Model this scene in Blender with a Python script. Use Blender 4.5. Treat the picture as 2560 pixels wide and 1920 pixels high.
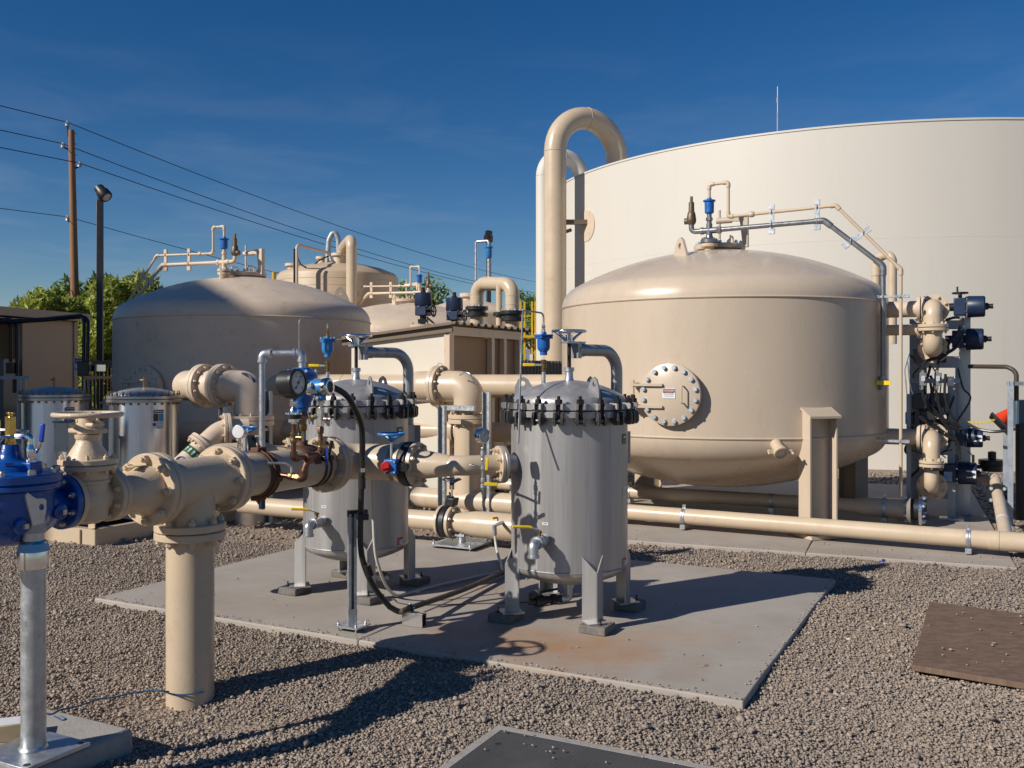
import bpy, math, random
import numpy as np
from mathutils import Vector, Matrix, Quaternion

R = math.radians
random.seed(7)
for o in list(bpy.data.objects):
    bpy.data.objects.remove(o)
SC = bpy.context.scene
COL = SC.collection

# ------------------------------------------------------------------ camera
F, HOR, H = 2350.0, 930.0, 1.5          # focal length in photo pixels, horizon row, eye height
cam = bpy.data.objects.new('camera', bpy.data.cameras.new('camera'))
COL.objects.link(cam)
cam.location = (0, 0, H)
cam.rotation_euler = (R(90), 0, 0)
cam.data.sensor_width = 36
cam.data.lens = 36 * F / 2560
cam.data.shift_y = (HOR - 960) / 2560
cam.data.clip_start = 0.05
cam.data.clip_end = 2000
SC.camera = cam

# ------------------------------------------------------------------ sky and sun
SUN = Vector((1.40, 0.83, -1.0)).normalized()       # direction the light travels
elev = math.asin(-SUN.z)
world = bpy.data.worlds.new('World')
SC.world = world
world.use_nodes = True
wn, wl = world.node_tree.nodes, world.node_tree.links
wn.clear()
w_out = wn.new('ShaderNodeOutputWorld')
w_bg = wn.new('ShaderNodeBackground')
w_bg.inputs[1].default_value = 0.070
sky = wn.new('ShaderNodeTexSky')
sky.sky_type = 'NISHITA'
sky.sun_disc = False
sky.sun_elevation = elev
sky.sun_rotation = math.atan2(-SUN.x, -SUN.y)
sky.altitude = 900
sky.air_density = 1.0
sky.dust_density = 0.25
sky.ozone_density = 3.0
# thin cirrus streaks
w_tc = wn.new('ShaderNodeTexCoord')
w_map = wn.new('ShaderNodeMapping')
w_map.inputs['Rotation'].default_value = (0, R(8), 0)
w_map.inputs['Scale'].default_value = (2.2, 2.2, 11)
w_noise = wn.new('ShaderNodeTexNoise')
w_noise.inputs['Scale'].default_value = 2.6
w_noise.inputs['Detail'].default_value = 7
w_noise.inputs['Roughness'].default_value = 0.55
w_noise.inputs['Distortion'].default_value = 0.5
w_ramp = wn.new('ShaderNodeMapRange')
w_ramp.inputs[1].default_value = 0.47
w_ramp.inputs[2].default_value = 0.80
w_ramp.inputs[4].default_value = 0.26
w_sep = wn.new('ShaderNodeSeparateXYZ')
w_hi = wn.new('ShaderNodeMapRange')          # cirrus only in the lower sky
w_hi.inputs[1].default_value = 0.34
w_hi.inputs[2].default_value = 0.12
w_mul = wn.new('ShaderNodeMath'); w_mul.operation = 'MULTIPLY'
w_mix = wn.new('ShaderNodeMix'); w_mix.data_type = 'RGBA'
w_mix.inputs[7].default_value = (5.6, 6.2, 7.4, 1)
wl.new(w_tc.outputs['Generated'], w_map.inputs[0])
wl.new(w_map.outputs[0], w_noise.inputs['Vector'])
wl.new(w_noise.outputs['Fac'], w_ramp.inputs[0])
wl.new(w_tc.outputs['Generated'], w_sep.inputs[0])
wl.new(w_sep.outputs[2], w_hi.inputs[0])
wl.new(w_ramp.outputs[0], w_mul.inputs[0])
wl.new(w_hi.outputs[0], w_mul.inputs[1])
wl.new(w_mul.outputs[0], w_mix.inputs[0])
w_hs = wn.new('ShaderNodeHueSaturation')
w_hs.inputs['Saturation'].default_value = 1.36
w_hs.inputs['Hue'].default_value = 0.507
wl.new(sky.outputs[0], w_hs.inputs['Color'])
wl.new(w_hs.outputs[0], w_mix.inputs[6])
wl.new(w_mix.outputs[2], w_bg.inputs[0])
wl.new(w_bg.outputs[0], w_out.inputs[0])

sun = bpy.data.objects.new('sun', bpy.data.lights.new('sun', 'SUN'))
COL.objects.link(sun)
sun.data.energy = 4.9
sun.data.angle = R(0.53)
sun.data.color = (1.0, 0.94, 0.85)
sun.location = (-6, -4, 12)
sun.rotation_euler = SUN.to_track_quat('-Z', 'Y').to_euler()

SC.view_settings.view_transform = 'Standard'
SC.view_settings.look = 'None'
SC.view_settings.exposure = 0.0
SC.view_settings.gamma = 1
SC.view_settings.use_curve_mapping = False
SC.render.engine = 'CYCLES'
SC.cycles.use_denoising = True
SC.cycles.max_bounces = 6
SC.cycles.diffuse_bounces = 3
SC.cycles.glossy_bounces = 4
SC.cycles.caustics_reflective = False
SC.cycles.caustics_refractive = False
SC.cycles.sample_clamp_indirect = 4

# ------------------------------------------------------------------ helpers
def V(x, y=None, z=None):
    return Vector(x) if y is None else Vector((x, y, z))
X, Y, Z = V(1, 0, 0), V(0, 1, 0), V(0, 0, 1)
D1 = V(.891, -.454, 0).normalized()     # site grid: long side of the filter slab
D2 = V(.454, .891, 0).normalized()      # site grid: short side, receding
U = V(.39, .92, 0).normalized()         # inlet pipe run
W = V(.92, -.39, 0).normalized()        # across the inlet pipe run

def at(px, py, depth):
    """world point seen at photo pixel (px, py) at a depth in metres"""
    return V((px - 1280) / F * depth, depth, H - (py - HOR) / F * depth)

def perp(ax):
    ax = ax.normalized()
    a = Z if abs(ax.z) < .9 else X
    e1 = ax.cross(a).normalized()
    return e1, ax.cross(e1).normalized()

def fillet(pts, r, k=6):
    pts = [V(p) for p in pts]
    out = [pts[0]]
    for i in range(1, len(pts) - 1):
        a, b, c = pts[i - 1], pts[i], pts[i + 1]
        d0, d1 = (a - b), (c - b)
        ang = d0.angle(d1)
        if ang > 3.1:
            out.append(b); continue
        t = min(r / math.tan(ang / 2), d0.length * .49, d1.length * .49)
        p0, p1 = b + d0.normalized() * t, b + d1.normalized() * t
        rr = t * math.tan(ang / 2)
        bis = (d0.normalized() + d1.normalized()).normalized()
        cen = b + bis * (rr / math.sin(ang / 2))
        v0, v1 = p0 - cen, p1 - cen
        for j in range(k + 1):
            s = j / k
            v = (v0 * (1 - s) + v1 * s)
            if v.length < 1e-9: continue
            out.append(cen + v.normalized() * rr)
    out.append(pts[-1])
    return out

def bez(p0, p1, p2, p3, n=14):
    p0, p1, p2, p3 = V(p0), V(p1), V(p2), V(p3)
    return [p0 * (1 - t) ** 3 + p1 * 3 * t * (1 - t) ** 2 + p2 * 3 * t * t * (1 - t) + p3 * t ** 3
            for t in [i / n for i in range(n + 1)]]

def smooth_path(pts, n=6):
    """Catmull-Rom through points"""
    pts = [V(p) for p in pts]
    q = [pts[0] * 2 - pts[1]] + pts + [pts[-1] * 2 - pts[-2]]
    out = []
    for i in range(1, len(q) - 2):
        a, b, c, d = q[i - 1], q[i], q[i + 1], q[i + 2]
        for j in range(n):
            t = j / n
            out.append(.5 * ((2 * b) + (c - a) * t + (2 * a - 5 * b + 4 * c - d) * t * t + (3 * b - a - 3 * c + d) * t ** 3))
    out.append(pts[-1])
    return out

class MB:
    def __init__(s): s.v = []; s.f = []
    def add(s, v, f):
        n = len(s.v); s.v += [V(p) for p in v]; s.f += [tuple(i + n for i in q) for q in f]; return s
    def lathe(s, prof, o, ax=Z, n=32, cap=True, ph=0.0):
        ax = ax.normalized(); e1, e2 = perp(ax); o = V(o); v = []; f = []; rows = []
        for t, r in prof:
            if r < 1e-6:
                rows.append([len(v)]); v.append(o + ax * t)
            else:
                rows.append(list(range(len(v), len(v) + n)))
                for i in range(n):
                    a = 2 * math.pi * i / n + ph
                    v.append(o + ax * t + (e1 * math.cos(a) + e2 * math.sin(a)) * r)
        for a, b in zip(rows, rows[1:]):
            for i in range(n):
                j = (i + 1) % n
                if len(a) == 1 and len(b) == 1: continue
                if len(a) == 1: f.append((a[0], b[j], b[i]))
                elif len(b) == 1: f.append((a[i], a[j], b[0]))
                else: f.append((a[i], a[j], b[j], b[i]))
        if cap:
            if len(rows[0]) > 1: f.append(tuple(reversed(rows[0])))
            if len(rows[-1]) > 1: f.append(tuple(rows[-1]))
        return s.add(v, f)
    def cyl(s, a, b, r, n=20, r2=None, ch=0.0):
        a, b = V(a), V(b); L = (b - a).length; r2 = r if r2 is None else r2
        p = [(0, r), (L, r2)] if ch <= 0 else [(0, r - ch), (ch, r), (L - ch, r2), (L, r2 - ch)]
        return s.lathe(p, a, b - a, n)
    def tube(s, path, r, n=12, cap=True):
        path = [V(p) for p in path]
        q = [path[0]]
        for p in path[1:]:
            if (p - q[-1]).length > 1e-5: q.append(p)
        path = q; m = len(path)
        rs = r if isinstance(r, (list, tuple)) else [r] * m
        tan = [(path[min(i + 1, m - 1)] - path[max(i - 1, 0)]).normalized() for i in range(m)]
        e1, e2 = perp(tan[0]); v = []; f = []
        for i in range(m):
            if i:
                ax = tan[i - 1].cross(tan[i])
                if ax.length > 1e-7:
                    rot = Quaternion(ax.normalized(), tan[i - 1].angle(tan[i]))
                    e1 = rot @ e1
                e1 = (e1 - tan[i] * e1.dot(tan[i])).normalized()
                e2 = tan[i].cross(e1)
            for k in range(n):
                a = 2 * math.pi * k / n
                v.append(path[i] + (e1 * math.cos(a) + e2 * math.sin(a)) * rs[i])
        for i in range(m - 1):
            for k in range(n):
                j = (k + 1) % n
                f.append((i * n + k, i * n + j, (i + 1) * n + j, (i + 1) * n + k))
        if cap:
            f.append(tuple(reversed(range(n)))); f.append(tuple(range((m - 1) * n, m * n)))
        return s.add(v, f)
    def box(s, c, size, ex=X, ey=Y, ez=None):
        c = V(c); ex = ex.normalized(); ey = ey.normalized(); ez = ex.cross(ey).normalized() if ez is None else ez
        a, b, d = size[0] / 2, size[1] / 2, size[2] / 2
        v = [c + ex * (i * a) + ey * (j * b) + ez * (k * d) for k in (-1, 1) for j in (-1, 1) for i in (-1, 1)]
        return s.add(v, [(0, 2, 3, 1), (4, 5, 7, 6), (0, 1, 5, 4), (2, 6, 7, 3), (0, 4, 6, 2), (1, 3, 7, 5)])
    def prism(s, pts, o, ex, ey, h):
        """polygon pts in plane (ex, ey) at o, extruded by h along ex x ey, centred"""
        o = V(o); ez = ex.cross(ey).normalized(); n = len(pts)
        v = [o + ex * p[0] + ey * p[1] - ez * (h / 2) for p in pts] + [o + ex * p[0] + ey * p[1] + ez * (h / 2) for p in pts]
        f = [tuple(reversed(range(n))), tuple(range(n, 2 * n))] + [(i, (i + 1) % n, n + (i + 1) % n, n + i) for i in range(n)]
        return s.add(v, f)
    def torus(s, c, ax, Rr, r, n=40, m=10):
        e1, e2 = perp(ax)
        c = V(c); v = []; f = []; ax = ax.normalized()
        for i in range(n):
            a = 2 * math.pi * i / n; d = e1 * math.cos(a) + e2 * math.sin(a)
            for j in range(m):
                b = 2 * math.pi * j / m
                v.append(c + d * (Rr + r * math.cos(b)) + ax * (r * math.sin(b)))
        for i in range(n):
            for j in range(m):
                f.append((i * m + j, ((i + 1) % n) * m + j, ((i + 1) % n) * m + (j + 1) % m, i * m + (j + 1) % m))
        return s.add(v, f)
    def ringplate(s, o, ax, r0, r1, th, n=40, ch=.003):
        """annular plate from o along ax by th"""
        return s.lathe([(0, r0), (0, r1 - ch), (ch, r1), (th - ch, r1), (th, r1 - ch), (th, r0), (0, r0)], o, ax, n, cap=False)
    def mesh(s, name, mat, org=None, smooth=True, ang=38):
        me = bpy.data.meshes.new(name)
        o = org if org is not None else V(0, 0, 0)
        me.from_pydata([tuple(p - o) for p in s.v], [], s.f)
        if mat: me.materials.append(mat)
        if smooth:
            me.shade_smooth(); me.set_sharp_from_angle(angle=R(ang))
        me.update()
        return me

ORG = {}
def _tag(o, label=None, cat=None, group=None, kind=None):
    if label: o['label'] = label
    if cat: o['category'] = cat
    if group: o['group'] = group
    if kind: o['kind'] = kind
    return o
def thing(name, label, cat, loc, group=None):
    o = bpy.data.objects.new(name, None); COL.objects.link(o)
    o.location = V(loc); o.empty_display_size = .1
    ORG[o.name] = V(loc)
    return _tag(o, label, cat, group)
def part(name, mb, mat, parent, label=None, smooth=True, bev=0, ang=38):
    org = ORG[parent.name]
    o = bpy.data.objects.new(name, mb.mesh(name, mat, org, smooth, ang)); COL.objects.link(o)
    o.parent = parent; ORG[o.name] = org
    if label: o['label'] = label
    if bev: bevel(o, bev)
    return o
def solo(name, mb, mat, label=None, cat=None, group=None, kind=None, loc=None, smooth=True, bev=0, ang=38):
    if loc is None:
        c = sum(mb.v, V(0, 0, 0)) / len(mb.v); loc = V(c.x, c.y, min(p.z for p in mb.v))
    o = bpy.data.objects.new(name, mb.mesh(name, mat, V(loc), smooth, ang)); COL.objects.link(o)
    o.location = V(loc); ORG[o.name] = V(loc)
    if bev: bevel(o, bev)
    return _tag(o, label, cat, group, kind)
def bevel(o, w, seg=2):
    m = o.modifiers.new('bevel', 'BEVEL'); m.width = w; m.segments = seg; m.limit_method = 'ANGLE'; m.angle_limit = R(40)
    m.harden_normals = False
def inst(name, me, parent, pos, ax=Z, spin=0.0):
    """a part that shares mesh data (built along +Z at the origin)"""
    o = bpy.data.objects.new(name, me); COL.objects.link(o)
    o.parent = parent; o.location = V(pos) - ORG[parent.name]
    o.rotation_mode = 'QUATERNION'
    o.rotation_quaternion = ax.to_track_quat('Z', 'Y') @ Quaternion(Z, spin)
    ORG[o.name] = V(pos)
    return o
_bolts = {}
def bolt_mesh(s, mat, tail=.5):
    k = (round(s, 4), mat.name, tail)
    if k not in _bolts:
        m = MB().lathe([(0, s), (s * 1.05, s), (s * 1.3, s * .82)], (0, 0, 0), Z, 6)
        if tail: m.lathe([(s * 1.2, s * .5), (s * (1.3 + tail), s * .5), (s * (1.42 + tail), s * .38)], (0, 0, 0), Z, 8)
        _bolts[k] = m.mesh('bolt', mat, None, True, 30)
    return _bolts[k]
def bolts(parent, o, ax, rb, n, s, mat, ph=.5, tail=.5, name='bolt'):
    e1, e2 = perp(ax); me = bolt_mesh(s, mat, tail)
    for i in range(n):
        a = 2 * math.pi * (i + ph) / n
        inst(name, me, parent, V(o) + (e1 * math.cos(a) + e2 * math.sin(a)) * rb, ax, a)
def flange(parent, o, ax, r1, th, mat, n=8, bs=.013, r0=0.0, rb=None, bmat=None, heads=True):
    """flange whose mating face is at o and whose back (bolted) side looks along ax"""
    f = part('flange', MB().ringplate(o, ax, max(r0, .001), r1, th), mat, parent)
    if n and heads: bolts(f, V(o) + ax.normalized() * th, ax, rb or r1 * .84, n, bs, bmat or mat)
    return f
def text(name, s, size, o, ex, ey, mat, parent, off=0.0):
    cu = bpy.data.curves.new('text', 'FONT'); cu.body = s; cu.size = size; cu.align_x = 'CENTER'; cu.align_y = 'CENTER'
    cu.resolution_u = 2
    t = bpy.data.objects.new('text', cu)
    me = bpy.data.meshes.new_from_object(t)
    bpy.data.objects.remove(t); bpy.data.curves.remove(cu)
    org = ORG[parent.name]; ez = ex.cross(ey).normalized()
    vs = [V(o) + ex * v.co.x + ey * v.co.y + ez * off - org for v in me.vertices]
    fs = [tuple(p.vertices) for p in me.polygons]
    bpy.data.meshes.remove(me)
    m2 = bpy.data.meshes.new(name); m2.from_pydata([tuple(v) for v in vs], [], fs); m2.materials.append(mat)
    ob = bpy.data.objects.new(name, m2); COL.objects.link(ob); ob.parent = parent; ORG[ob.name] = org
    return ob
# ------------------------------------------------------------------ materials
def mat(name, col, rough=.5, metal=0.0, var=.06, scale=6.0, bump=0.0, bscale=60.0, rvar=.08, streak=None, spec=.5, col2=None, c2=(.55, .75), coat=0.0):
    m = bpy.data.materials.new(name); m.use_nodes = True
    nt = m.node_tree; n, l = nt.nodes, nt.links
    b = n['Principled BSDF']
    b.inputs['Metallic'].default_value = metal
    b.inputs['Specular IOR Level'].default_value = spec
    b.inputs['Coat Weight'].default_value = coat
    geo = n.new('ShaderNodeNewGeometry')
    mp = n.new('ShaderNodeMapping'); l.new(geo.outputs['Position'], mp.inputs[0])
    if streak: mp.inputs['Scale'].default_value = streak
    nz = n.new('ShaderNodeTexNoise'); nz.inputs['Scale'].default_value = scale; nz.inputs['Detail'].default_value = 6
    nz.inputs['Roughness'].default_value = .62
    l.new(mp.outputs[0], nz.inputs['Vector'])
    mx = n.new('ShaderNodeMix'); mx.data_type = 'RGBA'
    c = V(col)
    mx.inputs[6].default_value = (*[max(0, x * (1 - var)) for x in c], 1)
    mx.inputs[7].default_value = (*[min(1, x * (1 + var)) for x in c], 1)
    mr = n.new('ShaderNodeMapRange'); mr.inputs[1].default_value = .3; mr.inputs[2].default_value = .7
    l.new(nz.outputs['Fac'], mr.inputs[0]); l.new(mr.outputs[0], mx.inputs[0])
    out = mx.outputs[2]
    if col2 is not None:
        nz2 = n.new('ShaderNodeTexNoise'); nz2.inputs['Scale'].default_value = scale * 2.3; nz2.inputs['Detail'].default_value = 8
        nz2.inputs['Roughness'].default_value = .7
        l.new(mp.outputs[0], nz2.inputs['Vector'])
        m2 = n.new('ShaderNodeMapRange'); m2.inputs[1].default_value = c2[0]; m2.inputs[2].default_value = c2[1]
        l.new(nz2.outputs['Fac'], m2.inputs[0])
        mx2 = n.new('ShaderNodeMix'); mx2.data_type = 'RGBA'; mx2.inputs[7].default_value = (*col2, 1)
        l.new(out, mx2.inputs[6]); l.new(m2.outputs[0], mx2.inputs[0]); out = mx2.outputs[2]
    l.new(out, b.inputs['Base Color'])
    rr = n.new('ShaderNodeMapRange'); rr.inputs[1].default_value = .3; rr.inputs[2].default_value = .7
    rr.inputs[3].default_value = max(.03, rough - rvar); rr.inputs[4].default_value = min(1, rough + rvar)
    l.new(nz.outputs['Fac'], rr.inputs[0]); l.new(rr.outputs[0], b.inputs['Roughness'])
    if bump:
        nb = n.new('ShaderNodeTexNoise'); nb.inputs['Scale'].default_value = bscale; nb.inputs['Detail'].default_value = 3
        l.new(mp.outputs[0] if streak else geo.outputs['Position'], nb.inputs['Vector'])
        bp = n.new('ShaderNodeBump'); bp.inputs['Strength'].default_value = bump; bp.inputs['Distance'].default_value = .004
        l.new(nb.outputs['Fac'], bp.inputs['Height']); l.new(bp.outputs[0], b.inputs['Normal'])
    m['nodes'] = 1
    return m

TAN = mat('tan_paint', (.57, .452, .322), .32, var=.05, scale=3, bump=.15, bscale=90, rvar=.09, col2=(.47, .35, .228), c2=(.56, .8))
TANT = mat('tan_tank_paint', (.555, .452, .345), .27, var=.045, scale=1.4, streak=(1.6, 1.6, .5), bump=.06, bscale=30, rvar=.08, col2=(.495, .385, .28), c2=(.54, .8))
TAND = mat('tan_lifted_paint', (.64, .51, .385), .42, var=.05, scale=3, bump=.15, bscale=90, col2=(.42, .32, .23), c2=(.55, .8))  # same tan paint, lightened so the left tank's shaded side reads brighter
TAN2 = mat('tan_cast_iron_paint', (.62, .485, .335), .36, var=.05, scale=5, bump=.55, bscale=120, col2=(.49, .37, .25), c2=(.6, .8))
CREAM = mat('cream_tank_paint', (.62, .582, .515), .55, var=.018, scale=.8, streak=(1.5, 1.5, .2), bump=.05, bscale=2.5, col2=(.57, .53, .475), c2=(.58, .9))
CREAM2 = mat('cream_panel_paint', (.66, .60, .50), .5, var=.03, scale=1.5)
FRP = mat('tan_fiberglass', (.53, .41, .28), .48, var=.05, scale=2, streak=(.6, .6, 9), bump=.25, bscale=4)
STEEL = mat('blasted_steel', (.43, .415, .408), .40, metal=.5, var=.13, scale=2.0, streak=(6, 6, .22), bump=.05, bscale=200, rvar=.1, col2=(.30, .285, .275), c2=(.5, .75))
LUGS = mat('dark_clamp_steel', (.13, .128, .128), .38, metal=.6, var=.2, scale=20)
STEELD = mat('machined_steel', (.45, .44, .43), .35, metal=.8, var=.1, scale=12)
POLISH = mat('polished_stainless', (.88, .86, .83), .34, metal=1, var=.08, scale=3, streak=(5, 5, .3), bump=.10, bscale=5, rvar=.12)
_b = POLISH.node_tree.nodes['Principled BSDF']           # circumferential brushing
_b.inputs['Anisotropic'].default_value = .85
_b.inputs['Anisotropic Rotation'].default_value = .25
_t = POLISH.node_tree.nodes.new('ShaderNodeTangent'); _t.direction_type = 'RADIAL'; _t.axis = 'Z'
POLISH.node_tree.links.new(_t.outputs[0], _b.inputs['Tangent'])
GALV = mat('galvanised_steel', (.50, .52, .54), .40, metal=.75, var=.16, scale=28, rvar=.12, bump=.05, bscale=120)
GALVD = mat('dull_galvanised_strut', (.36, .39, .43), .5, metal=.5, var=.12, scale=20)
CHROME = mat('bright_steel', (.75, .75, .76), .16, metal=1, var=.04, scale=20)
ZINC = mat('zinc_plated_bolt', (.60, .68, .78), .33, metal=.55, var=.1, scale=40)
BLUE = mat('cobalt_valve_paint', (.004, .07, .32), .30, var=.12, scale=6, bump=.3, bscale=110, coat=.1, col2=(.005, .05, .25), c2=(.55, .8))
SKYB = mat('light_blue_valve_paint', (.035, .20, .50), .36, var=.08, scale=9, bump=.25, bscale=120)
MIDB = mat('air_valve_blue_paint', (.012, .115, .42), .35, var=.08, scale=9, bump=.2, bscale=120)
NAVY = mat('navy_actuator_paint', (.012, .027, .07), .4, var=.15, scale=9)
BLACK = mat('black_rubber', (.012, .012, .013), .5, var=.2, scale=20)
BLKM = mat('black_coated_metal', (.018, .018, .020), .38, var=.2, scale=20)
DKST = mat('blackened_bolt_steel', (.035, .030, .028), .5, metal=.6, var=.3, scale=30, col2=(.10, .05, .03), c2=(.6, .8))
BRASS = mat('aged_brass', (.27, .185, .085), .42, metal=.9, var=.2, scale=25)
BRASSY = mat('bright_brass', (.62, .42, .12), .28, metal=.95, var=.1, scale=25)
BRONZ = mat('bronze_relief_valve', (.17, .125, .075), .5, metal=.6, var=.25, scale=25)
COPPER = mat('weathered_copper', (.20, .105, .07), .42, metal=.85, var=.3, scale=30, col2=(.13, .07, .05), c2=(.5, .7))
RUST = mat('rusted_iron', (.14, .075, .045), .75, metal=.2, var=.3, scale=22, bump=.5, bscale=120, col2=(.07, .04, .03), c2=(.5, .7))
BRNP = mat('brown_pipe', (.095, .065, .05), .6, metal=.2, var=.25, scale=20, bump=.3, bscale=150)
YEL = mat('yellow_plastic', (.78, .55, .015), .4, var=.08, scale=20)
YELP = mat('yellow_safety_paint', (.60, .39, .02), .45, var=.08, scale=5)
REDP = mat('red_plastic', (.42, .012, .015), .4, var=.1, scale=30)
ORNG = mat('orange_cone_plastic', (.75, .06, .02), .45, var=.08, scale=9)
BLULEV = mat('blue_vinyl_grip', (.015, .06, .42), .35, var=.08, scale=20)
BLUTAPE = mat('pale_blue_tape', (.17, .40, .62), .5, var=.1, scale=30)
GRNH = mat('green_vinyl_grip', (.02, .12, .03), .45, var=.1, scale=20)
GRN = mat('green_label', (.012, .115, .035), .5, var=.1, scale=30)
WHT = mat('white_label', (.72, .72, .72), .5, var=.04, scale=30)
DARKLBL = mat('dark_label', (.045, .04, .045), .5, var=.1, scale=30)
CYANL = mat('cyan_label', (.04, .27, .48), .45, var=.05, scale=30)
BLUL = mat('blue_label', (.02, .08, .30), .5, var=.05, scale=30)
REDL = mat('red_label', (.40, .02, .025), .5, var=.05, scale=30)
INK = mat('black_ink', (.02, .02, .025), .6, var=.05, scale=30)
DIAL = mat('gauge_dial', (.60, .60, .58), .45, var=.05, scale=20, coat=.15)
HOSEW = mat('milky_hose', (.56, .53, .47), .45, var=.06, scale=14)
CONDB = mat('black_conduit', (.018, .018, .019), .38, var=.2, scale=14, bump=.1, bscale=200)
CONDBR = mat('brown_black_conduit', (.07, .05, .042), .55, var=.2, scale=14)
BOXG = mat('grey_enclosure_paint', (.16, .17, .18), .45, var=.06, scale=8)
BOXB = mat('slate_enclosure_paint', (.075, .12, .16), .45, var=.06, scale=6)
BEIGEB = mat('pale_enclosure_paint', (.60, .56, .47), .5, var=.05, scale=6, col2=(.44, .37, .28), c2=(.66, .85))
GREYW = mat('grey_ribbed_steel', (.24, .21, .18), .6, var=.1, scale=4, streak=(.3, .3, 12))
WOODP = mat('creosoted_pole_wood', (.27, .135, .065), .8, var=.25, scale=7, streak=(6, 6, .25), bump=.5, bscale=9, col2=(.08, .04, .024), c2=(.55, .75))
BARK = mat('grey_brown_bark', (.10, .075, .052), .9, var=.3, scale=9, bump=.6, bscale=20)
BOARD = mat('weathered_plywood', (.17, .108, .072), .75, var=.28, scale=5, bump=.3, bscale=40, col2=(.27, .17, .10), c2=(.56, .76), streak=(2.6, 5.2, 1))
BLOCKW = mat('pine_block', (.50, .37, .23), .7, var=.1, scale=5, streak=(1, 6, 6))
CHECK = None
GROUT = mat('dark_grout', (.17, .155, .14), .9, var=.2, scale=14, bump=.6, bscale=90, col2=(.10, .09, .08), c2=(.5, .75))
GALVK = mat('grey_steel_pipe', (.25, .255, .265), .36, metal=.7, var=.15, scale=20)
CONC2 = mat('aged_concrete_block', (.35, .325, .295), .85, var=.12, scale=7, bump=.5, bscale=70, col2=(.24, .20, .17), c2=(.55, .8))
STUCC2 = mat('tan_building_panel', (.50, .385, .27), .7, var=.05, scale=2, streak=(1, 1, .3))
STUCC = mat('brown_building_panel', (.36, .25, .155), .7, var=.06, scale=2)
ROOFM = mat('dark_roof_trim', (.16, .12, .085), .6, var=.1, scale=3)
LAMPB = mat('bronze_lamp_paint', (.02, .019, .021), .45, var=.15, scale=8)
LENS = mat('lamp_lens', (.5, .5, .48), .2, var=.05, scale=30)
WIRE = mat('wire_black', (.012, .012, .014), .6, var=.1, scale=4)
BLUEWIRE = mat('blue_wire', (.03, .10, .20), .5, var=.1, scale=40)
INSUL = mat('grey_insulator', (.35, .37, .40), .3, var=.1, scale=20)

def leaf_mat(name, c):
    m = bpy.data.materials.new(name); m.use_nodes = True
    n, l = m.node_tree.nodes, m.node_tree.links; b = n['Principled BSDF']
    at_ = n.new('ShaderNodeAttribute'); at_.attribute_name = 'tint'
    mx = n.new('ShaderNodeMix'); mx.data_type = 'RGBA'
    mx.inputs[6].default_value = (c[0] * .62, c[1] * .62, c[2] * .7, 1); mx.inputs[7].default_value = (c[0] * 1.5, c[1] * 1.38, c[2] * 1.1, 1)
    l.new(at_.outputs['Fac'], mx.inputs[0]); l.new(mx.outputs[2], b.inputs['Base Color'])
    b.inputs['Roughness'].default_value = .55
    tr = n.new('ShaderNodeBsdfTranslucent'); l.new(mx.outputs[2], tr.inputs[0])
    ms = n.new('ShaderNodeMixShader'); ms.inputs[0].default_value = .35
    l.new(b.outputs[0], ms.inputs[1]); l.new(tr.outputs[0], ms.inputs[2])
    l.new(ms.outputs[0], n['Material Output'].inputs[0])
    return m
LEAF = leaf_mat('willow_leaf', (.33, .39, .085))
LEAF2 = leaf_mat('dark_tree_leaf', (.17, .265, .075))

def concrete_mat(name, base, stain=None):
    m = mat(name, base, .85, var=.10, scale=2.2, bump=.25, bscale=140, col2=tuple(x * .82 for x in base), c2=(.52, .8))
    n, l = m.node_tree.nodes, m.node_tree.links; b = n['Principled BSDF']
    src = b.inputs['Base Color'].links[0].from_socket
    geo = n.new('ShaderNodeNewGeometry')
    def blend(src, colr, cx, cy, rx, ry, ang, amt, sc):
        mp = n.new('ShaderNodeMapping'); mp.vector_type = 'TEXTURE'
        mp.inputs['Location'].default_value = (cx, cy, 0); mp.inputs['Rotation'].default_value = (0, 0, ang)
        mp.inputs['Scale'].default_value = (rx, ry, 1)
        l.new(geo.outputs['Position'], mp.inputs[0])
        sep = n.new('ShaderNodeSeparateXYZ'); l.new(mp.outputs[0], sep.inputs[0])
        cmb = n.new('ShaderNodeCombineXYZ'); l.new(sep.outputs[0], cmb.inputs[0]); l.new(sep.outputs[1], cmb.inputs[1])
        ln = n.new('ShaderNodeVectorMath'); ln.operation = 'LENGTH'; l.new(cmb.outputs[0], ln.inputs[0])
        nz = n.new('ShaderNodeTexNoise'); nz.inputs['Scale'].default_value = sc; nz.inputs['Detail'].default_value = 7; nz.inputs['Roughness'].default_value = .65
        l.new(geo.outputs['Position'], nz.inputs['Vector'])
        a = n.new('ShaderNodeMath'); a.operation = 'MULTIPLY_ADD'; a.inputs[1].default_value = 1.9; 
        l.new(nz.outputs['Fac'], a.inputs[0]); l.new(ln.outputs['Value'], a.inputs[2])
        mr = n.new('ShaderNodeMapRange'); mr.inputs[1].default_value = 1.85; mr.inputs[2].default_value = 1.0; mr.inputs[4].default_value = amt
        l.new(a.outputs[0], mr.inputs[0])
        mx = n.new('ShaderNodeMix'); mx.data_type = 'RGBA'; mx.inputs[7].default_value = (*colr, 1)
        l.new(src, mx.inputs[6]); l.new(mr.outputs[0], mx.inputs[0]); return mx.outputs[2]
    for s in (stain or []): src = blend(src, *s)
    l.new(src, b.inputs['Base Color'])
    return m
CONC = concrete_mat('slab_concrete', (.375, .332, .288), [
    ((.38, .215, .115), .16, 4.95, .95, .5, -.47, .9, 4.5), ((.34, .225, .15), -.25, 6.4, 1.3, .7, -.47, .5, 2.0),
    ((.30, .245, .195), -1.6, 5.9, .9, .5, -.47, .5, 2.5), ((.40, .26, .16), .75, 5.1, .6, .35, .2, .5, 3.0)])
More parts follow.
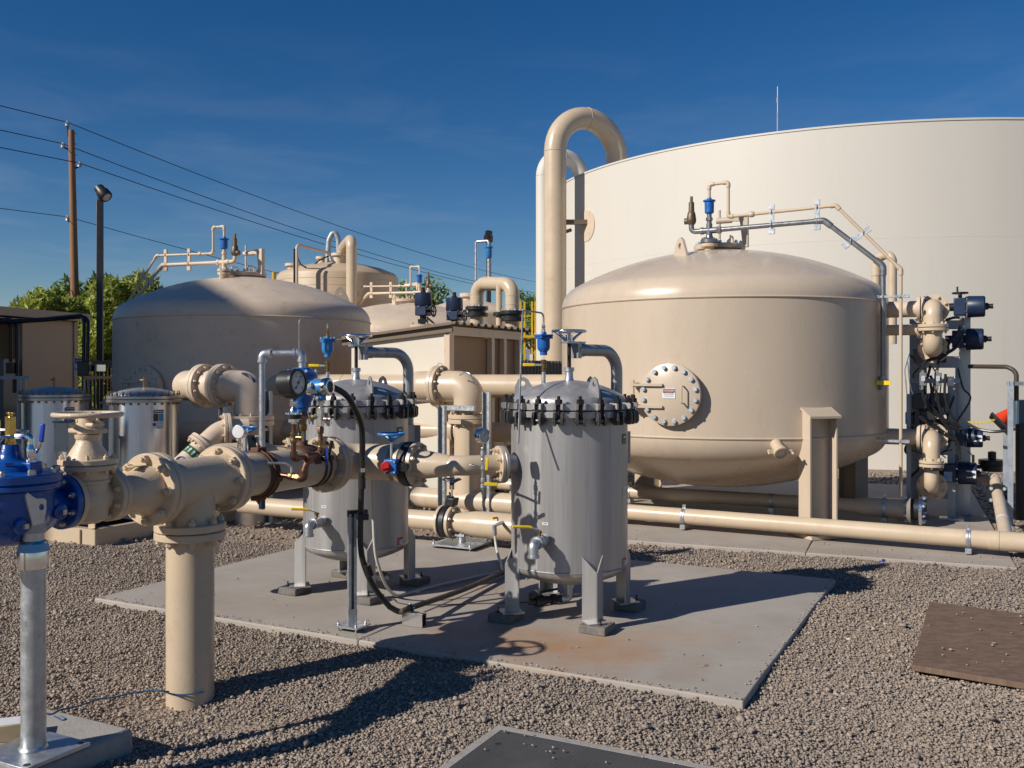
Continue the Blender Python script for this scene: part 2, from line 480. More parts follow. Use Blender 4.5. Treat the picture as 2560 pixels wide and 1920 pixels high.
CONCP = concrete_mat('tank_pad_concrete', (.37, .325, .28), [((.30, .23, .17), 2.6, 7.6, .8, .25, -.47, .5, 3.0)])

def gravel_mat():
    m = bpy.data.materials.new('crushed_gravel'); m.use_nodes = True
    n, l = m.node_tree.nodes, m.node_tree.links; b = n['Principled BSDF']
    a = n.new('ShaderNodeAttribute'); a.attribute_name = 'tint'
    geo = n.new('ShaderNodeNewGeometry')
    nz = n.new('ShaderNodeTexNoise'); nz.inputs['Scale'].default_value = 120; nz.inputs['Detail'].default_value = 4
    l.new(geo.outputs['Position'], nz.inputs['Vector'])
    r = n.new('ShaderNodeValToRGB'); e = r.color_ramp.elements
    e[0].position = 0; e[0].color = (.115, .106, .10, 1)
    e[1].position = 1; e[1].color = (.54, .47, .40, 1)
    for p, c in ((.13, (.225, .19, .165)), (.40, (.31, .253, .207)), (.66, (.37, .297, .236)), (.84, (.42, .345, .275))):
        k = e.new(p); k.color = (*c, 1)
    l.new(a.outputs['Fac'], r.inputs[0])
    mx = n.new('ShaderNodeMix'); mx.data_type = 'RGBA'; mx.blend_type = 'MULTIPLY'; mx.inputs[0].default_value = .5
    l.new(r.outputs[0], mx.inputs[6])
    mr = n.new('ShaderNodeMapRange'); mr.inputs[3].default_value = .55; mr.inputs[4].default_value = 1.4
    l.new(nz.outputs['Fac'], mr.inputs[0])
    cb = n.new('ShaderNodeCombineXYZ')
    for i in range(3): l.new(mr.outputs[0], cb.inputs[i])
    l.new(cb.outputs[0], mx.inputs[7])
    l.new(mx.outputs[2], b.inputs['Base Color']); b.inputs['Roughness'].default_value = .9; b.inputs['Specular IOR Level'].default_value = .25
    return m
GRAVEL = gravel_mat()
def ground_mat():
    m = bpy.data.materials.new('sandy_gravel_bed'); m.use_nodes = True
    n, l = m.node_tree.nodes, m.node_tree.links; b = n['Principled BSDF']
    geo = n.new('ShaderNodeNewGeometry')
    vo = n.new('ShaderNodeTexVoronoi'); vo.inputs['Scale'].default_value = 45
    l.new(geo.outputs['Position'], vo.inputs['Vector'])
    nz = n.new('ShaderNodeTexNoise'); nz.inputs['Scale'].default_value = 1.4; nz.inputs['Detail'].default_value = 8
    l.new(geo.outputs['Position'], nz.inputs['Vector'])
    r = n.new('ShaderNodeValToRGB'); e = r.color_ramp.elements
    e[0].color = (.21, .175, .145, 1); e[1].color = (.40, .325, .255, 1)
    k = e.new(.5); k.color = (.295, .24, .19, 1)
    l.new(vo.outputs['Color'], r.inputs[0])
    mx = n.new('ShaderNodeMix'); mx.data_type = 'RGBA'; mx.inputs[7].default_value = (.34, .245, .17, 1)
    mr = n.new('ShaderNodeMapRange'); mr.inputs[1].default_value = .45; mr.inputs[2].default_value = .65; mr.inputs[4].default_value = .7
    l.new(nz.outputs['Fac'], mr.inputs[0]); l.new(mr.outputs[0], mx.inputs[0])
    l.new(r.outputs[0], mx.inputs[6]); l.new(mx.outputs[2], b.inputs['Base Color'])
    bp = n.new('ShaderNodeBump'); bp.inputs['Strength'].default_value = .9; bp.inputs['Distance'].default_value = .012
    l.new(vo.outputs['Distance'], bp.inputs['Height']); bp.invert = True
    l.new(bp.outputs[0], b.inputs['Normal']); b.inputs['Roughness'].default_value = .95; b.inputs['Specular IOR Level'].default_value = .2
    return m
GROUND = ground_mat()
def check_mat():
    m = mat('diamond_plate_steel', (.085, .082, .08), .65, metal=.2, var=.2, scale=5)
    n, l = m.node_tree.nodes, m.node_tree.links; b = n['Principled BSDF']
    geo = n.new('ShaderNodeNewGeometry'); mp = n.new('ShaderNodeMapping'); mp.inputs['Rotation'].default_value = (0, 0, R(27))
    l.new(geo.outputs['Position'], mp.inputs[0])
    w1 = n.new('ShaderNodeTexWave'); w1.inputs['Scale'].default_value = 17; w1.bands_direction = 'X'
    w2 = n.new('ShaderNodeTexWave'); w2.inputs['Scale'].default_value = 34; w2.bands_direction = 'Y'
    l.new(mp.outputs[0], w1.inputs['Vector']); l.new(mp.outputs[0], w2.inputs['Vector'])
    mm = n.new('ShaderNodeMath'); mm.operation = 'MULTIPLY'; l.new(w1.outputs['Fac'], mm.inputs[0]); l.new(w2.outputs['Fac'], mm.inputs[1])
    bp = n.new('ShaderNodeBump'); bp.inputs['Strength'].default_value = .22; bp.inputs['Distance'].default_value = .003
    l.new(mm.outputs[0], bp.inputs['Height']); l.new(bp.outputs[0], b.inputs['Normal'])
    return m
CHECK = check_mat()
# ------------------------------------------------------------------ ground
def hz(x, y):
    x = np.asarray(x, float); y = np.asarray(y, float)
    h = .010 * np.sin(x * 2.1 + .7) * np.cos(y * 1.7) + .008 * np.sin(x * 4.3 + y * 3.1) + .005 * np.sin(x * 9.1 - y * 7.3)
    h = h + .032 - .075 * np.exp(-(((x + 1.45) / .6) ** 2 + ((y - 4.2) / .45) ** 2))          # hollow round the riser
    fade = np.clip((14 - y) / 6, 0, 1) * np.clip((9 - np.abs(x)) / 4, 0, 1)
    return (h - .004) * fade
xs = np.concatenate([[-900, -250, -90, -40, -18], np.linspace(-9, 9, 151), [18, 40, 90, 250, 900]])
ys = np.concatenate([[-900, -250, -60, -15, -4], np.linspace(1.5, 15, 121), [20, 30, 50, 90, 250, 1500]])
gx, gy = np.meshgrid(xs, ys)
gz = hz(gx, gy) - .002
nx = len(xs)
g = MB()
g.v = [V(a, b, c) for a, b, c in zip(gx.ravel(), gy.ravel(), gz.ravel())]
g.f = [(j * nx + i, j * nx + i + 1, (j + 1) * nx + i + 1, (j + 1) * nx + i) for j in range(len(ys) - 1) for i in range(nx - 1)]
solo('ground', g, GROUND, kind='structure', loc=(0, 0, 0))

# concrete slab of the bag filters: a rectangle on the site grid, sawn in two
SL = V(-2.661, 5.989, 0); SB = V(1.0096, 4.112, 0)
eL = (SB - SL).normalized(); eS = V(-eL.y, eL.x, 0)
LLEN, LDEP = (SB - SL).length, 2.72
def slab(name, o, ex, ey, a0, a1, b0, b1, z0, z1, m, bev=.008):
    pts = [o + ex * a + ey * b for a, b in ((a0, b0), (a1, b0), (a1, b1), (a0, b1))]
    mb = MB()
    n = 10
    # subdivided outline gives a slightly uneven arris
    ring = []
    for i in range(4):
        p, q = pts[i], pts[(i + 1) % 4]
        for k in range(n): ring.append(p.lerp(q, k / n))
    rnd = random.Random(3)
    ring = [p + V(rnd.uniform(-.003, .003), rnd.uniform(-.003, .003), 0) for p in ring]
    m_ = len(ring)
    mb.v = [V(p.x, p.y, z0) for p in ring] + [V(p.x, p.y, z1) for p in ring]
    mb.f = [tuple(range(m_, 2 * m_))] + [(i, (i + 1) % m_, m_ + (i + 1) % m_, m_ + i) for i in range(m_)]
    return solo(name, mb, m, kind='structure', bev=bev, smooth=True)
slab('concrete_slab', SL, eL, eS, 0, 2.055, 0, LDEP, -.12, .060, CONC)
slab('concrete_slab', SL, eL, eS, 2.062, LLEN, 0, LDEP, -.12, .060, CONC)
# tank pad on the right
TP = V(3.732, 6.944, 0); pD = V(.9237, -.383, 0); pN = V(.383, .9237, 0)
slab('tank_pad', TP, pD, pN, -3.75, -1.5, 0, 5.2, -.12, .055, CONCP)
slab('tank_pad', TP, pD, pN, -1.493, 0, 0, 5.2, -.12, .055, CONCP)
# far pads under the other tanks and the shed
slab('tank_pad', V(-3.567, 12.6, 0), D1, D2, -2.2, 2.2, -2.0, 2.2, -.1, .06, CONCP)

# ------------------------------------------------------------------ gravel
def in_rect(x, y, o, ex, ey, a0, a1, b0, b1):
    a = (x - o.x) * ex.x + (y - o.y) * ex.y; b = (x - o.x) * ey.x + (y - o.y) * ey.y
    return (a > a0) & (a < a1) & (b > b0) & (b < b1)
VL = V(-.0577, 3.877, 0)              # back corner of the vault lid
BK = V(-1.495, 3.726, 0)              # right corner of the small concrete block
BD0, BD1 = V(1.954, 4.597, 0), V(2.604, 5.862, 0)
bdx = V(.83, -.56, 0).normalized()
BDW = 1.15
rng = np.random.default_rng(11)
def scatter(n, ymin, ymax, mx, inside):
    u = rng.random(n); y = np.sqrt(ymin ** 2 + u * (ymax ** 2 - ymin ** 2))
    t = rng.random(n) * 2 - 1
    if inside: x = t * (.5447 * y * 1.03 + .05)
    else:
        e = .5447 * y * 1.03 + .05; x = np.sign(t) * (e + np.abs(t) * (mx * y))
    return x, y
sets = [(125000, 3.25, 5.3, 0, True, .0106), (145000, 5.3, 8.0, 0, True, .0122), (18000, 8.0, 14, 0, True, .030), (14000, 3.0, 8.0, .2, False, .025), (4000, 2.3, 3.25, 0, True, .028), (3500, 8.0, 13, .15, False, .045)]
px_, py_, ps_ = [], [], []
for n, y0, y1, mx, ins, d in sets:
    x, y = scatter(n, y0, y1, mx, ins)
    px_.append(x); py_.append(y); ps_.append(d * np.exp(rng.normal(0, .36, n)))
gxp, gyp, gs = np.concatenate(px_), np.concatenate(py_), np.concatenate(ps_)
bad = in_rect(gxp, gyp, SL, eL, eS, -.004, LLEN + .004, .012, LDEP - .012)
edge = in_rect(gxp, gyp, SL, eL, eS, -.01, LLEN + .01, -.0, .02) 
bad |= in_rect(gxp, gyp, TP, pD, pN, -3.76, 0.01, .008, 5.2)
bad |= in_rect(gxp, gyp, VL, D1, -D2, -.0, 1.2, 0, 1.2)
bad |= in_rect(gxp, gyp, BK, -D1, -D2, 0, .54, 0, 1.5)
bad |= in_rect(gxp, gyp, BD0, bdx, (BD1 - BD0).normalized(), .01, BDW, .01, (BD1 - BD0).length - .01)
bad |= in_rect(gxp, gyp, V(-3.567, 12.6, 0), D1, D2, -2.2, 2.2, -2.0, 2.2)
bad |= (gxp + 1.506) ** 2 + (gyp - 4.4) ** 2 < .1 ** 2
# bare dirt where the gravel has been kicked aside
dirt = np.exp(-(((gxp + 1.1) / .38) ** 2 + ((gyp - 4.02) / .16) ** 2)) + np.exp(-(((gxp + 1.62) / .2) ** 2 + ((gyp - 4.25) / .12) ** 2))
dirt += .8 * np.exp(-(((gxp + .3) / .3) ** 2 + ((gyp - 4.55) / .1) ** 2))
bad |= rng.random(len(gxp)) < dirt * .9
gxp, gyp, gs = gxp[~bad], gyp[~bad], gs[~bad]
big = rng.random(len(gs)) < .004
gs[big] *= rng.uniform(1.4, 2.2, big.sum())
phi = (1 + 5 ** .5) / 2
ico_v = np.array([(-1, phi, 0), (1, phi, 0), (-1, -phi, 0), (1, -phi, 0), (0, -1, phi), (0, 1, phi), (0, -1, -phi), (0, 1, -phi), (phi, 0, -1), (phi, 0, 1), (-phi, 0, -1), (-phi, 0, 1)]) / math.sqrt(1 + phi * phi) * .5
ico_f = np.array([(0, 11, 5), (0, 5, 1), (0, 1, 7), (0, 7, 10), (0, 10, 11), (1, 5, 9), (5, 11, 4), (11, 10, 2), (10, 7, 6), (7, 1, 8), (3, 9, 4), (3, 4, 2), (3, 2, 6), (3, 6, 8), (3, 8, 9), (4, 9, 5), (2, 4, 11), (6, 2, 10), (8, 6, 7), (9, 8, 1)])
oct_v = np.array([(1, 0, 0), (-1, 0, 0), (0, 1, 0), (0, -1, 0), (0, 0, 1), (0, 0, -1)]) * .56
oct_f = np.array([(0, 2, 4), (2, 1, 4), (1, 3, 4), (3, 0, 4), (2, 0, 5), (1, 2, 5), (3, 1, 5), (0, 3, 5)])
def stones(name, x, y, z, s, m, tint, label=None, kind='stuff', sink=.08, flat=(.55, 1.0), lod=False):
    n = len(x); bv, bf = (oct_v, oct_f) if lod else (ico_v, ico_f); nv = len(bv)
    q = rng.normal(size=(n, 4)); q /= np.linalg.norm(q, axis=1)[:, None]
    a, b, c, d = q.T
    Rm = np.stack([np.stack([1 - 2 * (c * c + d * d), 2 * (b * c - a * d), 2 * (b * d + a * c)], -1),
                   np.stack([2 * (b * c + a * d), 1 - 2 * (b * b + d * d), 2 * (c * d - a * b)], -1),
                   np.stack([2 * (b * d - a * c), 2 * (c * d + a * b), 1 - 2 * (b * b + c * c)], -1)], 1)
    var = bv[None] * rng.uniform(.72, 1.28, (n, nv, 1))
    var = var * np.stack([np.ones(n), rng.uniform(.7, 1, n), rng.uniform(flat[0], flat[1], n)], -1)[:, None, :]
    vv = np.einsum('nij,nkj->nki', Rm, var) * s[:, None, None]
    vv[:, :, 2] *= .66
    vv += np.stack([x, y, z + s * sink], -1)[:, None, :]
    fs = (bf[None] + (np.arange(n) * nv)[:, None, None]).reshape(-1, 3)
    me = bpy.data.meshes.new(name)
    me.vertices.add(n * nv); me.vertices.foreach_set('co', vv.astype(np.float32).ravel())
    me.loops.add(len(fs) * 3); me.loops.foreach_set('vertex_index', fs.astype(np.int32).ravel())
    me.polygons.add(len(fs)); me.polygons.foreach_set('loop_start', np.arange(0, len(fs) * 3, 3, dtype=np.int32))
    me.update(calc_edges=True)
    at_ = me.attributes.new('tint', 'FLOAT', 'POINT'); at_.data.foreach_set('value', np.repeat(tint, nv).astype(np.float32))
    me.materials.append(m)
    o = bpy.data.objects.new(name, me); COL.objects.link(o)
    return _tag(o, label, None, None, kind)
tint = np.clip(rng.normal(.5, .16, len(gs)) + .08 * np.sin(gxp * 1.3 + gyp), 0, 1)
gh = hz(gxp, gyp) + np.where(rng.random(len(gs)) < .3, gs * .4, 0)
nr = (gyp < 4.6) & (gyp > 3.2)
o = stones('gravel', gxp[nr], gyp[nr], gh[nr], gs[nr], GRAVEL, tint[nr]); o['label'] = 'tan and grey crushed gravel in the foreground'
o = stones('gravel', gxp[~nr], gyp[~nr], gh[~nr], gs[~nr], GRAVEL, tint[~nr], lod=True); o['label'] = 'tan and grey crushed gravel farther back in the yard'
# loose pebbles on the slab, the lid and the board
lx, ly, lz, ls = [], [], [], []
for _ in range(95):
    a, b = random.uniform(.1, LLEN - .05), random.betavariate(.7, 1.3) * (LDEP - .2) + .05
    p = SL + eL * a + eS * b; lx.append(p.x); ly.append(p.y); lz.append(.062); ls.append(random.uniform(.006, .016))
for _ in range(26):
    p = VL + D1 * random.uniform(.04, .85) - D2 * random.uniform(.04, .5); lx.append(p.x); ly.append(p.y); lz.append(.048); ls.append(random.uniform(.008, .016))
for _ in range(34):
    p = BD0 + bdx * random.uniform(.05, 1.0) + (BD1 - BD0) * random.uniform(.08, .95); lx.append(p.x); ly.append(p.y); lz.append(.072); ls.append(random.uniform(.008, .022))
for _ in range(26):
    p = TP - pD * random.uniform(.1, 3.2) + pN * random.uniform(.05, .5); lx.append(p.x); ly.append(p.y); lz.append(.057); ls.append(random.uniform(.010, .02))
for _ in range(420):
    e_ = random.random(); d_ = abs(random.gauss(0, .022)) + .004
    p = SL + eL * random.uniform(0, LLEN) + eS * d_ if e_ < .6 else (SL + eL * (LLEN - d_) + eS * random.uniform(0, LDEP) if e_ < .8 else TP - pD * random.uniform(0, 3.7) + pN * d_)
    lx.append(p.x); ly.append(p.y); lz.append(.062 if e_ < .8 else .057); ls.append(random.uniform(.006, .014))
n = len(lx)
o = stones('loose_pebbles', np.array(lx), np.array(ly), np.array(lz), np.array(ls), GRAVEL, np.clip(rng.normal(.62, .2, n), 0, 1), sink=.3); o['label'] = 'loose pebbles strewn over concrete, lid and board'
# ------------------------------------------------------------------ far setting: reservoir, poles, trees, building
RC = V(7.47, 20.85, 0); RR, RZ = 6.67, 5.33
res = thing('water_reservoir', 'huge cream steel water reservoir behind the right tan tank', 'reservoir', RC)
part('shell', MB().lathe([(0, RR), (RZ, RR)], RC, Z, 160, cap=False), CREAM, res)
part('roof', MB().lathe([(RZ - .02, RR + .012), (RZ + .012, RR + .012), (RZ + .5, 0)], RC, Z, 160, cap=False), CREAM, res)
bp = MB()
for k in range(0):
    for c in range(3):
        a = 2 * math.pi * (k + .33 * c) / 24
        p = RC + V(math.cos(a), math.sin(a), 0) * (RR + .0005)
        bp.box(p + Z * (.885 + 1.775 * c), (.010, .002, 1.75), V(-math.sin(a), math.cos(a), 0), V(math.cos(a), math.sin(a), 0))
for zz in (1.776, 3.551): bp.torus(RC + Z * zz, Z, RR - .004, .006, 160, 4)
part('weld_seam', bp, CREAM, res)
ant = thing('antenna', 'thin grey antenna whip on the reservoir roof', 'antenna', V(4.52, 16.0, RZ - .02))
part('mast', MB().cyl((4.52, 16, RZ - .1), (4.52, 16, 5.93), .012, 8), INSUL, ant)
part('whip', MB().cyl((4.52, 16, 5.9), (4.52, 16, 6.36), .006, 8), WHT, ant)
part('coil', MB().cyl((4.52, 16, 6.08), (4.52, 16, 6.17), .017, 8), INSUL, ant)

# overflow gooseneck and its cream twin
def gooseneck(name, label, base, dirn, r, z_arc, rad, z_end, m, pad=True):
    t = thing(name, label, 'pipe', base)
    d = dirn.normalized(); p0 = V(base.x, base.y, 0)
    path = [p0 - Z * .1, p0 + Z * z_arc]
    cen = p0 + Z * z_arc + d * rad
    path += [cen - d * rad * math.cos(a) + Z * rad * math.sin(a) for a in [math.pi * k / 20 for k in range(1, 20)]]
    end = p0 + d * 2 * rad
    path += [end + Z * z_arc, end + Z * z_end]
    part('pipe', MB().tube(path, r, 32), m, t)
    part('weld_bead', MB().torus(p0 + Z * z_arc, Z, r, .006, 40, 6).torus(cen + Z * rad, d, r, .006, 40, 6), m, t)
    f = part('flange', MB().lathe([(0, r * 1.45), (.06, r * 1.45), (.06, r * 1.02)], end + Z * (z_end - .02), Z, 36, cap=False), m, t)
    bolts(f, end + Z * (z_end + .04), Z, r * 1.25, 12, .022, m)
    return t, end
gd = V(.866, .5, 0)
gp = V(.827, 18.0, 0)
gn, _ = gooseneck('overflow_pipe', 'tall tan gooseneck pipe bending over the reservoir rim', gp, gd, .214, 5.72, .73, 5.35, TAN)
# stand-off bracket to a round wall pad
wallp = RC + (gp - RC).normalized() * RR
wn_ = (V(gp.x, gp.y, 0) - V(RC.x, RC.y, 0)).normalized()
hitw = RC + V(-.905, -.425, 0).normalized() * RR
br = hitw - gp; br = V(br.x, br.y, 0)
part('bracket', MB().box(gp + br * .55 + Z * 4.37, (br.length * .92, .09, .09), br, br.cross(Z)).box(gp + br * .35 + Z * 4.19, (br.length * .35, .07, .06), (br.normalized() + V(0, 0, .35)), br.cross(Z)), ROOFM, gn)
part('wall_pad', MB().lathe([(0, .30), (.03, .30)], hitw + Z * 4.30 - V(-.905, -.425, 0).normalized() * .02, V(-.905, -.425, 0), 36), TAND, gn)
gooseneck('vent_pipe', 'slim cream gooseneck pipe behind the tall tan one', V(.69, 20.4, 0), V(.9, .43, 0), .17, 5.75, .47, 5.36, CREAM)

# utility pole with wires
pb, pt = V(-13.87, 30, 0), V(-14.06, 30, 9.22)
pole = thing('utility_pole', 'brown wooden utility pole left of the lamp post', 'utility pole', pb)
part('shaft', MB().cyl(pb - Z * .2, pt, .152, 24, .092), WOODP, pole)
WD = V(15.9, 43, 0).normalized()
wc = WD.cross(Z)
pins = [pt + V(-.13, 0, .25), pt + V(-.26, -.02, -.44), pt + V(.25, .02, -1.05), pt + V(-.12, 0, -2.77)]
for i, p in enumerate(pins):
    arm = part('bracket', MB().tube([V(pt.x + (0 if i else -.1), pt.y, p.z - (.45 if i == 0 else .22)), p - Z * .1], .03, 8), BLKM, pole)
    part('insulator', MB().lathe([(-.13, .03), (-.12, .075), (-.05, .055), (-.04, .08), (.02, .05), (.05, .02)], p, Z, 14), INSUL, arm)
spk = MB()
for k, zz in enumerate((.12, .45, .8, 2.3)):
    spk.cyl(pt + V(.03 + .002 * k, 0, -zz), pt + V(.2, -.03, -zz), .011, 6)
part('step_bolt', spk, BLKM, pole)
wl_lab = ['topmost overhead wire over the pole tip', 'overhead wire on the left pole insulator', 'overhead wire on the right pole insulator', 'lowest single overhead wire crossing the pole']
wlen = [60, 58, 61, 62]
for i, p in enumerate(pins):
    w = MB(); far = p + WD * wlen[i] + Z * (-.3, -.55, .0, -.3)[i]
    near = p - WD * 42 + Z * .3
    s1 = [p.lerp(far, k / 20) - Z * (1.0 * 4 * (k / 20) * (1 - k / 20)) for k in range(21)]
    s0 = [near.lerp(p, k / 14) - Z * (.7 * 4 * (k / 14) * (1 - k / 14)) for k in range(14)]
    w.tube(s0 + s1, .014 if i < 3 else .011, 6)
    solo('overhead_wire', w, WIRE, wl_lab[i], 'wire', 'overhead wires', loc=p)
farp = pins[0] + WD * 60.5
fp = thing('utility_pole', 'far utility pole hidden behind the cream reservoir pipe', 'utility pole', V(farp.x, farp.y, 0))
part('shaft', MB().cyl(V(farp.x, farp.y, -.2), V(farp.x, farp.y, 9.2), .15, 16, .1), WOODP, fp)

def lamp_post(label, base, top, head_dir, w=.1):
    t = thing('lamp_post', label, 'lamp post', base)
    part('pole', MB().box(base + Z * (top / 2), (w, w, top), V(.98, .2, 0), V(-.2, .98, 0)), LAMPB, t, bev=.008)
    hd = V(head_dir.x, head_dir.y, -.8).normalized()
    c = base + Z * (top + .12) + head_dir * .08
    h = part('lamp_head', MB().lathe([(-.14, .05), (-.13, .085), (-.02, .092), (-.015, .108), (.10, .114), (.115, .104)], c, hd, 24), LAMPB, t)
    part('lens', MB().lathe([(0, .075), (.010, .065), (.012, .0)], c + hd * .115, hd, 24), LENS, h)
    part('yoke', MB().box(base + Z * (top + .04), (.05, .07, .12)), LAMPB, t)
lamp_post('dark square lamp post standing right of the wooden pole', V(-7.1, 16.2, 0), 4.46, V(.75, -.3, 0))
lamp_post('distant lamp post rising behind the arched tan pipe', V(-.545, 22, 0), 4.55, V(-.1, .6, 0))

# trees
def tree(label, loc, h, rx, leafm, seed, n=9000, ls=.13, group=None):
    rd = random.Random(seed)
    t = thing('tree', label, 'tree', loc, group)
    tr = MB(); loc = V(loc)
    tr.tube([loc - Z * .1, loc + V(.08, 0, h * .3), loc + V(-.05, .1, h * .55), loc + V(.05, 0, h * .8)], [.16, .12, .08, .03], 10)
    for k in range(9):
        a = rd.uniform(0, 6.28); z0 = rd.uniform(.22, .6) * h
        e = loc + V(math.cos(a) * rx * rd.uniform(.4, .8), math.sin(a) * rx * rd.uniform(.4, .8), min(h * .92, z0 + rd.uniform(.15, .4) * h))
        s = loc + Z * z0
        tr.tube([s, s.lerp(e, .5) + Z * .15, e], [.06, .04, .015], 7)
    part('trunk', tr, BARK, t)
    # clumps: uneven lobes; leaves scattered in each
    cl = []
    for k in range(34):
        a = rd.uniform(0, 6.28); zz = rd.uniform(.12, .97)
        pr = rx * (1.0 - .75 * max(0, zz - .45) ** 1.3 * 1.6) * math.sqrt(rd.uniform(.15, 1))
        cl.append((loc + V(math.cos(a) * pr, math.sin(a) * pr, zz * h), rx * rd.uniform(.2, .36), rd.uniform(0, 1)))
    r = np.random.default_rng(seed)
    ci = r.integers(0, len(cl), n)
    cc = np.array([tuple(c[0]) for c in cl])[ci]; cr = np.array([c[1] for c in cl])[ci]; ct = np.array([c[2] for c in cl])[ci]
    d = r.normal(size=(n, 3)); d /= np.linalg.norm(d, axis=1)[:, None]
    pos = cc + d * (cr * r.random(n) ** .4)[:, None] * np.array([1, 1, 1.15])
    pos[:, 2] = np.clip(pos[:, 2], .15, None)
    ax1 = r.normal(size=(n, 3)); ax1[:, 2] -= .7; ax1 /= np.linalg.norm(ax1, axis=1)[:, None]
    ax2 = np.cross(ax1, r.normal(size=(n, 3))); ax2 /= np.linalg.norm(ax2, axis=1)[:, None]
    L = ls * r.uniform(.6, 1.3, n)[:, None]; Wd = L * .28
    vv = np.stack([pos - ax1 * L, pos + ax2 * Wd, pos + ax1 * L, pos - ax2 * Wd], 1).reshape(-1, 3) - np.array(tuple(loc))
    me = bpy.data.meshes.new('crown')
    me.from_pydata(vv.tolist(), [], np.arange(n * 4).reshape(-1, 4).tolist())
    me.materials.append(leafm)
    a_ = me.attributes.new('tint', 'FLOAT', 'POINT'); a_.data.foreach_set('value', np.repeat(np.clip(ct * .6 + r.random(n) * .4, 0, 1), 4).astype(np.float32))
    o = bpy.data.objects.new('crown', me); COL.objects.link(o); o.parent = t
    return t
tg = 'trees beyond the yard'
tree('bushy green tree behind the brown building', V(-13.35, 27.5, 0), 3.75, 1.35, LEAF, 1, 16000, .14, tg)
tree('green tree directly behind the wooden pole', V(-14.0, 31, 0), 4.5, 1.6, LEAF2, 2, 16000, .15, tg)
tree('yellow-green tree right of the lamp post', V(-10.9, 27, 0), 3.9, 1.6, LEAF, 3, 18000, .14, tg)
tree('green tree between the wooden pole and the lamp post', V(-12.4, 29.5, 0), 4.3, 1.6, LEAF2, 9, 14000, .14, tg)
tree('tree peeking out right of the far ribbed tank', V(-4.3, 40, 0), 5.2, 2.2, LEAF2, 4, 8000, .16, tg)
tree('tree behind the yellow ladder', V(.75, 34, 0), 4.1, 1.6, LEAF2, 5, 8000, .14, tg)

# low brown building at the left edge
bl = thing('equipment_building', 'low brown building with flat roof at the left edge', 'building', V(-7.6, 15.0, 0))
bE = V(.218, .976, 0).normalized(); bN = V(.976, -.218, 0).normalized()      # eave direction, outward normal
E1 = V(-7.25, 15.7, 0)
W0 = E1 - bN * .12
part('side_wall', MB().box(W0 - bE * .6 + Z * 1.17, (1.16, .08, 2.34), bE, bN), STUCC2, bl)
part('end_wall', MB().box(W0 - bE * .02 - bN * 2 + Z * 1.17, (.08, 3.9, 2.34), bE, bN), STUCC2, bl)
part('inner_wall', MB().box(W0 - bE * 2.6 - bN * 1.6 + Z * 1.17, (2.8, .08, 2.34), bE, bN), STUCC, bl)
part('corner_trim', MB().box(W0 + bE * .03 + bN * .05 + Z * 1.17, (.09, .03, 2.34), bE, bN), STUCC2, bl)
for k in range(2):
    part('post', MB().box(W0 - bE * (3.0 + k * 2.2) + Z * 1.17, (.09, .09, 2.34), bE, bN), STUCC2, bl)
part('roof', MB().box(E1 - bE * 2.9 - bN * 2.1 + Z * 2.42, (6.2, 4.3, .07), bE, bN), ROOFM, bl)
part('fascia', MB().box(E1 - bE * 2.9 + bN * .06 + Z * 2.41, (6.24, .03, .13), bE, bN), STUCC2, bl)
part('light_tube', MB().box(W0 - bE * 1.4 + bN * .06 + Z * 2.30, (1.0, .05, .04), bE, bN), WHT, bl)
cab = thing('electrical_cabinet', 'grey electrical cabinet under the roof at the far left edge', 'cabinet', V(-7.95, 14.2, 0))
part('body', MB().box(V(-7.95, 14.2, .85), (.75, .4, 1.7)), BOXG, cab, bev=.01)
for zz in (.95, .55, .2):
    part('vent_panel', MB().box(V(-7.88, 13.99, zz), (.4, .02, .28)), INK, cab)
cab2 = thing('meter_box', 'small dark meter box hanging on the brown wall', 'meter box', V(-7.3, 14.3, .6))
part('box', MB().box(V(-7.28, 14.35, .8), (.22, .14, .42)), BOXG, cab2, bev=.01)
part('panel', MB().box(V(-7.28, 14.27, .85), (.13, .02, .2)), INK, cab2)
strut = thing('strut_rack', 'grey strut rack in front of the brown building wall', 'rack', V(-6.95, 13.3, 0))
for xx in (-7.35, -7.0, -6.92):
    part('post', MB().box(V(xx, 13.35, .72), (.045, .045, 1.44)), GALVD, strut)
part('rail', MB().box(V(-7.3, 13.33, 1.42), (.95, .045, .045)), GALVD, strut)

# black wrought-iron fence with wiring and a danger sign
fe = thing('iron_fence', 'black iron picket fence beside the tan left tank', 'fence', V(-5.9, 13.2, 0))
f0, f1 = at(207, 905, 13.2), at(345, 902, 14.6); f0.z = f1.z = 0
fd = (f1 - f0).normalized()
pick = MB().box(V(0, 0, .8), (.026, .026, 1.6)).mesh('picket', BLKM, None, False)
n = 15
for k in range(n + 1):
    inst('picket', pick, fe, f0.lerp(f1, k / n), Z)
for zz in (1.62, 1.42, .95, .12):
    part('rail', MB().box(f0.lerp(f1, .5) + Z * zz, ((f1 - f0).length, .03, .045), fd, fd.cross(Z)), BLKM, fe)
cd = thing('cable_bundle', 'black conduits bending down from the building roof to the fence', 'conduit', V(-6, 13.1, 0))
for k, (dx, dz) in enumerate(((0, 0), (10, 4))):
    pts = [at(-40, 806 + dz, 13.8), at(110, 797 + dz, 13.6), at(211 + dx, 787 + dz, 13.1), at(209 + dx, 915, 13.05)]
    part('conduit', MB().tube(fillet(pts, .12), .024, 10), CONDB, cd)
for k, (a, b) in enumerate(((27, 905), (43, 960))):
    pts = [at(-40, 800, 13.9), at(a, 798, 13.8), at(a, b, 13.8)]
    part('conduit', MB().tube(fillet(pts, .15), .026, 10), CONDB, cd)
part('junction_box', MB().box(at(211, 921, 13.0), (.16, .1, .2)), BLKM, cd, bev=.01)
part('junction_box', MB().box(at(27, 920, 13.75), (.1, .1, .16)), BLKM, cd, bev=.01)
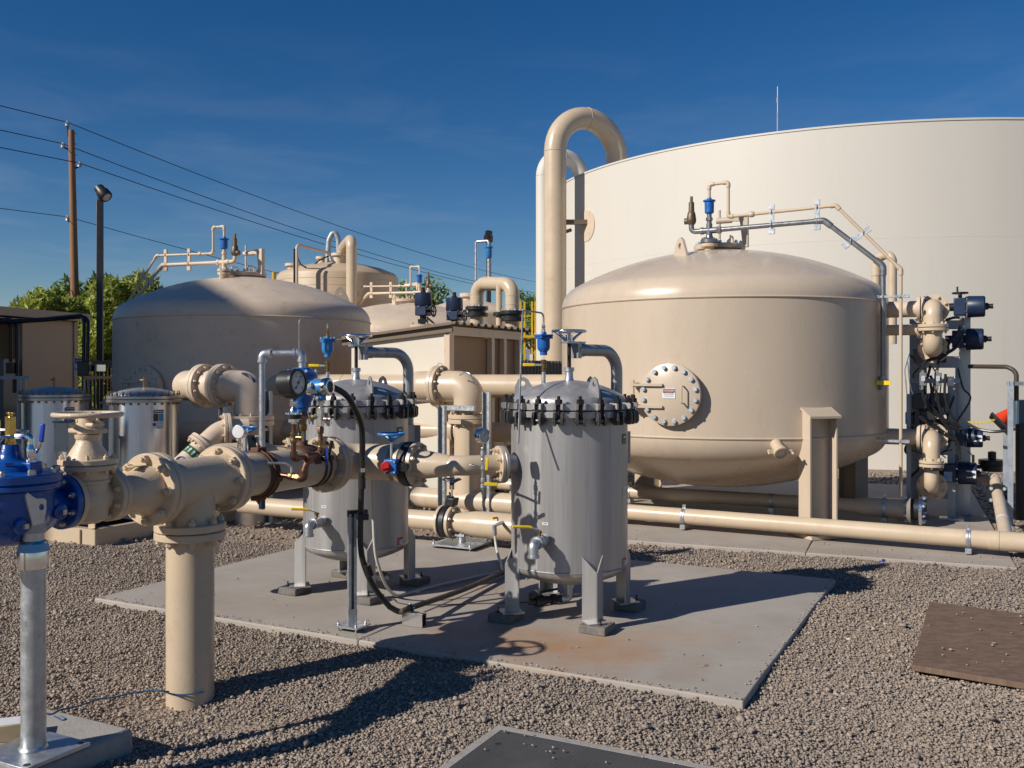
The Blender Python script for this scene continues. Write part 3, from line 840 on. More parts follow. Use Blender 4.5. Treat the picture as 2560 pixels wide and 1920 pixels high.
part('junction_box', MB().box(at(46, 965, 13.75), (.13, .1, .2)), BLKM, cd, bev=.01)
pw = [at(223 + i * 1.0, 905, 13.1) for i in range(2)]
for k in range(5):
    a = at(224, 904 + k * 2.4, 13.05); b = at(345, 902 + k * 2.2, 14.3)
    part('cable', MB().tube([a, a.lerp(b, .5) - Z * .01 * k, b], .011, 7), CONDB, cd)
part('clamp_rail', MB().box(at(241, 920, 13.1), (.24, .03, .09)), CHROME, cd)
def sign(name, label, o, ex, ey, w, h, lines, oval=True, cat='sign'):
    t = thing(name, label, cat, o)
    ez = ex.cross(ey).normalized()
    part('plate', MB().box(o, (w, h, .004), ex, ey), WHT, t)
    top = h * .34
    part('header', MB().box(o + ey * (h * .5 - top * .5 - h * .06) + ez * .0035, (w * .9, top, .003), ex, ey), INK, t)
    ov = [(math.copysign(abs(math.cos(a)) ** .5, math.cos(a)) * w * .42, math.copysign(abs(math.sin(a)) ** .7, math.sin(a)) * top * .42) for a in [2 * math.pi * k / 28 for k in range(28)]]
    part('oval', MB().prism(ov, o + ey * (h * .5 - top * .5 - h * .06) + ez * .006, ex, ey, .002), REDL, t)
    text('lettering', 'DANGER', top * .78, o + ey * (h * .5 - top * .5 - h * .06), ex, ey, WHT, t, .0075)
    for k, (s, sz) in enumerate(lines):
        text('lettering', s, sz, o + ey * (h * (.02 - .155 * k) if len(lines) > 2 else h * (-.08 - .24 * k)), ex, ey, INK, t, .0025)
    return t
so = at(201, 912, 13.45)
sign('danger_sign', 'white danger sign fixed beside the wooden pole, partly behind black conduit', so, V(.99, .1, 0), Z, .165, .205, [('THIS', .05), ('POWER', .045)])
pst = thing('sign_post', 'grey steel post below the white danger sign', 'post', V(so.x + .06, 13.5, 0))
part('post', MB().box(V(so.x + .07, 13.5, .8), (.05, .05, 1.6)), GALVD, pst)
# ------------------------------------------------------------------ pressure filter tanks
def tori(Rr, L, k, n=10, m=14):
    ph = math.asin((Rr - k) / (L - k)); out = []
    for i in range(n + 1):
        th = (math.pi / 2 - ph) * i / n
        out.append((k * math.sin(th), Rr - k + k * math.cos(th)))
    zc = -math.sqrt((L - k) ** 2 - (Rr - k) ** 2)
    for i in range(1, m + 1):
        a = ph * (1 - i / m); out.append((zc + L * math.cos(a), L * math.sin(a) if i < m else 0))
    return out
TR, TZ0, TZ1 = 1.65, .913, 2.163
HEAD = tori(TR, 3.2, .24)
def tank(label, c, m, bm, manhole=True, group='tan pressure filter tanks', legs=True, manway=True, zoff=0.0, lugs=((-.26, -.96, .6), (.95, .3, 1.25), (-.5, .87, 1.0))):
    c = V(c) + Z * zoff
    t = thing('filter_tank', label, 'tank', c, group)
    part('shell', MB().lathe([(TZ0, TR), (TZ1, TR)], c, Z, 128, cap=False), m, t)
    part('top_head', MB().lathe([(TZ1 + z, r) for z, r in HEAD], c, Z, 128, cap=False), m, t)
    part('bottom_head', MB().lathe([(TZ0 - z, r) for z, r in reversed(HEAD)], c, Z, 128, cap=False), m, t)
    part('weld_bead', MB().torus(c + Z * TZ1, Z, TR + .001, .011, 160, 6), m, t)
    part('weld_bead', MB().torus(c + Z * TZ0, Z, TR + .001, .011, 160, 6), m, t)
    if legs:
        for k in range(4):
            a = math.atan2(-.951, .309) + k * math.pi / 2
            ro = V(math.cos(a), math.sin(a), 0); ta = V(-math.sin(a), math.cos(a), 0)
            lg = MB(); b = c + ro * (TR - .06)
            w, d = .27, .145
            for s in (-1, 1):
                lg.prism([(0, .06), (d + .02, .06), (d + .02, 1.10), (0, 1.20)], b + ta * (s * w / 2), ro, Z, .014)
            lg.box(b + ro * .05 + Z * .6, (.014, w, 1.10), ro, ta)
            l = part('leg', lg, m, t)
            part('leg_cap', MB().prism([(-.005, 0), (d + .05, -.105), (d + .05, -.085), (-.005, .02)], b + Z * 1.20, ro, Z, w + .05), m, l)
            part('base_plate', MB().box(b + ro * .1 + Z * .075, (.34, .4, .03), ro, ta), m, l)
    for lx_, ly_, lr_ in lugs:
        ro = V(lx_, ly_, 0).normalized()
        zh = np.interp(lr_, [q[1] for q in reversed(HEAD)], [q[0] for q in reversed(HEAD)])
        p = c + ro * lr_ + Z * (TZ1 + zh - .03)
        lug = MB(); out = [(-.13, .0), (.15, -.06), (.12, .04), (.06, .17), (.02, .20), (-.03, .19), (-.06, .15)]
        lug_plate(lug, p, ro if lr_ > .9 else V(.35, -.94, 0).normalized(), Z, out, (.01, .115), .03, .026)
        part('lifting_lug', lug, m, t)
    if manhole:
        n = -D2; e = D1; mc = c + n * TR + Z * 1.30
        part('manhole_neck', MB().lathe([(-.2, .235), (.02, .235)], mc, n, 48, cap=False), m, t)
        mh = part('manhole_cover', MB().lathe([(.01, .2), (.01, .272), (.02, .276), (.036, .276), (.038, .272), (.039, .278), (.07, .278), (.074, .272), (.074, 0)], mc, n, 64, cap=False), m, t)
        bolts(mh, mc + n * .074, n, .243, 16, .0215, bm, tail=0)
        fr = mc + n * .09
        hg = MB()
        for zz in (.085, -.11):
            hg.box(fr - e * .2 + Z * zz, (.28, .022, .022), e, n)
            hg.box(fr - e * .34 + Z * zz - n * .06, (.05, .10, .04), e, n)
        hg.cyl(fr - e * .335 + Z * .13 - n * .01, fr - e * .335 - Z * .14 - n * .01, .011, 10)
        part('hinge', hg, m, mh)
        part('handle', MB().tube(fillet([fr + e * .13 + Z * .075 - n * .02, fr + e * .13 + Z * .075 + n * .05, fr + e * .13 - Z * .075 + n * .05, fr + e * .13 - Z * .075 - n * .02], .012, 3), .007, 8), m, mh)
    if manway:
        top = c + Z * (TZ1 + HEAD[-1][0] - .015)
        mw = part('manway', MB().lathe([(-.05, .22), (.03, .22), (.03, .262), (.05, .266), (.075, .266), (.08, .26), (.08, 0)], top, Z, 48, cap=False), m, t)
        bolts(mw, top + Z * .08, Z, .23, 16, .02, bm, tail=.4)
        dv = MB(); e = D1
        dv.prism([(-.02, .0), (.03, .0), (.03, .34), (-.17, .32), (-.17, .28), (-.05, .27)], top + e * .27 + Z * .05, e, Z, .06)
        dv.cyl(top + e * .13 + Z * .34, top - e * .03 + Z * .34, .032, 12)
        dv.cyl(top + Z * .08, top + Z * .45, .013, 10)
        part('davit', dv, m, t)
        hd = MB()
        for s in (-1, 1):
            hd.tube(fillet([top + e * .14 * s + D2 * -.12 + Z * .07, top + e * .14 * s + D2 * -.12 + Z * .16, top + e * .14 * s - D2 * .0 + Z * .16, top + e * .14 * s - D2 * .0 + Z * .07], .02, 3), .01, 8)
        part('manway_handle', hd, m, t)
    return t
def lug_plate(mb, o, ex, ey, outline, hc, hr, th):
    """plate with a round hole: outline polygon bridged to a circle"""
    n = len(outline); k = 3; ring = []
    for i in range(n):
        a, b = outline[i], outline[(i + 1) % n]
        for j in range(k): ring.append((a[0] + (b[0] - a[0]) * j / k, a[1] + (b[1] - a[1]) * j / k))
    m = len(ring); cir = []
    for p in ring:
        a = math.atan2(p[1] - hc[1], p[0] - hc[0]); cir.append((hc[0] + hr * math.cos(a), hc[1] + hr * math.sin(a)))
    ez = ex.cross(ey).normalized(); v = []
    for s in (-1, 1):
        for L in (ring, cir):
            v += [V(o) + ex * p[0] + ey * p[1] + ez * (s * th / 2) for p in L]
    f = []
    for i in range(m):
        j = (i + 1) % m
        f += [(j, i, m + i, m + j), (2 * m + i, 2 * m + j, 3 * m + j, 3 * m + i), (i, j, 2 * m + j, 2 * m + i), (m + j, m + i, 3 * m + i, 3 * m + j)]
    return mb.add(v, f)

T1 = V(2.177, 9.862, 0); T2 = V(-3.567, 12.6, 0); T3 = V(-1.93, 17.2, 0)
tank('large tan filter tank at right with blue-bolted manhole', T1, TANT, ZINC, lugs=((-.62, -.78, .85), (.96, .27, 1.3), (-.5, .87, 1.0)))
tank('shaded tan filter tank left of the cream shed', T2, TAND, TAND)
tank('tan filter tank seen over the cream shed roof', T3, TAND, TAND, manhole=False)
t4 = thing('small_tank', 'small tan domed tank behind the actuators', 'tank', V(-.98, 21.2, 0))
part('shell', MB().lathe([(0, 1.05), (2.75, 1.05)], V(-.98, 21.2, 0), Z, 64, cap=False), TAND, t4)
part('top_head', MB().lathe([(2.75 + z * .62, r * 1.05 / TR) for z, r in HEAD], V(-.98, 21.2, 0), Z, 64, cap=False), TAND, t4)
part('top_nozzle', MB().lathe([(3.0, .13), (3.14, .13), (3.14, .2), (3.22, .2), (3.22, 0)], V(-.98, 21.2, .05), Z, 24), TAND, t4)

# danger placard on the near manhole
pl = T1 - D2 * (TR + .077) + Z * 1.31 - D1 * .005
sign('danger_placard', 'small danger placard on the blue-bolted manhole cover', pl, D1, Z, .118, .088, [('PERMIT REQUIRED', .0115), ('CONFINED SPACE', .0115), ('DO NOT ENTER', .0115)])
pl2 = T2 - D2 * (TR + .077) + Z * 1.27 + D1 * .02
sign('danger_placard', 'small danger placard on the shaded left tank manhole', pl2, D1, Z, .14, .10, [('PERMIT REQUIRED', .013), ('CONFINED SPACE', .013), ('DO NOT ENTER', .013)])
# drain cap on the near tank's lower head
dn = thing('drain_cap', 'tan capped drain stub low on the right tank', 'drain cap', T1)
dc = at(1944, 1118, 8.19); da = V(.12, -.80, -.55).normalized()
part('stub', MB().lathe([(-.22, .05), (.05, .05)], dc, da, 28, cap=False), TAN, dn)
part('cap', MB().lathe([(.04, .054), (.05, .062), (.085, .064), (.09, .056), (.075, .045), (.075, 0)], dc, da, 28), TAN, dn)
e1, e2 = perp(da)
ears = MB()
for s in (-1, 1): ears.box(dc + da * .06 + X * s * .078, (.05, .03, .035)).tube([dc + da * .05 + X * s * .1, dc + da * .1 + X * s * .105], .008, 8)
part('cam_lever', ears, TAN, dn)

# ---- vent trees on top of the tanks
def air_valve_blue(t, p, z0, z1, r, m):
    """lidded cylindrical valve body"""
    L = z1 - z0
    b = part('valve_body', MB().lathe([(0, r * .35), (L * .06, r * .35), (L * .07, r * .75), (L * .13, r * .95), (L * .78, r), (L * .78, r * 1.28), (L * .86, r * 1.3), (L * .87, r * 1.2), (L * .92, r * .5), (L, r * .45)], p + Z * (z0 - p.z), Z, 28), m, t)
    return b
def vent_tree(label_t, label_v, label_r, nz, dd, pm, gm, relief_side, z=0.0, small=False, group='tank vent piping'):
    t = thing('vent_piping', label_t, 'piping', nz, group)
    b = nz + Z * z
    part('nozzle', MB().lathe([(2.62, .046), (2.76, .046), (2.765, .085), (2.80, .085), (2.80, .04)], b, Z, 24, cap=False), pm, t)
    fl = part('flange', MB().lathe([(2.805, .04), (2.805, .088), (2.835, .088), (2.84, .05), (2.87, .035), (2.88, .035)], b, Z, 24, cap=False), gm, t)
    bolts(fl, b + Z * 2.835, Z, .07, 6, .011, gm)
    part('gasket', MB().lathe([(2.797, .087), (2.808, .087)], b, Z, 24), BLACK, t)
    part('cross_fitting', MB().cyl(b + Z * 2.86, b + Z * 3.0, .031, 16).cyl(b + Z * 2.93 - dd * .07, b + Z * 2.93 + dd * .085, .031, 16).lathe([(.08, .04), (.12, .04)], b + Z * 2.93, dd, 6).lathe([(-.09, .037), (-.06, .037)], b + Z * 2.93, dd, 10), gm, t)
    part('stem', MB().cyl(b + Z * 2.98, b + Z * 3.11, .024, 14).lathe([(3.03, .035), (3.06, .035)], b, Z, 8), gm, t)
    # lower drain line
    lo = [b + Z * 2.93, b + dd * 1.113 + Z * 2.95, b + dd * 1.642 + Z * 2.49, b + dd * 1.642 + Z * 1.42]
    part('drain_line', MB().tube(fillet(lo, .07), .024, 14), gm, t)
    for q in (1, 2):
        e0, e1_ = (lo[q - 1] - lo[q]).normalized(), (lo[q + 1] - lo[q]).normalized()
        part('elbow', MB().tube(fillet([lo[q] + e0 * .09, lo[q], lo[q] + e1_ * .09], .06), .031, 14), gm, t)
    # upper vent line
    up = [b + Z * 3.23, b + Z * 3.395, b + dd * .193 + Z * 3.40, b + dd * .193 + Z * 3.055, b + dd * 1.222 + Z * 3.085, b + dd * 1.795 + Z * 2.447, b + dd * 1.795 + Z * .35]
    part('vent_line', MB().tube(fillet(up, .03), .0155, 12), pm, t)
    for q in range(1, 6):
        e0, e1_ = (up[q - 1] - up[q]).normalized(), (up[q + 1] - up[q]).normalized()
        part('elbow', MB().tube(fillet([up[q] + e0 * .05, up[q], up[q] + e1_ * .05], .03), .022, 12), pm, t)
    part('union', MB().lathe([(-.02, .024), (-.01, .03), (.02, .03), (.03, .024)], b + dd * .42 + Z * 3.062, dd, 10), pm, t)
    # strut clamps tying the two lines together
    def cl(p, q):
        d = (q - p); e = d.normalized(); side = e.cross(dd).normalized()
        mb = MB().box((p + q) / 2, (d.length + .12, .022, .045), e, side)
        for r_, x in ((.031, p), (.022, q)): mb.torus(x, dd, r_, .005, 20, 6)
        mb.box(p - e * .06, (.05, .03, .06), e, side).box(q + e * .05, (.05, .03, .05), e, side)
        part('strut_clamp', mb, GALV if gm is GALVK else pm, t)
    cl(b + dd * .62 + Z * 2.94, b + dd * .62 + Z * 3.067); cl(b + dd * 1.05 + Z * 2.95, b + dd * 1.05 + Z * 3.082)
    cl(b + dd * 1.36 + Z * 2.735, b + dd * 1.47 + Z * 2.81); cl(b + dd * 1.642 + Z * 2.2, b + dd * 1.795 + Z * 2.2)
    if not small: cl(b + dd * 1.642 + Z * .86, b + dd * 1.795 + Z * .86)
    v = thing('air_release_valve', label_v, 'valve', b + Z * 3.09, 'blue air valves on tanks')
    air_valve_blue(v, b, 3.09 + z, 3.26 + z, .048, MIDB)
    rv = thing('relief_valve', label_r, 'valve', b - dd * .2 + Z * 2.93, 'bronze relief valves')
    q = b - dd * .185 + Z * 2.93
    part('elbow', MB().tube(fillet([b - dd * .07 + Z * 2.93, q, q + Z * .085], .045), .027, 14), gm, rv)
    part('body', MB().lathe([(.07, .028), (.09, .045), (.12, .05), (.17, .043), (.20, .036), (.205, .030), (.30, .028), (.305, .016), (.36, .015)], q, Z, 16), BRONZ, rv)
    part('outlet', MB().lathe([(0, .03), (.07, .032), (.07, .02)], q + Z * .11, -dd if relief_side < 0 else dd * -1, 14), BRONZ, rv)
    return t
n1 = T1 - D2 * .4
vt = vent_tree('galvanised and tan vent lines bending down the right tank', 'blue air valve atop the right tank', 'bronze relief valve atop the right tank', n1, D1, TAN, GALVK, 1)
hv = n1 + D1 * 1.642 + Z * 1.40
part('ball_valve', MB().cyl(hv + Z * .06, hv - Z * .07, .034, 14).lathe([(-.05, .03), (.05, .03)], hv, D1, 12), GALVD, vt)
part('valve_handle', MB().box(hv + V(-.02, -.06, .0), (.13, .014, .04), D1, D2), YEL, vt)
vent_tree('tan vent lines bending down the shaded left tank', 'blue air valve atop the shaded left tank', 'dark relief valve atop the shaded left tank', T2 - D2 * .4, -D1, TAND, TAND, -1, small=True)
vent_tree('tan vent lines above the cream shed', 'blue air valve above the cream shed', 'bronze relief valve beside the navy actuator', T3 + V(.27, -.32, 0), -D1, TAND, TAND, -1, small=True)

# ---- tall ribbed fiberglass tank far behind
fc = V(-3.48, 18.8, 0); fR = 1.2
ft = thing('fiberglass_tank', 'tall ribbed tan fiberglass tank behind the left filter tank', 'tank', fc)
part('shell', MB().lathe([(0, fR), (3.34, fR), (3.40, fR - .02)], fc, Z, 96, cap=False), FRP, ft)
part('dome', MB().lathe([(3.40, fR - .02), (3.46, fR - .07), (3.55, fR * .75), (3.64, fR * .42), (3.68, .16), (3.68, 0)], fc, Z, 96, cap=False), FRP, ft)
bel = MB()
for k in range(9):
    zz = 3.28 - k * .14
    bel.torus(fc + Z * zz, Z, fR - .001, .006, 96, 6)
part('winding_rib', bel, FRP, ft)
nzl = MB()
for a, r, h in (((-.9, .05), .17, .17), ((.12, -.55), .15, .30), ((-.28, -.2), .12, .28), ((.0, -.1), .1, .2)):
    p = fc + V(a[0], a[1], 3.45)
    nzl.lathe([(0, r * .7), (h, r * .7), (h, r), (h + .05, r), (h + .05, 0)], p, Z, 24)
part('nozzle', nzl, TAND, ft)
vp = thing('vent_pipe', 'vertical tan pipe in front of the far ribbed tank', 'pipe', V(-2.9, 17.35, 0))
q0 = at(879, 760, 17.4)
part('pipe', MB().tube(fillet([V(q0.x, q0.y, 0), V(q0.x, q0.y, at(0, 596, 17.4).z), at(856, 622, 18.3), at(858, 668, 18.3)], .16), .10, 24), TAN, vp)
part('flange', MB().lathe([(0, .19), (.05, .19), (.05, .1)], at(858, 668, 18.3), Z, 24), BLKM, vp)
arch = thing('arched_hose', 'grey arched hose on the far ribbed tank', 'hose', at(838, 660, 18.4))
part('hose', MB().tube(fillet([at(818, 660, 18.5), at(822, 600, 18.5), at(836, 574, 18.5), at(846, 600, 18.5), at(847, 650, 18.5)], .25), .052, 14), GALVD, arch)
wv = thing('water_line', 'thin tan pipe frame left of the far ribbed tank', 'pipe', at(742, 720, 17.4))
part('pipe', MB().tube(fillet([at(742, 720, 17.4), at(742, 612, 17.4), at(822, 632, 18.4), at(828, 652, 18.4)], .07), .028, 10), TAND, wv)
part('dark_pole', MB().tube([at(736, 720, 17.3), at(736, 622, 17.3)], .02, 8), BLKM, wv)
part('cable', MB().tube(smooth_path([at(740, 628, 17.4), at(752, 660, 17.7), at(775, 668, 18.0), at(800, 650, 18.2), at(822, 640, 18.3)]), .014, 8), CONDB, wv)
yr = thing('yellow_handrail', 'yellow handrail left of the far ribbed tank', 'handrail', V(-5.2, 20.3, 0))
a_, b_ = at(684, 735, 20.3), at(712, 735, 20.3)
part('rail', MB().tube([at(685, 900, 20.3), at(685, 681, 20.3), at(711, 679, 20.3), at(711, 900, 20.3)], .045, 8), YELP, yr)
part('mid_rail', MB().tube([at(685, 706, 20.3), at(711, 704, 20.3)], .035, 8).tube([at(711, 685, 20.3), at(745, 684, 20.6)], .035, 8), YELP, yr)

# ---- yellow ladder and platform between shed and reservoir
yl = thing('yellow_ladder', 'yellow caged ladder right of the arched tan pipe', 'ladder', V(.4, 19.5, 0))
for px in (1301, 1311, 1330, 1338):
    part('upright', MB().box(at(px, 850, 19.5) + Z * 0, (.04, .04, 1.6)), YELP, yl)
for k in range(4):
    part('rung', MB().box(at(1320, 790 + k * 34, 19.5), (.16, .025, .025)), YELP, yl)
part('landing', MB().box(at(1318, 842, 19.4), (.36, .3, .05)), YELP, yl)
gc = thing('grey_post', 'grey steel post beside the yellow ladder', 'post', V(.35, 18.5, 0))
part('post', MB().box(V(at(1320, 880, 18.5).x, 18.5, .9), (.1, .1, 2.1)), GALVD, gc)
part('cover_strip', MB().box(V(at(1328, 880, 18.4).x, 18.4, .95), (.06, .02, 1.8)), WHT, gc)
gw = thing('ribbed_wall', 'low grey ribbed steel wall behind the right filter housing', 'wall', V(.5, 14, 0))
wp0, wp1 = at(1286, 898, 13.4), at(1420, 902, 14.8); wp0.z = wp1.z = 0
wd_ = (wp1 - wp0).normalized()
part('sheet', MB().box(wp0.lerp(wp1, .5) + Z * .83, ((wp1 - wp0).length, .04, 1.68), wd_, wd_.cross(Z)), GREYW, gw)
rb = MB().box(V(0, 0, .83), (.03, .03, 1.66)).mesh('rib', GREYW, None, False)
for k in range(17):
    inst('rib', rb, gw, wp0.lerp(wp1, k / 16) - wd_.cross(Z) * -.03, Z)

# ---- cream open shed
sc0 = V(-.72, 10.5, 0); sd = D1; sl = -D1
sh = thing('equipment_shed', 'cream shed with brown front panels and dark corrugated roof', 'shed', sc0)
Ls, Ds = 1.30, 1.72
part('side_wall', MB().prism([(0, 0), (Ls, 0), (Ls, 1.86), (0, 2.0)], sc0, sl, Z, .05), CREAM2, sh)
part('back_wall', MB().box(sc0 + sl * Ls + D2 * Ds * .5 + Z * .93, (.04, Ds, 1.84), sl, D2), STUCC, sh)
part('far_wall', MB().prism([(.03, 0), (Ls - .02, 0), (Ls - .02, 1.84), (.03, 1.97)], sc0 + D2 * Ds, sl, Z, .04), STUCC, sh)
for k, s in enumerate((.0, .98, 1.30, 1.72)):
    part('post', MB().box(sc0 + D2 * s + sd * .02 + Z * .99, (.07, .07 if k else .1, 1.98), sd, D2), TAND, sh)
for s0_, s1_ in ((.06, .94), (1.02, 1.26), (1.34, 1.68)):
    part('screen_panel', MB().box(sc0 + D2 * (s0_ + s1_) / 2 - sd * .03 + Z * .98, (.02, s1_ - s0_, 1.86), sd, D2), STUCC, sh)
part('beam', MB().box(sc0 + D2 * Ds * .5 + sd * .03 + Z * 1.96, (.06, Ds + .1, .1), sd, D2), TAND, sh)
part('lower_rail', MB().box(sc0 + D2 * Ds * .5 + sd * .03 + Z * .62, (.05, Ds, .06), sd, D2), TAND, sh)
rfm = MB(); nrib = 12; pts = []
for k in range(nrib):
    y0 = -.12 + (Ds + .3) * k / nrib; y1 = -.12 + (Ds + .3) * (k + 1) / nrib; q = (y1 - y0)
    pts += [(y0, 0), (y0 + q * .45, 0), (y0 + q * .6, .03), (y0 + q * .85, .03)]
pts.append((-.12 + Ds + .3, 0))
A = sc0 + sd * .12 + Z * 2.035; B = sc0 + sl * (Ls + .14) + Z * 1.885
n = len(pts)
rfm.v = [A + D2 * p[0] + Z * p[1] for p in pts] + [B + D2 * p[0] + Z * p[1] for p in pts] + [A + D2 * p[0] + Z * (p[1] - .012) for p in pts] + [B + D2 * p[0] + Z * (p[1] - .012) for p in pts]
rfm.f = [(i, i + 1, n + i + 1, n + i) for i in range(n - 1)] + [(2 * n + i + 1, 2 * n + i, 3 * n + i, 3 * n + i + 1) for i in range(n - 1)] + [(i + 1, i, 2 * n + i, 2 * n + i + 1) for i in range(n - 1)] + [(0, n, 3 * n, 2 * n), (n - 1, 3 * n - 1, 4 * n - 1, 2 * n - 1), (n, n + 1, 3 * n + 1, 3 * n)]
part('roof', rfm, ROOFM, sh, smooth=False)
part('fascia', MB().prism([(-.1, 1.945), (Ls + .1, 1.81), (Ls + .1, 1.89), (-.1, 2.03)], sc0 - D2 * .06, sl, Z, .03), ROOFM, sh)
part('screw', MB().lathe([(0, .016), (.01, .012)], sc0 + sl * .06 - D2 * .03 + Z * 1.42, -D2, 8), GALVD, sh)

# ---- arched pipe behind the shed with black couplings
ap = thing('arched_pipe', 'tan arched pipe with black couplings behind the shed', 'pipe', V(-.5, 13.4, 0))
aL, aR = at(1192, 800, 13.4), at(1281, 800, 12.9)
zt = at(0, 703, 13.1).z
part('pipe', MB().tube(fillet([V(aL.x, aL.y, 0), V(aL.x, aL.y, zt), V(aR.x, aR.y, zt - .06), V(aR.x, aR.y, 0)], .17, 8), .098, 28), TAN, ap)
for p, zz in ((aL, 779), (aR, 790)):
    zc = at(0, zz, p.y).z; b = V(p.x, p.y, zc)
    f = part('coupling', MB().ringplate(b + Z * .02, Z, .1, .165, .05).ringplate(b - Z * .07, Z, .1, .165, .05).cyl(b - Z * .02, b + Z * .02, .13, 24), BLKM, ap)
    bolts(f, b + Z * .07, Z, .142, 12, .014, ZINC)
sgl = MB()
for p, zs in ((aL, (737, 760, 800, 830)), (aR, (740, 762, 812))):
    for zz in zs: sgl.torus(V(p.x, p.y, at(0, zz, p.y).z), Z, .0985, .004, 32, 5)
part('pipe_seam', sgl, TAND, ap)
sp = at(1248, 800, 13.0)
part('branch_pipe', MB().cyl(V(sp.x, sp.y, 0), V(sp.x, sp.y, zt - .05), .045, 16), TAN, ap)
f = part('coupling', MB().ringplate(V(sp.x, sp.y, at(0, 790, 13).z), Z, .04, .085, .05), BLKM, ap)
bolts(f, V(sp.x, sp.y, at(0, 790, 13).z + .05), Z, .07, 6, .011, ZINC)
av = thing('air_release_valve', 'blue air valve standing on the arched tan pipe', 'valve', at(1222, 650, 13.2), 'blue air valves on tanks')
ab = at(1222, 650, 13.2)
air_valve_blue(av, V(ab.x, ab.y, at(0, 648, 13.2).z), at(0, 648, 13.2).z, at(0, 612, 13.2).z, .048, SKYB)
part('stem', MB().cyl(V(ab.x, ab.y, zt), V(ab.x, ab.y, at(0, 646, 13.2).z), .022, 10), GALV, av)
part('vent_tube', MB().tube(fillet([V(ab.x, ab.y, at(0, 613, 13.2).z), V(ab.x, ab.y, at(0, 602, 13.2).z), at(1190, 604, 13.3), at(1190, 700, 13.3)], .03), .02, 10), GALV, av)

# ---- actuators on the shed's valves
def actuator(label, c, ax, s=1.0, wheel=None, up=Z, lblside=None, group='navy valve actuators'):
    """electric actuator: gearbox block + drum cover along ax"""
    t = thing('valve_actuator', label, 'actuator', c, group)
    ax = ax.normalized(); sd_ = ax.cross(up).normalized()
    part('gearbox', MB().box(c - ax * .055 * s, (.10 * s, .13 * s, .15 * s), ax, sd_), NAVY, t, bev=.008 * s)
    part('cover', MB().lathe([(0, .088 * s), (.012 * s, .094 * s), (.13 * s, .09 * s), (.14 * s, .08 * s), (.14 * s, 0)], c, ax, 28), NAVY, t)
    part('mount', MB().lathe([(-.16 * s, .035 * s), (-.105 * s, .035 * s), (-.10 * s, .06 * s), (-.07 * s, .06 * s)], c, ax, 14), BLKM, t)
    part('plug', MB().lathe([(.14 * s, .03 * s), (.16 * s, .03 * s), (.165 * s, .02 * s), (.20 * s, .022 * s), (.2 * s, 0)], c, ax, 12), BLKM, t)
    if wheel is not None:
        wdir = wheel.normalized(); wc_ = c - ax * .055 * s + wdir * .12 * s
        w = part('handwheel', MB().torus(wc_, wdir, .06 * s, .008 * s, 26, 6).cyl(wc_ - wdir * .06 * s, wc_, .016 * s, 10), BLKM, t)
        e1, e2 = perp(wdir)
        part('spoke', MB().box(wc_, (.12 * s, .012 * s, .01 * s), e1, e2).box(wc_, (.012 * s, .12 * s, .01 * s), e1, e2).cyl(wc_ + e1 * .05 * s, wc_ + e1 * .05 * s + wdir * .06 * s, .008 * s, 8), BLKM, w)
    if lblside is not None:
        part('label_plate', MB().box(c + ax * .07 * s + lblside * .092 * s, (.07 * s, .06 * s, .004), ax, lblside.cross(ax)), WHT, t)
    bolts(t.children[1] if len(t.children) > 1 else t, c + ax * .0, -ax, .082 * s, 6, .008 * s, CHROME)
    return t
for lab, px, py, dp in (('navy actuator with side wheel left over the shed roof', 1058, 765, 11.6), ('navy actuator with side wheel right over the shed roof', 1136, 777, 11.7)):
    c = at(px, py, dp)
    actuator(lab, c, Z, 1.15, wheel=V(.9, -.3, 0), up=V(.3, .9, 0), lblside=None)
    st = bpy.data.objects[[o.name for o in bpy.data.objects if o.name.startswith('valve_actuator')][-1]]
    part('stem', MB().cyl(V(c.x, c.y, .0), c - Z * .15, .035, 12), BLKM, st)
    part('bracket', MB().box(c - Z * .19, (.12, .12, .05)), BLKM, st)
    part('conduit', MB().tube(smooth_path([c + V(.05, -.05, -.14), c + V(.16, -.05, -.26), c + V(.22, 0, -.5)]), .012, 8), CONDB, st)
bf = thing('bonnet_flange', 'tan bolted bonnet just above the shed roof edge', 'flange', at(1058, 812, 11.6))
bb = at(1058, 816, 11.6)
f = part('flange', MB().lathe([(-.1, .1), (-.02, .12), (-.02, .17), (.02, .17), (.02, 0)], bb, Z, 28), TAN, bf)
bolts(f, bb + Z * .02, Z, .14, 8, .013, TAN)

# ---- small looped pipe behind the near tank's right shoulder
lpz = thing('looped_pipe', 'tan inverted pipe loop behind the right tank shoulder', 'pipe', at(2215, 690, 11.3))
part('pipe', MB().tube(fillet([at(2190, 760, 11.5), at(2190, 648, 11.5), at(2231, 630, 11.3), at(2231, 860, 11.3)], .09, 6), .052, 20), TAN, lpz)
part('collar', MB().cyl(at(2190, 690, 11.5), at(2190, 664, 11.5), .058, 20), TAN, lpz)
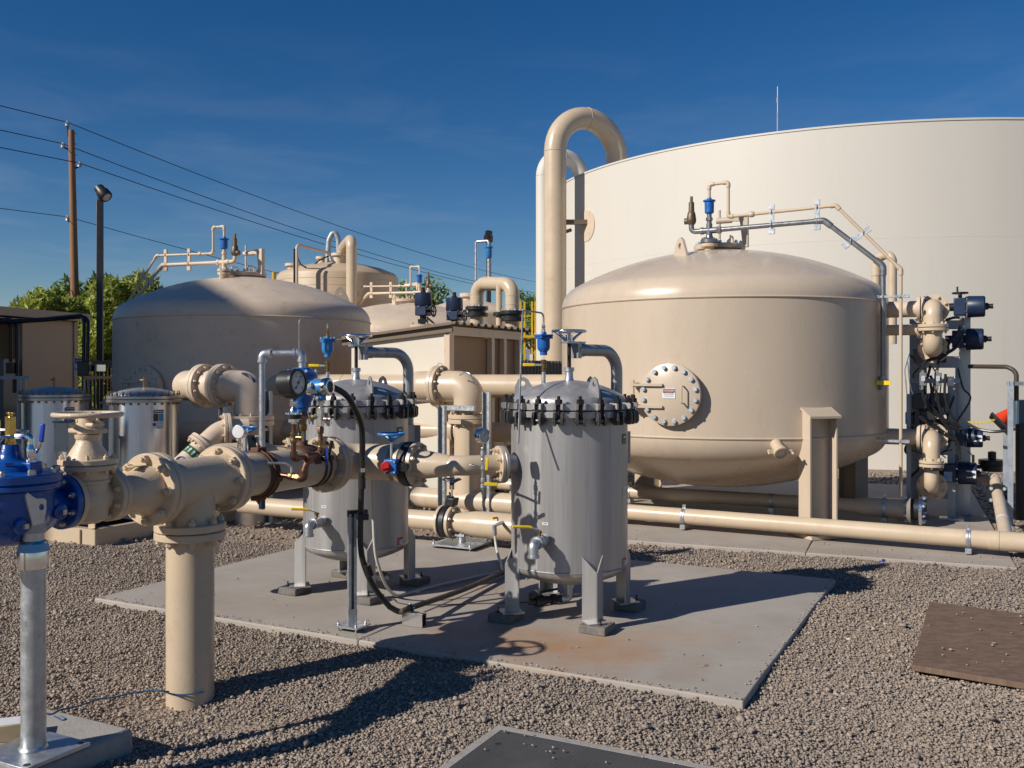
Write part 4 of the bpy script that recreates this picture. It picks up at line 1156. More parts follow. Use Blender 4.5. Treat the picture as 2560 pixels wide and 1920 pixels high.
# ------------------------------------------------------------------ mid-ground header pipes
hA, hB = V(.2, 10.15, 0), V(-2.98, 11.25, 0)
hd_ = (hA - hB).normalized()
up_h = thing('header_pipe', 'upper tan header pipe running in front of the shed', 'pipe', hA, 'tan header pipes')
part('pipe', MB().cyl(hB + hd_ * -.05 + Z * 1.345, hA + hd_ * .75 + Z * 1.345, .128, 32), TAN, up_h)
part('seam', MB().torus(hB + hd_ * 1.1 + Z * 1.345, hd_, .1285, .004, 32, 5), TAN, up_h)
lo_h = thing('header_pipe', 'lower tan header pipe with bolted coupling behind the left housing', 'pipe', hA, 'tan header pipes')
lo_o = D2 * .12
part('pipe', MB().cyl(hB + lo_o + Z * .835, hA + lo_o + hd_ * .7 + Z * .835, .108, 32), TAN, lo_h)
cp = hA + lo_o - hd_ * .93 + Z * .845
f = part('flange', MB().ringplate(cp - hd_ * .05, hd_, .1, .168, .05), TAN, lo_h); bolts(f, cp - hd_ * .05, -hd_, .14, 8, .015, TAN)
f = part('coupling', MB().lathe([(.0, .12), (.02, .15), (.06, .155), (.10, .15), (.12, .165), (.16, .165), (.17, .12)], cp, hd_, 32, cap=False), TAN, lo_h)
bolts(f, cp + hd_ * .16, hd_, .145, 8, .014, TAN)
part('lever', MB().box(at(756, 1068, 10.8), (.09, .02, .022), V(.95, -.1, .2), V(.1, .95, 0)), GRNH, lo_h)

def face_piping(label, col, zc, r, nsp, m, green=True, z0=0.0):
    """12 inch elbow turning down into a flanged column"""
    t = thing('face_piping', label, 'piping', V(col.x, col.y, 0), 'tan elbow risers')
    er = .285; zt_ = zc - er
    part('column', MB().cyl(V(col.x, col.y, z0), V(col.x, col.y, zt_ - .05), r, 36), m, t)
    f = part('flange', MB().ringplate(V(col.x, col.y, zt_ - .05), Z, .1, .222, .045), m, t); bolts(f, V(col.x, col.y, zt_ - .005), Z, .19, 12, .016, m)
    f = part('flange', MB().ringplate(V(col.x, col.y, zt_ - .055), -Z, .1, .222, .045), m, t); bolts(f, V(col.x, col.y, zt_ - .10), -Z, .19, 12, .016, m)
    p1 = V(col.x, col.y, zc) - D1 * er
    part('elbow', MB().tube(fillet([V(col.x, col.y, zt_), V(col.x, col.y, zc), p1 - D1 * .04], er, 14), r * 1.04, 36), m, t)
    q = p1 - D1 * .04
    for k in range(nsp):
        f = part('flange', MB().ringplate(q, -D1, .1, .222, .04), m, t); bolts(f, q, D1, .19, 12, .017, m)
        f = part('flange', MB().ringplate(q - D1 * .042, -D1, .1, .222, .04), m, t)
        if k < nsp - 1:
            part('spool', MB().cyl(q - D1 * .08, q - D1 * .26, r * 1.05, 36), m, t); q = q - D1 * .26
        else:
            bolts(f, q - D1 * .082, -D1, .19, 12, .017, m); q = q - D1 * .082
    part('rear_elbow', MB().tube(fillet([q, q - D1 * .26, q - D1 * .26 + D2 * .5], .22, 12), r * 1.04, 36), m, t)
    return t
C2 = V(-.447, 9.85, 0); C1 = V(-2.58, 9.3, 0)
c2t = face_piping('sunlit tan elbow riser between the two filter housings', C2, 1.348, .158, 1, TAN)
part('cable_loop', MB().tube(smooth_path([at(1150, 938, 9.7), at(1163, 931, 9.6), at(1178, 938, 9.55), at(1189, 962, 9.6)]), .008, 8), GALV, c2t)
part('lifting_eye', MB().torus(V(C2.x, C2.y, 1.56) - D1 * .36, D1.cross(Z), .035, .006, 20, 6), TAN, c2t)
c1t = face_piping('shaded tan elbow riser behind the steel pipe loop', C1, 1.36, .15, 2, TAND)
part('cable_loop', MB().tube(smooth_path([at(604, 934, 9.3), at(617, 936, 9.15), at(630, 945, 9.1), at(637, 956, 9.1)]), .012, 8), NAVY, c1t)
gb = MB()
part('arrow_band', MB().lathe([(.73, .1515), (.83, .1515)], V(C1.x, C1.y, 0), Z, 48, cap=False), GRN, c1t)
for k in range(18):
    a = 2 * math.pi * k / 18; ro = V(math.cos(a), math.sin(a), 0)
    gb.prism([(-.006, .03), (.006, .03), (.006, -.005), (.016, -.005), (0, -.03), (-.016, -.005), (-.006, -.005)], V(C1.x, C1.y, .78) + ro * .1522, V(-ro.y, ro.x, 0), Z, .001)
part('arrow_marks', gb, WHT, c1t)
part('seal_band', MB().ringplate(V(C1.x, C1.y, .92), Z, .14, .19, .03).ringplate(V(C1.x, C1.y, .98), Z, .14, .19, .03), TAND, c1t)
# sloping branch with arrow band
wy = thing('sloping_branch', 'tan flanged pipe sloping down with green arrow band', 'pipe', at(500, 1100, 8.9), None)
wa, wb, wc3 = at(620, 1072, 9.0), at(553, 1074, 8.9), at(418, 1198, 8.6)
dA, dB = (wb - wa).normalized(), (wc3 - wb).normalized()
part('pipe', MB().tube(fillet([wa, wb, wc3], .2, 8), .098, 30), TAND, wy)
f = part('flange', MB().ringplate(wa + dA * .2, dA, .09, .155, .03).ringplate(wa + dA * .165, dA, .09, .155, .03), TAND, wy); bolts(f, wa + dA * .23, dA, .13, 8, .014, TAND)
fq = wb + dB * .2
f = part('flange', MB().ringplate(fq, dB, .09, .155, .03).ringplate(fq + dB * .035, dB, .09, .155, .03), TAND, wy); bolts(f, fq + dB * .065, dB, .13, 8, .014, TAND); 
part('arrow_band', MB().lathe([(.11, .0992), (.19, .0992)], fq, dB, 40, cap=False), GRN, wy)
e1, e2 = perp(dB); am = MB()
for k in range(14):
    a = 2 * math.pi * k / 14; ro = e1 * math.cos(a) + e2 * math.sin(a); ta = dB.cross(ro).normalized()
    am.prism([(-.005, -.025), (.005, -.025), (.005, .005), (.014, .005), (0, .027), (-.014, .005), (-.005, .005)], fq + dB * .15 + ro * .0998, ta, -dB, .001)
part('arrow_marks', am, WHT, wy)
ro = (V(0, -1, .35) - dB * V(0, -1, .35).dot(dB)).normalized(); ta = dB.cross(ro).normalized()
part('round_mark', MB().torus(fq + dB * .28 + ro * .098, ro, .042, .006, 28, 6).prism([(-.006, -.03), (.006, -.03), (.006, .0), (.02, .0), (0, .032), (-.02, .0), (-.006, .0)], fq + dB * .28 + ro * .101, ta, -dB, .004), BLUL, wy)

# rack posts and rails
def post(label, p, h, w=.075, m=GALV, d=D1, g='galvanised rack posts', z0=0.0):
    t = thing('rack_post', label, 'post', V(p.x, p.y, z0), g)
    mb = MB(); o = V(p.x, p.y, 0); e = d; f_ = d.cross(Z)
    mb.box(o + Z * ((h + z0) / 2) + f_ * .0, (w, .006, h - z0), e, f_).box(o + Z * ((h + z0) / 2) + e * (w / 2) + f_ * .02, (.006, .046, h - z0), e, f_).box(o + Z * ((h + z0) / 2) - e * (w / 2) + f_ * .02, (.006, .046, h - z0), e, f_)
    part('channel', mb, m, t)
    part('foot', MB().box(o + Z * (z0 + .01), (.16, .16, .02), e, f_), m, t)
    return t
post('galvanised post right of the sunlit elbow riser', at(1219, 1100, 9.55), at(0, 980, 9.55).z)
post('galvanised post left of the sunlit elbow riser', at(1108, 1100, 9.5), at(0, 1014, 9.5).z)
post('galvanised post beside the shaded elbow riser', at(673, 1050, 9.3), at(0, 978, 9.3).z, m=GALVD)
post('galvanised post left of the shaded elbow riser', at(562, 1030, 9.45), at(0, 1005, 9.45).z, m=GALVD)
bx = thing('pipe_support', 'galvanised cross rail under the sunlit elbow riser', 'rail', V(-.5, 9.6, 0))
part('rail', MB().box(at(1150, 1020, 9.65), (.36, .05, .05), D1, D2), GALV, bx)
ybx = thing('sample_box', 'tan dusty box on the rack beside the shaded riser', 'box', at(570, 1050, 9.4))
part('box', MB().box(at(570, 1033, 9.4), (.08, .08, .15)), BEIGEB, ybx)

# long pipe resting on the tank pad, swelling to a fat header on the left
lp = V(.87, -.49, 0).normalized(); LA = V(1.58, 8.62, 0)
zL = .178
long_ = thing('ground_pipe', 'long tan pipe on struts along the tank pad', 'pipe', LA)
L0, L1 = LA - lp * .55, LA + lp * 4.6
part('pipe', MB().cyl(L0 + Z * zL, L1 + Z * zL, .0715, 28), TAN, long_)
part('reducer', MB().lathe([(-.06, .11), (.0, .11), (.14, .07), (.2, .069)], L0 - lp * .2 + Z * (zL - .01), lp, 32, cap=False), TAN, long_)
part('fat_pipe', MB().cyl(L0 - lp * 2.45 + Z * (zL - .02), L0 - lp * .2 + Z * (zL - .01), .108, 32), TAN, long_)
tee = LA + lp * 2.62 + Z * zL
cps = MB()
for a, b in ((-.13, -.05), (-.05, .15), (.15, .27)):
    cps.lathe([(a, .0715), (a + .002, .0765), (b - .004, .0765), (b, .0715)], tee, lp, 30, cap=False)
part('tee_fitting', cps, TAN, long_)
def strut_clamp(parent, p, r, ax, foot=True, zg=.1):
    mb = MB().torus(p, ax, r + .004, .0045, 28, 6)
    mb2 = MB()
    e = ax.cross(Z).normalized()
    # strap: flat band round the pipe
    mb.lathe([(-.016, r + .001), (-.016, r + .006), (.016, r + .006), (.016, r + .001)], p, ax, 28, cap=False)
    mb.box(p + Z * (r + .018), (.03, .016, .035), ax, e).box(p - Z * (r + .02), (.045, .12, .04), ax, e)
    if foot: mb.box(V(p.x, p.y, (zg + p.z - r) / 2), (.03, .03, max(.02, p.z - r - zg)), ax, e)
    return part('strut_clamp', mb, GALV, parent)
for s in (0.0, 2.35):
    strut_clamp(long_, LA + lp * s + Z * zL, .0715, lp, zg=.055)
strut_clamp(long_, LA + lp * 3.9 + Z * zL, .0715, lp, zg=.03)
# branch toward the back wall with black coupling
brn = thing('branch_pipe', 'tan branch pipe with black coupling at far right', 'pipe', tee)
bpath = [tee + Z * .0, at(2487, 1196, 9.2), at(2415, 1190, 9.5)]
part('pipe', MB().tube(fillet(bpath, .16, 8), .052, 24), TAND, brn)
bdv = (bpath[1] - bpath[0]).normalized()
cpp = bpath[0] + bdv * (bpath[1] - bpath[0]).length * .70
f = part('coupling', MB().ringplate(cpp, bdv, .04, .098, .04), BLKM, brn); bolts(f, cpp, -bdv, .078, 4, .018, ZINC)
part('band', MB().lathe([(0, .053), (.05, .053)], bpath[0] + bdv * .55, bdv, 24, cap=False), WHT, brn)
# pipe passing under the tank
un = thing('underfloor_pipe', 'tan pipe passing under the right tank', 'pipe', T1)
uo = V(2.2, 9.6, .215)
part('pipe', MB().cyl(uo - D1 * 3.0, uo + D1 * 1.27, .068, 28), TAN, un)
part('end_cap', MB().lathe([(1.24, .07), (1.27, .078), (1.33, .09), (1.45, .092), (1.7, .092)], uo, D1, 28), TAN, un)
for s in (-2.45, -1.05, .45, 1.5): strut_clamp(un, uo + D1 * s, .068 if s < 1 else .09, D1, zg=.05)
f = part('flange', MB().ringplate(uo + D1 * 1.70, D1, .05, .145, .035), GREYW, un); bolts(f, uo + D1 * 1.70, -D1, .118, 8, .015, ZINC)
f = part('flange', MB().ringplate(uo + D1 * 1.80, D1, .05, .145, .03), CHROME, un); bolts(f, uo + D1 * 1.83, D1, .118, 8, .015, ZINC)
part('gasket', MB().cyl(uo + D1 * 1.735, uo + D1 * 1.80, .1, 24), BLACK, un)

# ------------------------------------------------------------------ valve rack on the right of the near tank
fp_ = 'tan face piping loops'
def loop(label, px, y1, y2, dep, r, rf, m=TAN, taper=None):
    t = thing('pipe_loop', label, 'piping', at(px, (y1 + y2) / 2, dep), fp_)
    a = at(px, y1, dep); b = at(px - 2, y2, dep); n = -D2
    top = a + n * .24; bot = b + n * .24
    part('upper_elbow', MB().tube(fillet([a, V(top.x, top.y, a.z), V(top.x, top.y, (a.z + b.z) / 2 + .02)], .15, 10), r, 28), m, t)
    part('lower_elbow', MB().tube(fillet([V(top.x, top.y, (a.z + b.z) / 2 - .02), V(top.x, top.y, b.z), b], .15, 10), r * (taper or 1), 28), m, t)
    for p, d in ((a, n), (b, n)):
        f = part('flange', MB().ringplate(p, d, .05, rf, .03), m, t); bolts(f, p + d * .03, d, rf * .82, 8, .015, m)
        part('back_flange', MB().ringplate(p - d * .005, -d, .05, rf, .03), m, t)
        part('stub', MB().cyl(p - d * .03, p - d * .45, r, 24), m, t)
    mid = V(top.x, top.y, (a.z + b.z) / 2)
    rr = rf if taper is None else rf * .8
    f = part('flange', MB().ringplate(mid + Z * .003, Z, .05, rr, .028), m, t); bolts(f, mid + Z * .031, Z, rr * .82, 8, .013, m)
    f = part('flange', MB().ringplate(mid - Z * .003, -Z, .05, rr, .028), m, t); bolts(f, mid - Z * .031, -Z, rr * .82, 8, .013, m)
    if taper: part('wafer_valve', MB().cyl(mid - Z * .06, mid - Z * .032, rr * .92, 28), BLKM, t)
    return t
loop('tan double elbow with bolted flange on the valve rack', 2335, 772, 872, 9.0, .083, .136)
loop('tan tapered elbow with black wafer valve low on the rack', 2332, 1092, 1215, 9.0, .075, .136, taper=.85)
# nozzles from the tank to the rack
nzz = thing('tank_nozzle', 'tan flanged nozzles on the tank side behind the rack', 'nozzle', T1 + D1 * TR)
for py, rr in ((775, .12), (826, .08), (1090, .12)):
    p = at(2290, py, 9.15)
    part('neck', MB().cyl(T1 + D1 * (TR - .1) + Z * p.z, T1 + D1 * (TR + .3) + Z * p.z, rr * .65, 24), TAND, nzz)
    f = part('flange', MB().ringplate(T1 + D1 * (TR + .26) + Z * p.z, D1, .04, rr, .03).ringplate(T1 + D1 * (TR + .30) + Z * p.z, D1, .04, rr, .03), TAND, nzz)
    bolts(f, T1 + D1 * (TR + .33) + Z * p.z, D1, rr * .82, 8, .012, ZINC)
    part('run', MB().cyl(T1 + D1 * (TR + .33) + Z * p.z, T1 + D1 * (TR + .44) + Z * p.z, rr * .62, 20), TAND, nzz)
rk = thing('valve_rack', 'tall galvanised steel frame carrying the valve actuators', 'rack', at(2400, 1290, 9.1))
rk.location.z = .05; ORG[rk.name] = V(rk.location)
def rpost(px, y0, y1, dep, w, d, m=GALVD):
    a, b = at(px, y0, dep), at(px, y1, dep)
    zb = .05 if y1 > 1200 else b.z
    part('post', MB().box(V(a.x, a.y, (a.z + zb) / 2), (w, d, a.z - zb), D1, D2), m, rk)
rpost(2288, 798, 1300, 9.5, .10, .10); rpost(2412, 790, 1290, 9.55, .105, .10, GALV)
rpost(2309, 845, 1290, 9.6, .06, .06); rpost(2379, 960, 1310, 9.25, .068, .06)
rpost(2393, 900, 1300, 9.35, .035, .05); rpost(2272, 985, 1310, 9.15, .04, .05); rpost(2300, 985, 1310, 9.4, .035, .04)
for px0, px1, py, dep, h in ((2278, 2412, 812, 9.5, .09), (2278, 2412, 905, 9.55, .12), (2290, 2380, 1010, 9.55, .22), (2290, 2420, 1125, 9.6, .1), (2275, 2400, 1235, 9.6, .09), (2280, 2400, 952, 9.1, .045)):
    a, b = at(px0, py, dep), at(px1, py, dep)
    part('cross_beam', MB().box((a + b) / 2, ((b - a).length, .05, h), (b - a), D2), GALVD, rk)
part('gusset', MB().box(at(2376, 953, 9.05), (.06, .02, .09)), WHT, rk)
for px in (2379, 2272):
    part('base_plate', MB().box(V(at(px, 1300, 9.2).x, 9.2, .065), (.22, .16, .02), D1, D2), GALV, rk)
actuator('navy actuator with top handwheel highest on the rack', at(2418, 767, 9.3), D1, 1.15, wheel=Z)
actuator('navy actuator second from top on the rack', at(2414, 848, 9.3), D1, 1.15)
actuator('navy actuator with white label beside the yellow chain', at(2417, 1094, 9.25), D1, 1.02, lblside=V(-.15, -.98, 0).normalized())
actuator('lowest navy actuator with white label on the rack', at(2395, 1182, 9.15), D1, 1.18, lblside=V(-.15, -.98, 0).normalized())
for lab, px in (('left grey junction box with pale label on the rack', 2308), ('right grey junction box with pale label on the rack', 2345)):
    jb = thing('junction_box', lab, 'junction box', at(px, 965, 8.95), 'rack junction boxes')
    part('body', MB().box(at(px, 948, 8.95), (.062, .06, .125), D1, D2), BOXG, jb, bev=.006)
    part('gland', MB().cyl(at(px - 3, 923, 8.95), at(px - 3, 932, 8.95), .018, 10).cyl(at(px - 4, 964, 8.95), at(px - 4, 974, 8.95), .018, 10), CHROME, jb)
    part('label_plate', MB().box(at(px, 946, 8.90), (.032, .004, .05), X, Y), WHT, jb)
cb = thing('rack_cables', 'black cables looping between rack actuators and boxes', 'cable', at(2350, 1000, 8.6))
for pts, r_ in (([(2404, 846), (2385, 872), (2345, 893), (2312, 905), (2305, 925)], .016), ([(2408, 795), (2395, 830), (2372, 860), (2370, 882), (2348, 900), (2343, 925)], .013),
                ([(2365, 800), (2385, 794), (2398, 794)], .013), ([(2304, 974), (2312, 1002), (2330, 1030), (2390, 1065)], .015), ([(2340, 974), (2345, 1005), (2365, 1060), (2398, 1075)], .014),
                ([(2364, 935), (2362, 990), (2375, 1030), (2400, 1070)], .013), ([(2276, 888), (2290, 900), (2305, 925)], .012), ([(2312, 1000), (2340, 1030), (2380, 1085), (2395, 1110), (2398, 1150)], .016),
                ([(2300, 1042), (2330, 1060), (2370, 1090), (2390, 1100)], .02), ([(2340, 1140), (2360, 1130), (2380, 1124)], .006), ([(2418, 1128), (2428, 1135), (2434, 1150)], .005)):
    part('cable', MB().tube(smooth_path([at(x, y, 8.92) for x, y in pts]), r_, 8), CONDB, cb)
for zz, xx in ((1003, 2290), (1000, 2335), (1045, 2310)):
    part('terminal_box', MB().box(at(xx + 10, zz, 9.05), (.13, .09, .14), D1, D2), BLKM, cb, bev=.006)
rr_ = random.Random(5)
for k in range(12):
    x0, y0 = rr_.uniform(2285, 2400), rr_.uniform(890, 1050)
    pts = [(x0, y0), (x0 + rr_.uniform(-25, 25), y0 + rr_.uniform(20, 50)), (x0 + rr_.uniform(-35, 35), y0 + rr_.uniform(60, 110)), (x0 + rr_.uniform(-30, 30), y0 + rr_.uniform(110, 170))]
    part('cable', MB().tube(smooth_path([at(x, y, 9.2) for x, y in pts]), rr_.choice((.006, .009, .013)), 7), CONDB, cb)
sol = thing('solenoid_bank', 'dark solenoid boxes crowding the middle of the rack', 'valve box', at(2340, 1040, 9.3))
for k, (x, y, w, h) in enumerate(((2305, 1000, .10, .13), (2335, 1022, .12, .10), (2362, 998, .09, .12), (2318, 1048, .14, .09), (2352, 1060, .10, .10), (2275, 1045, .08, .12), (2300, 1075, .07, .10), (2380, 1150, .08, .12), (2300, 890, .12, .14), (2345, 893, .15, .11))):
    part('box', MB().box(at(x, y, 9.28), (w, .1, h), D1, D2), (BLKM, NAVY, BOXG)[k % 3], sol, bev=.008)
part('tube', MB().tube(smooth_path([at(2270, 905, 9.1), at(2275, 960, 9.1), at(2282, 990, 9.1)]), .006, 6).tube([at(2275, 880, 9.1), at(2262, 925, 9.1), at(2268, 990, 9.1)], .005, 6), CHROME, sol)
# cabinet, conduit, cone and chain at the right edge
pn = thing('control_cabinet', 'slate blue control panel on posts at the right edge', 'panel', at(2560, 1060, 8.6))
part('cabinet', MB().box(at(2576, 1033, 8.6), (.34, .16, .245)), BOXB, pn, bev=.006)
for px, y0, dep in ((2526, 953, 8.4), (2514, 1030, 8.9), (2610, 960, 8.6)):
    a = at(px, y0, dep); part('post', MB().box(V(a.x, a.y, a.z / 2), (.045, .045, a.z), D1, D2), GALVD, pn)
part('clamp_arm', MB().box(at(2538, 959, 8.4), (.13, .04, .035)), GALVD, pn)
part('conduit', MB().tube(fillet([at(2424, 916, 9.0), at(2520, 917, 8.5), at(2541, 930, 8.45), at(2541, 1002, 8.45)], .3, 8), .02, 12), CONDBR, pn)
part('conduit', MB().tube([at(2552, 1060, 8.5), at(2552, 1300, 8.5)], .045, 14), CONDB, pn)
part('hose', MB().tube(smooth_path([at(2424, 1062, 8.9), at(2450, 1074, 8.8), at(2490, 1079, 8.7), at(2540, 1072, 8.55)]), .014, 8), CONDB, pn)
cn = thing('traffic_cone', 'orange traffic cone tipped on its side behind the control panel', 'traffic cone', at(2505, 1050, 8.8))
ca, cdv = at(2497, 1053, 8.8), V(.75, -.1, .62).normalized()
part('cone', MB().lathe([(0, .08), (.01, .072), (.22, .025), (.23, 0)], ca, cdv, 28), ORNG, cn)
part('base', MB().lathe([(-.02, .125), (.0, .125)], ca, cdv, 4, ph=.4), BLKM, cn)
ch = thing('plastic_chain', 'yellow plastic chain hanging between rack and cone', 'chain', at(2423, 1056, 8.9))
cA_, cB_ = at(2423, 1055, 8.95), at(2484, 1050, 8.8)
lk = MB()
for k in range(13):
    a = 2 * math.pi * k / 13
link = MB().torus(V(0, 0, 0), Z, .011, .0032, 10, 5).mesh('link', YEL)
for k in range(15):
    p = cA_.lerp(cB_, k / 14) - Z * (.02 * math.sin(math.pi * k / 14))
    inst('link', link, ch, p, V(0, -1, .3) if k % 2 else V(.1, -.3, 1))
gv = thing('gear_valve', 'black gear operated valve behind the branch pipe', 'valve', at(2478, 1180, 9.6))
part('body', MB().lathe([(0, .1), (.06, .1), (.07, .13), (.12, .13), (.13, .04), (.2, .04), (.21, 0)], at(2480, 1178, 9.7), Z, 20), BLKM, gv)
part('shaft', MB().cyl(at(2425, 1166, 9.7), at(2525, 1170, 9.7), .022, 10), BLKM, gv)
part('indicator', MB().cyl(at(2433, 1170, 9.6), at(2433, 1137, 9.6), .013, 10), BRASS, gv)
# ------------------------------------------------------------------ skid with polished cartridge housings
K0 = V(-3.53, 7.96, 0)
sk = thing('steel_skid', 'tan steel channel skid under the polished housings', 'skid', K0)
def channel(o, d, n, L, h=.15, w=.06, z0=.015):
    """C channel along d, web facing n"""
    m = MB(); c = o + d * (L / 2)
    m.box(c + Z * (z0 + h / 2), (L, .008, h), d, n).box(c + Z * (z0 + h - .005) - n * (w / 2), (L, w, .010), d, n).box(c + Z * (z0 + .005) - n * (w / 2), (L, w, .010), d, n)
    return m
part('channel', channel(K0 - D1 * 2.6, D1, -D2, 2.6), TAN, sk)
part('channel', channel(K0, D2, D1, 2.1), TAN, sk)
part('channel', channel(K0 - D1 * 2.6 + D2 * 2.1, D1, D2, 2.6), TAN, sk)
part('deck', MB().box(K0 - D1 * 1.3 + D2 * 1.35 + Z * .14, (2.5, 1.35, .012), D1, D2), TAND, sk)
for s in (.17, .9):
    part('web_stiffener', MB().box(K0 - D1 * s * 1.0 + D2 * -.012 + Z * .09, (.008, .02, .13), D1, D2), TAN, sk)
lg = MB(); lug_plate(lg, K0 - D1 * .10 + D2 * .05 + Z * .16, D1, Z, [(-.04, 0), (.04, 0), (.04, .085), (.025, .105), (-.025, .105), (-.04, .085)], (0, .062), .015, .012)
part('lifting_lug', lg, TAN, sk)
part('lug_pad', MB().box(K0 + D2 * .9 + D1 * .02 + Z * .07, (.06, .04, .12), D1, D2), TAN, sk)
def polished(label, c, tagged):
    t = thing('cartridge_housing', label, 'filter housing', c, 'polished cartridge housings')
    r = .322
    part('shell', MB().lathe([(.42, r), (1.205, r)], c, Z, 72, cap=False), POLISH, t)
    part('bottom_head', MB().lathe([(.42 - z * .36, q * r / TR) for z, q in reversed(HEAD)], c, Z, 72, cap=False), POLISH, t)
    part('lid_flange', MB().ringplate(c + Z * 1.205, Z, .28, .347, .03).ringplate(c + Z * 1.239, Z, .28, .347, .03), STEELD, t)
    part('lid_dome', MB().lathe([(1.269 + z * .13, q * .31 / TR) for z, q in HEAD], c, Z, 64, cap=False), STEEL, t)
    nb = 28; me = MB().lathe([(.0, .011), (.02, .011), (.021, .006), (.045, .006), (.045, 0)], (0, 0, 0), Z, 6, cap=False).lathe([(-.085, .0), (-.085, .011), (-.066, .011), (-.066, .006), (.0, .006), (.0, .011)], (0, 0, 0), Z, 6, cap=False).mesh('lid_bolt', BRASS)
    for k in range(nb):
        a = 2 * math.pi * k / nb
        inst('lid_bolt', me, t, c + V(math.cos(a), math.sin(a), 0) * .329 + Z * 1.269, Z)
    part('vent_stub', MB().cyl(c + Z * 1.32, c + Z * 1.45, .011, 8).cyl(c + Z * 1.42, c + Z * 1.42 - D1 * .05, .009, 8), BRASS, t)
    for k in range(3):
        a = .5 + 2 * math.pi * k / 3; p = c + V(math.cos(a), math.sin(a), 0) * .28
        part('leg', MB().box(p + Z * .28, (.07, .05, .28)), POLISH, t)
    if tagged is not None:
        az = tagged
        def patch(name, a0, a1, z0, z1, m, par, off=.001):
            mb = MB(); n = 8
            for i in range(n + 1):
                a = R(a0 + (a1 - a0) * i / n)
                d = V(math.sin(a), -math.cos(a), 0)
                mb.v += [c + d * (r + off) + Z * z0, c + d * (r + off) + Z * z1]
            mb.f = [(2 * i, 2 * i + 2, 2 * i + 3, 2 * i + 1) for i in range(n)]
            return part(name, mb, m, par)
        lb = patch('maker_label', az - 9.5, az + 9.5, .99, 1.14, WHT, t)
        patch('label_header', az - 8.8, az + 8.8, 1.107, 1.136, DARKLBL, lb, .002)
        patch('label_panel', az - 8.8, az - .6, 1.028, 1.10, DARKLBL, lb, .002)
        patch('label_panel', az + .2, az + 8.8, 1.028, 1.10, CYANL, lb, .002)
        nl = patch('notice_label', az - 10.5, az + 9, .955, 1.022, WHT, t, .0015)
        def curved_text(s, size, a_mid, z, m, par):
            o = text('lettering', s, size, V(0, 0, 0), X, Z, m, par, 0)
            og = ORG[par.name]
            for v in o.data.vertices:
                p = v.co + og; a = R(a_mid) + p.x / r
                v.co = c + V(math.sin(a), -math.cos(a), 0) * (r + .003) + Z * (z + p.z) - og
        curved_text('W', .03, az - 6.5, 1.122, WHT, lb)
        patch('label_line', az - 4.5, az + 7.5, 1.117, 1.126, WHT, lb, .0028)
        curved_text('NOTICE', .018, az + 2.5, 1.008, INK, nl)
        for zl in (.988, .980, .968, .962): patch('label_line', az - 3.5, az + 7.5, zl, zl + .003, BOXG, nl, .0028)
        dsc = MB(); pts = []
        for k in range(20):
            q = 2 * math.pi * k / 20; a = R(az - 7.2) + .016 * math.cos(q) / r
            dsc.v.append(c + V(math.sin(a), -math.cos(a), 0) * (r + .003) + Z * (.998 + .017 * math.sin(q)))
        dsc.f = [tuple(range(20))]
        part('round_mark', dsc, BLUL, nl)
    return t
hB_ = V(-3.62, 9.25, 0); hA_ = V(-4.80, 9.86, 0)
polished('polished stainless cartridge housing right of the gate valve wheel', hB_, 24 + 21)
polished('polished stainless cartridge housing at the far left', hA_, 26 + 26)
bxo = thing('control_box', 'pale beige control box behind the gate valve', 'control box', V(-3.5, 8.1, 0))
bc = V(at(172, 1095, 8.4).x, 8.4, at(0, 1094, 8.4).z)
part('enclosure', MB().box(bc - D1 * .10 + D2 * .18, (.20, .36, .26), D1, D2), BEIGEB, bxo, bev=.004)
part('lid_rim', MB().box(bc - D1 * .10 + D2 * .18 + Z * .135, (.22, .38, .012), D1, D2), BOXG, bxo)
sm = bolt_mesh(.005, BOXG, 0)
for s in (-.165, -.015):
    for zz in (-.1, .1): inst('screw', sm, bxo, bc + D1 * s * 1.1 - D2 * .001 + Z * zz, -D2)
part('stand', MB().box(V(bc.x, bc.y, (bc.z - .1 + .15) / 2) - D1 * .10 + D2 * .18, (.05, .05, bc.z - .1 - .15), D1, D2), TAND, bxo)
# ------------------------------------------------------------------ bag filter housings
VR = .345
LEGA = math.atan2(-.945, .328)
clamp_me = {}
def clamp_meshes():
    # local frame: +X outward, +Z up, origin on the joint plane at the vessel axis radius 0
    up = MB(); lo = MB()
    for s in (-1, 1):
        up.prism([(.345, .004), (.398, .004), (.404, .010), (.404, .036), (.398, .042), (.345, .042)], V(0, s * .020, 0), X, Z, .013)
        lo.prism([(.345, -.006), (.400, -.006), (.412, -.018), (.412, -.068), (.402, -.082), (.380, -.082), (.345, -.055)], V(0, s * .021, 0), X, Z, .013)
    lo.cyl((.39, -.032, -.055), (.39, .032, -.055), .011, 10)
    rod = MB().cyl((.382, 0, -.07), (.382, 0, .084), .0095, 10).lathe([(.043, .021), (.062, .021), (.066, .017)], V(.382, 0, 0), Z, 6).lathe([(.037, .024), (.043, .024)], V(.382, 0, 0), Z, 14).lathe([(-.012, .018), (.012, .018)], V(.382, 0, -.055), Y, 12)
    return up.mesh('clamp_lug', STEEL), lo.mesh('swing_lug', LUGS), rod.mesh('swing_bolt', DKST)
CM = clamp_meshes()
def az(a):
    """unit vector, a degrees from the camera side (-Y) towards +X"""
    return V(math.sin(R(a)), -math.cos(R(a)), 0)
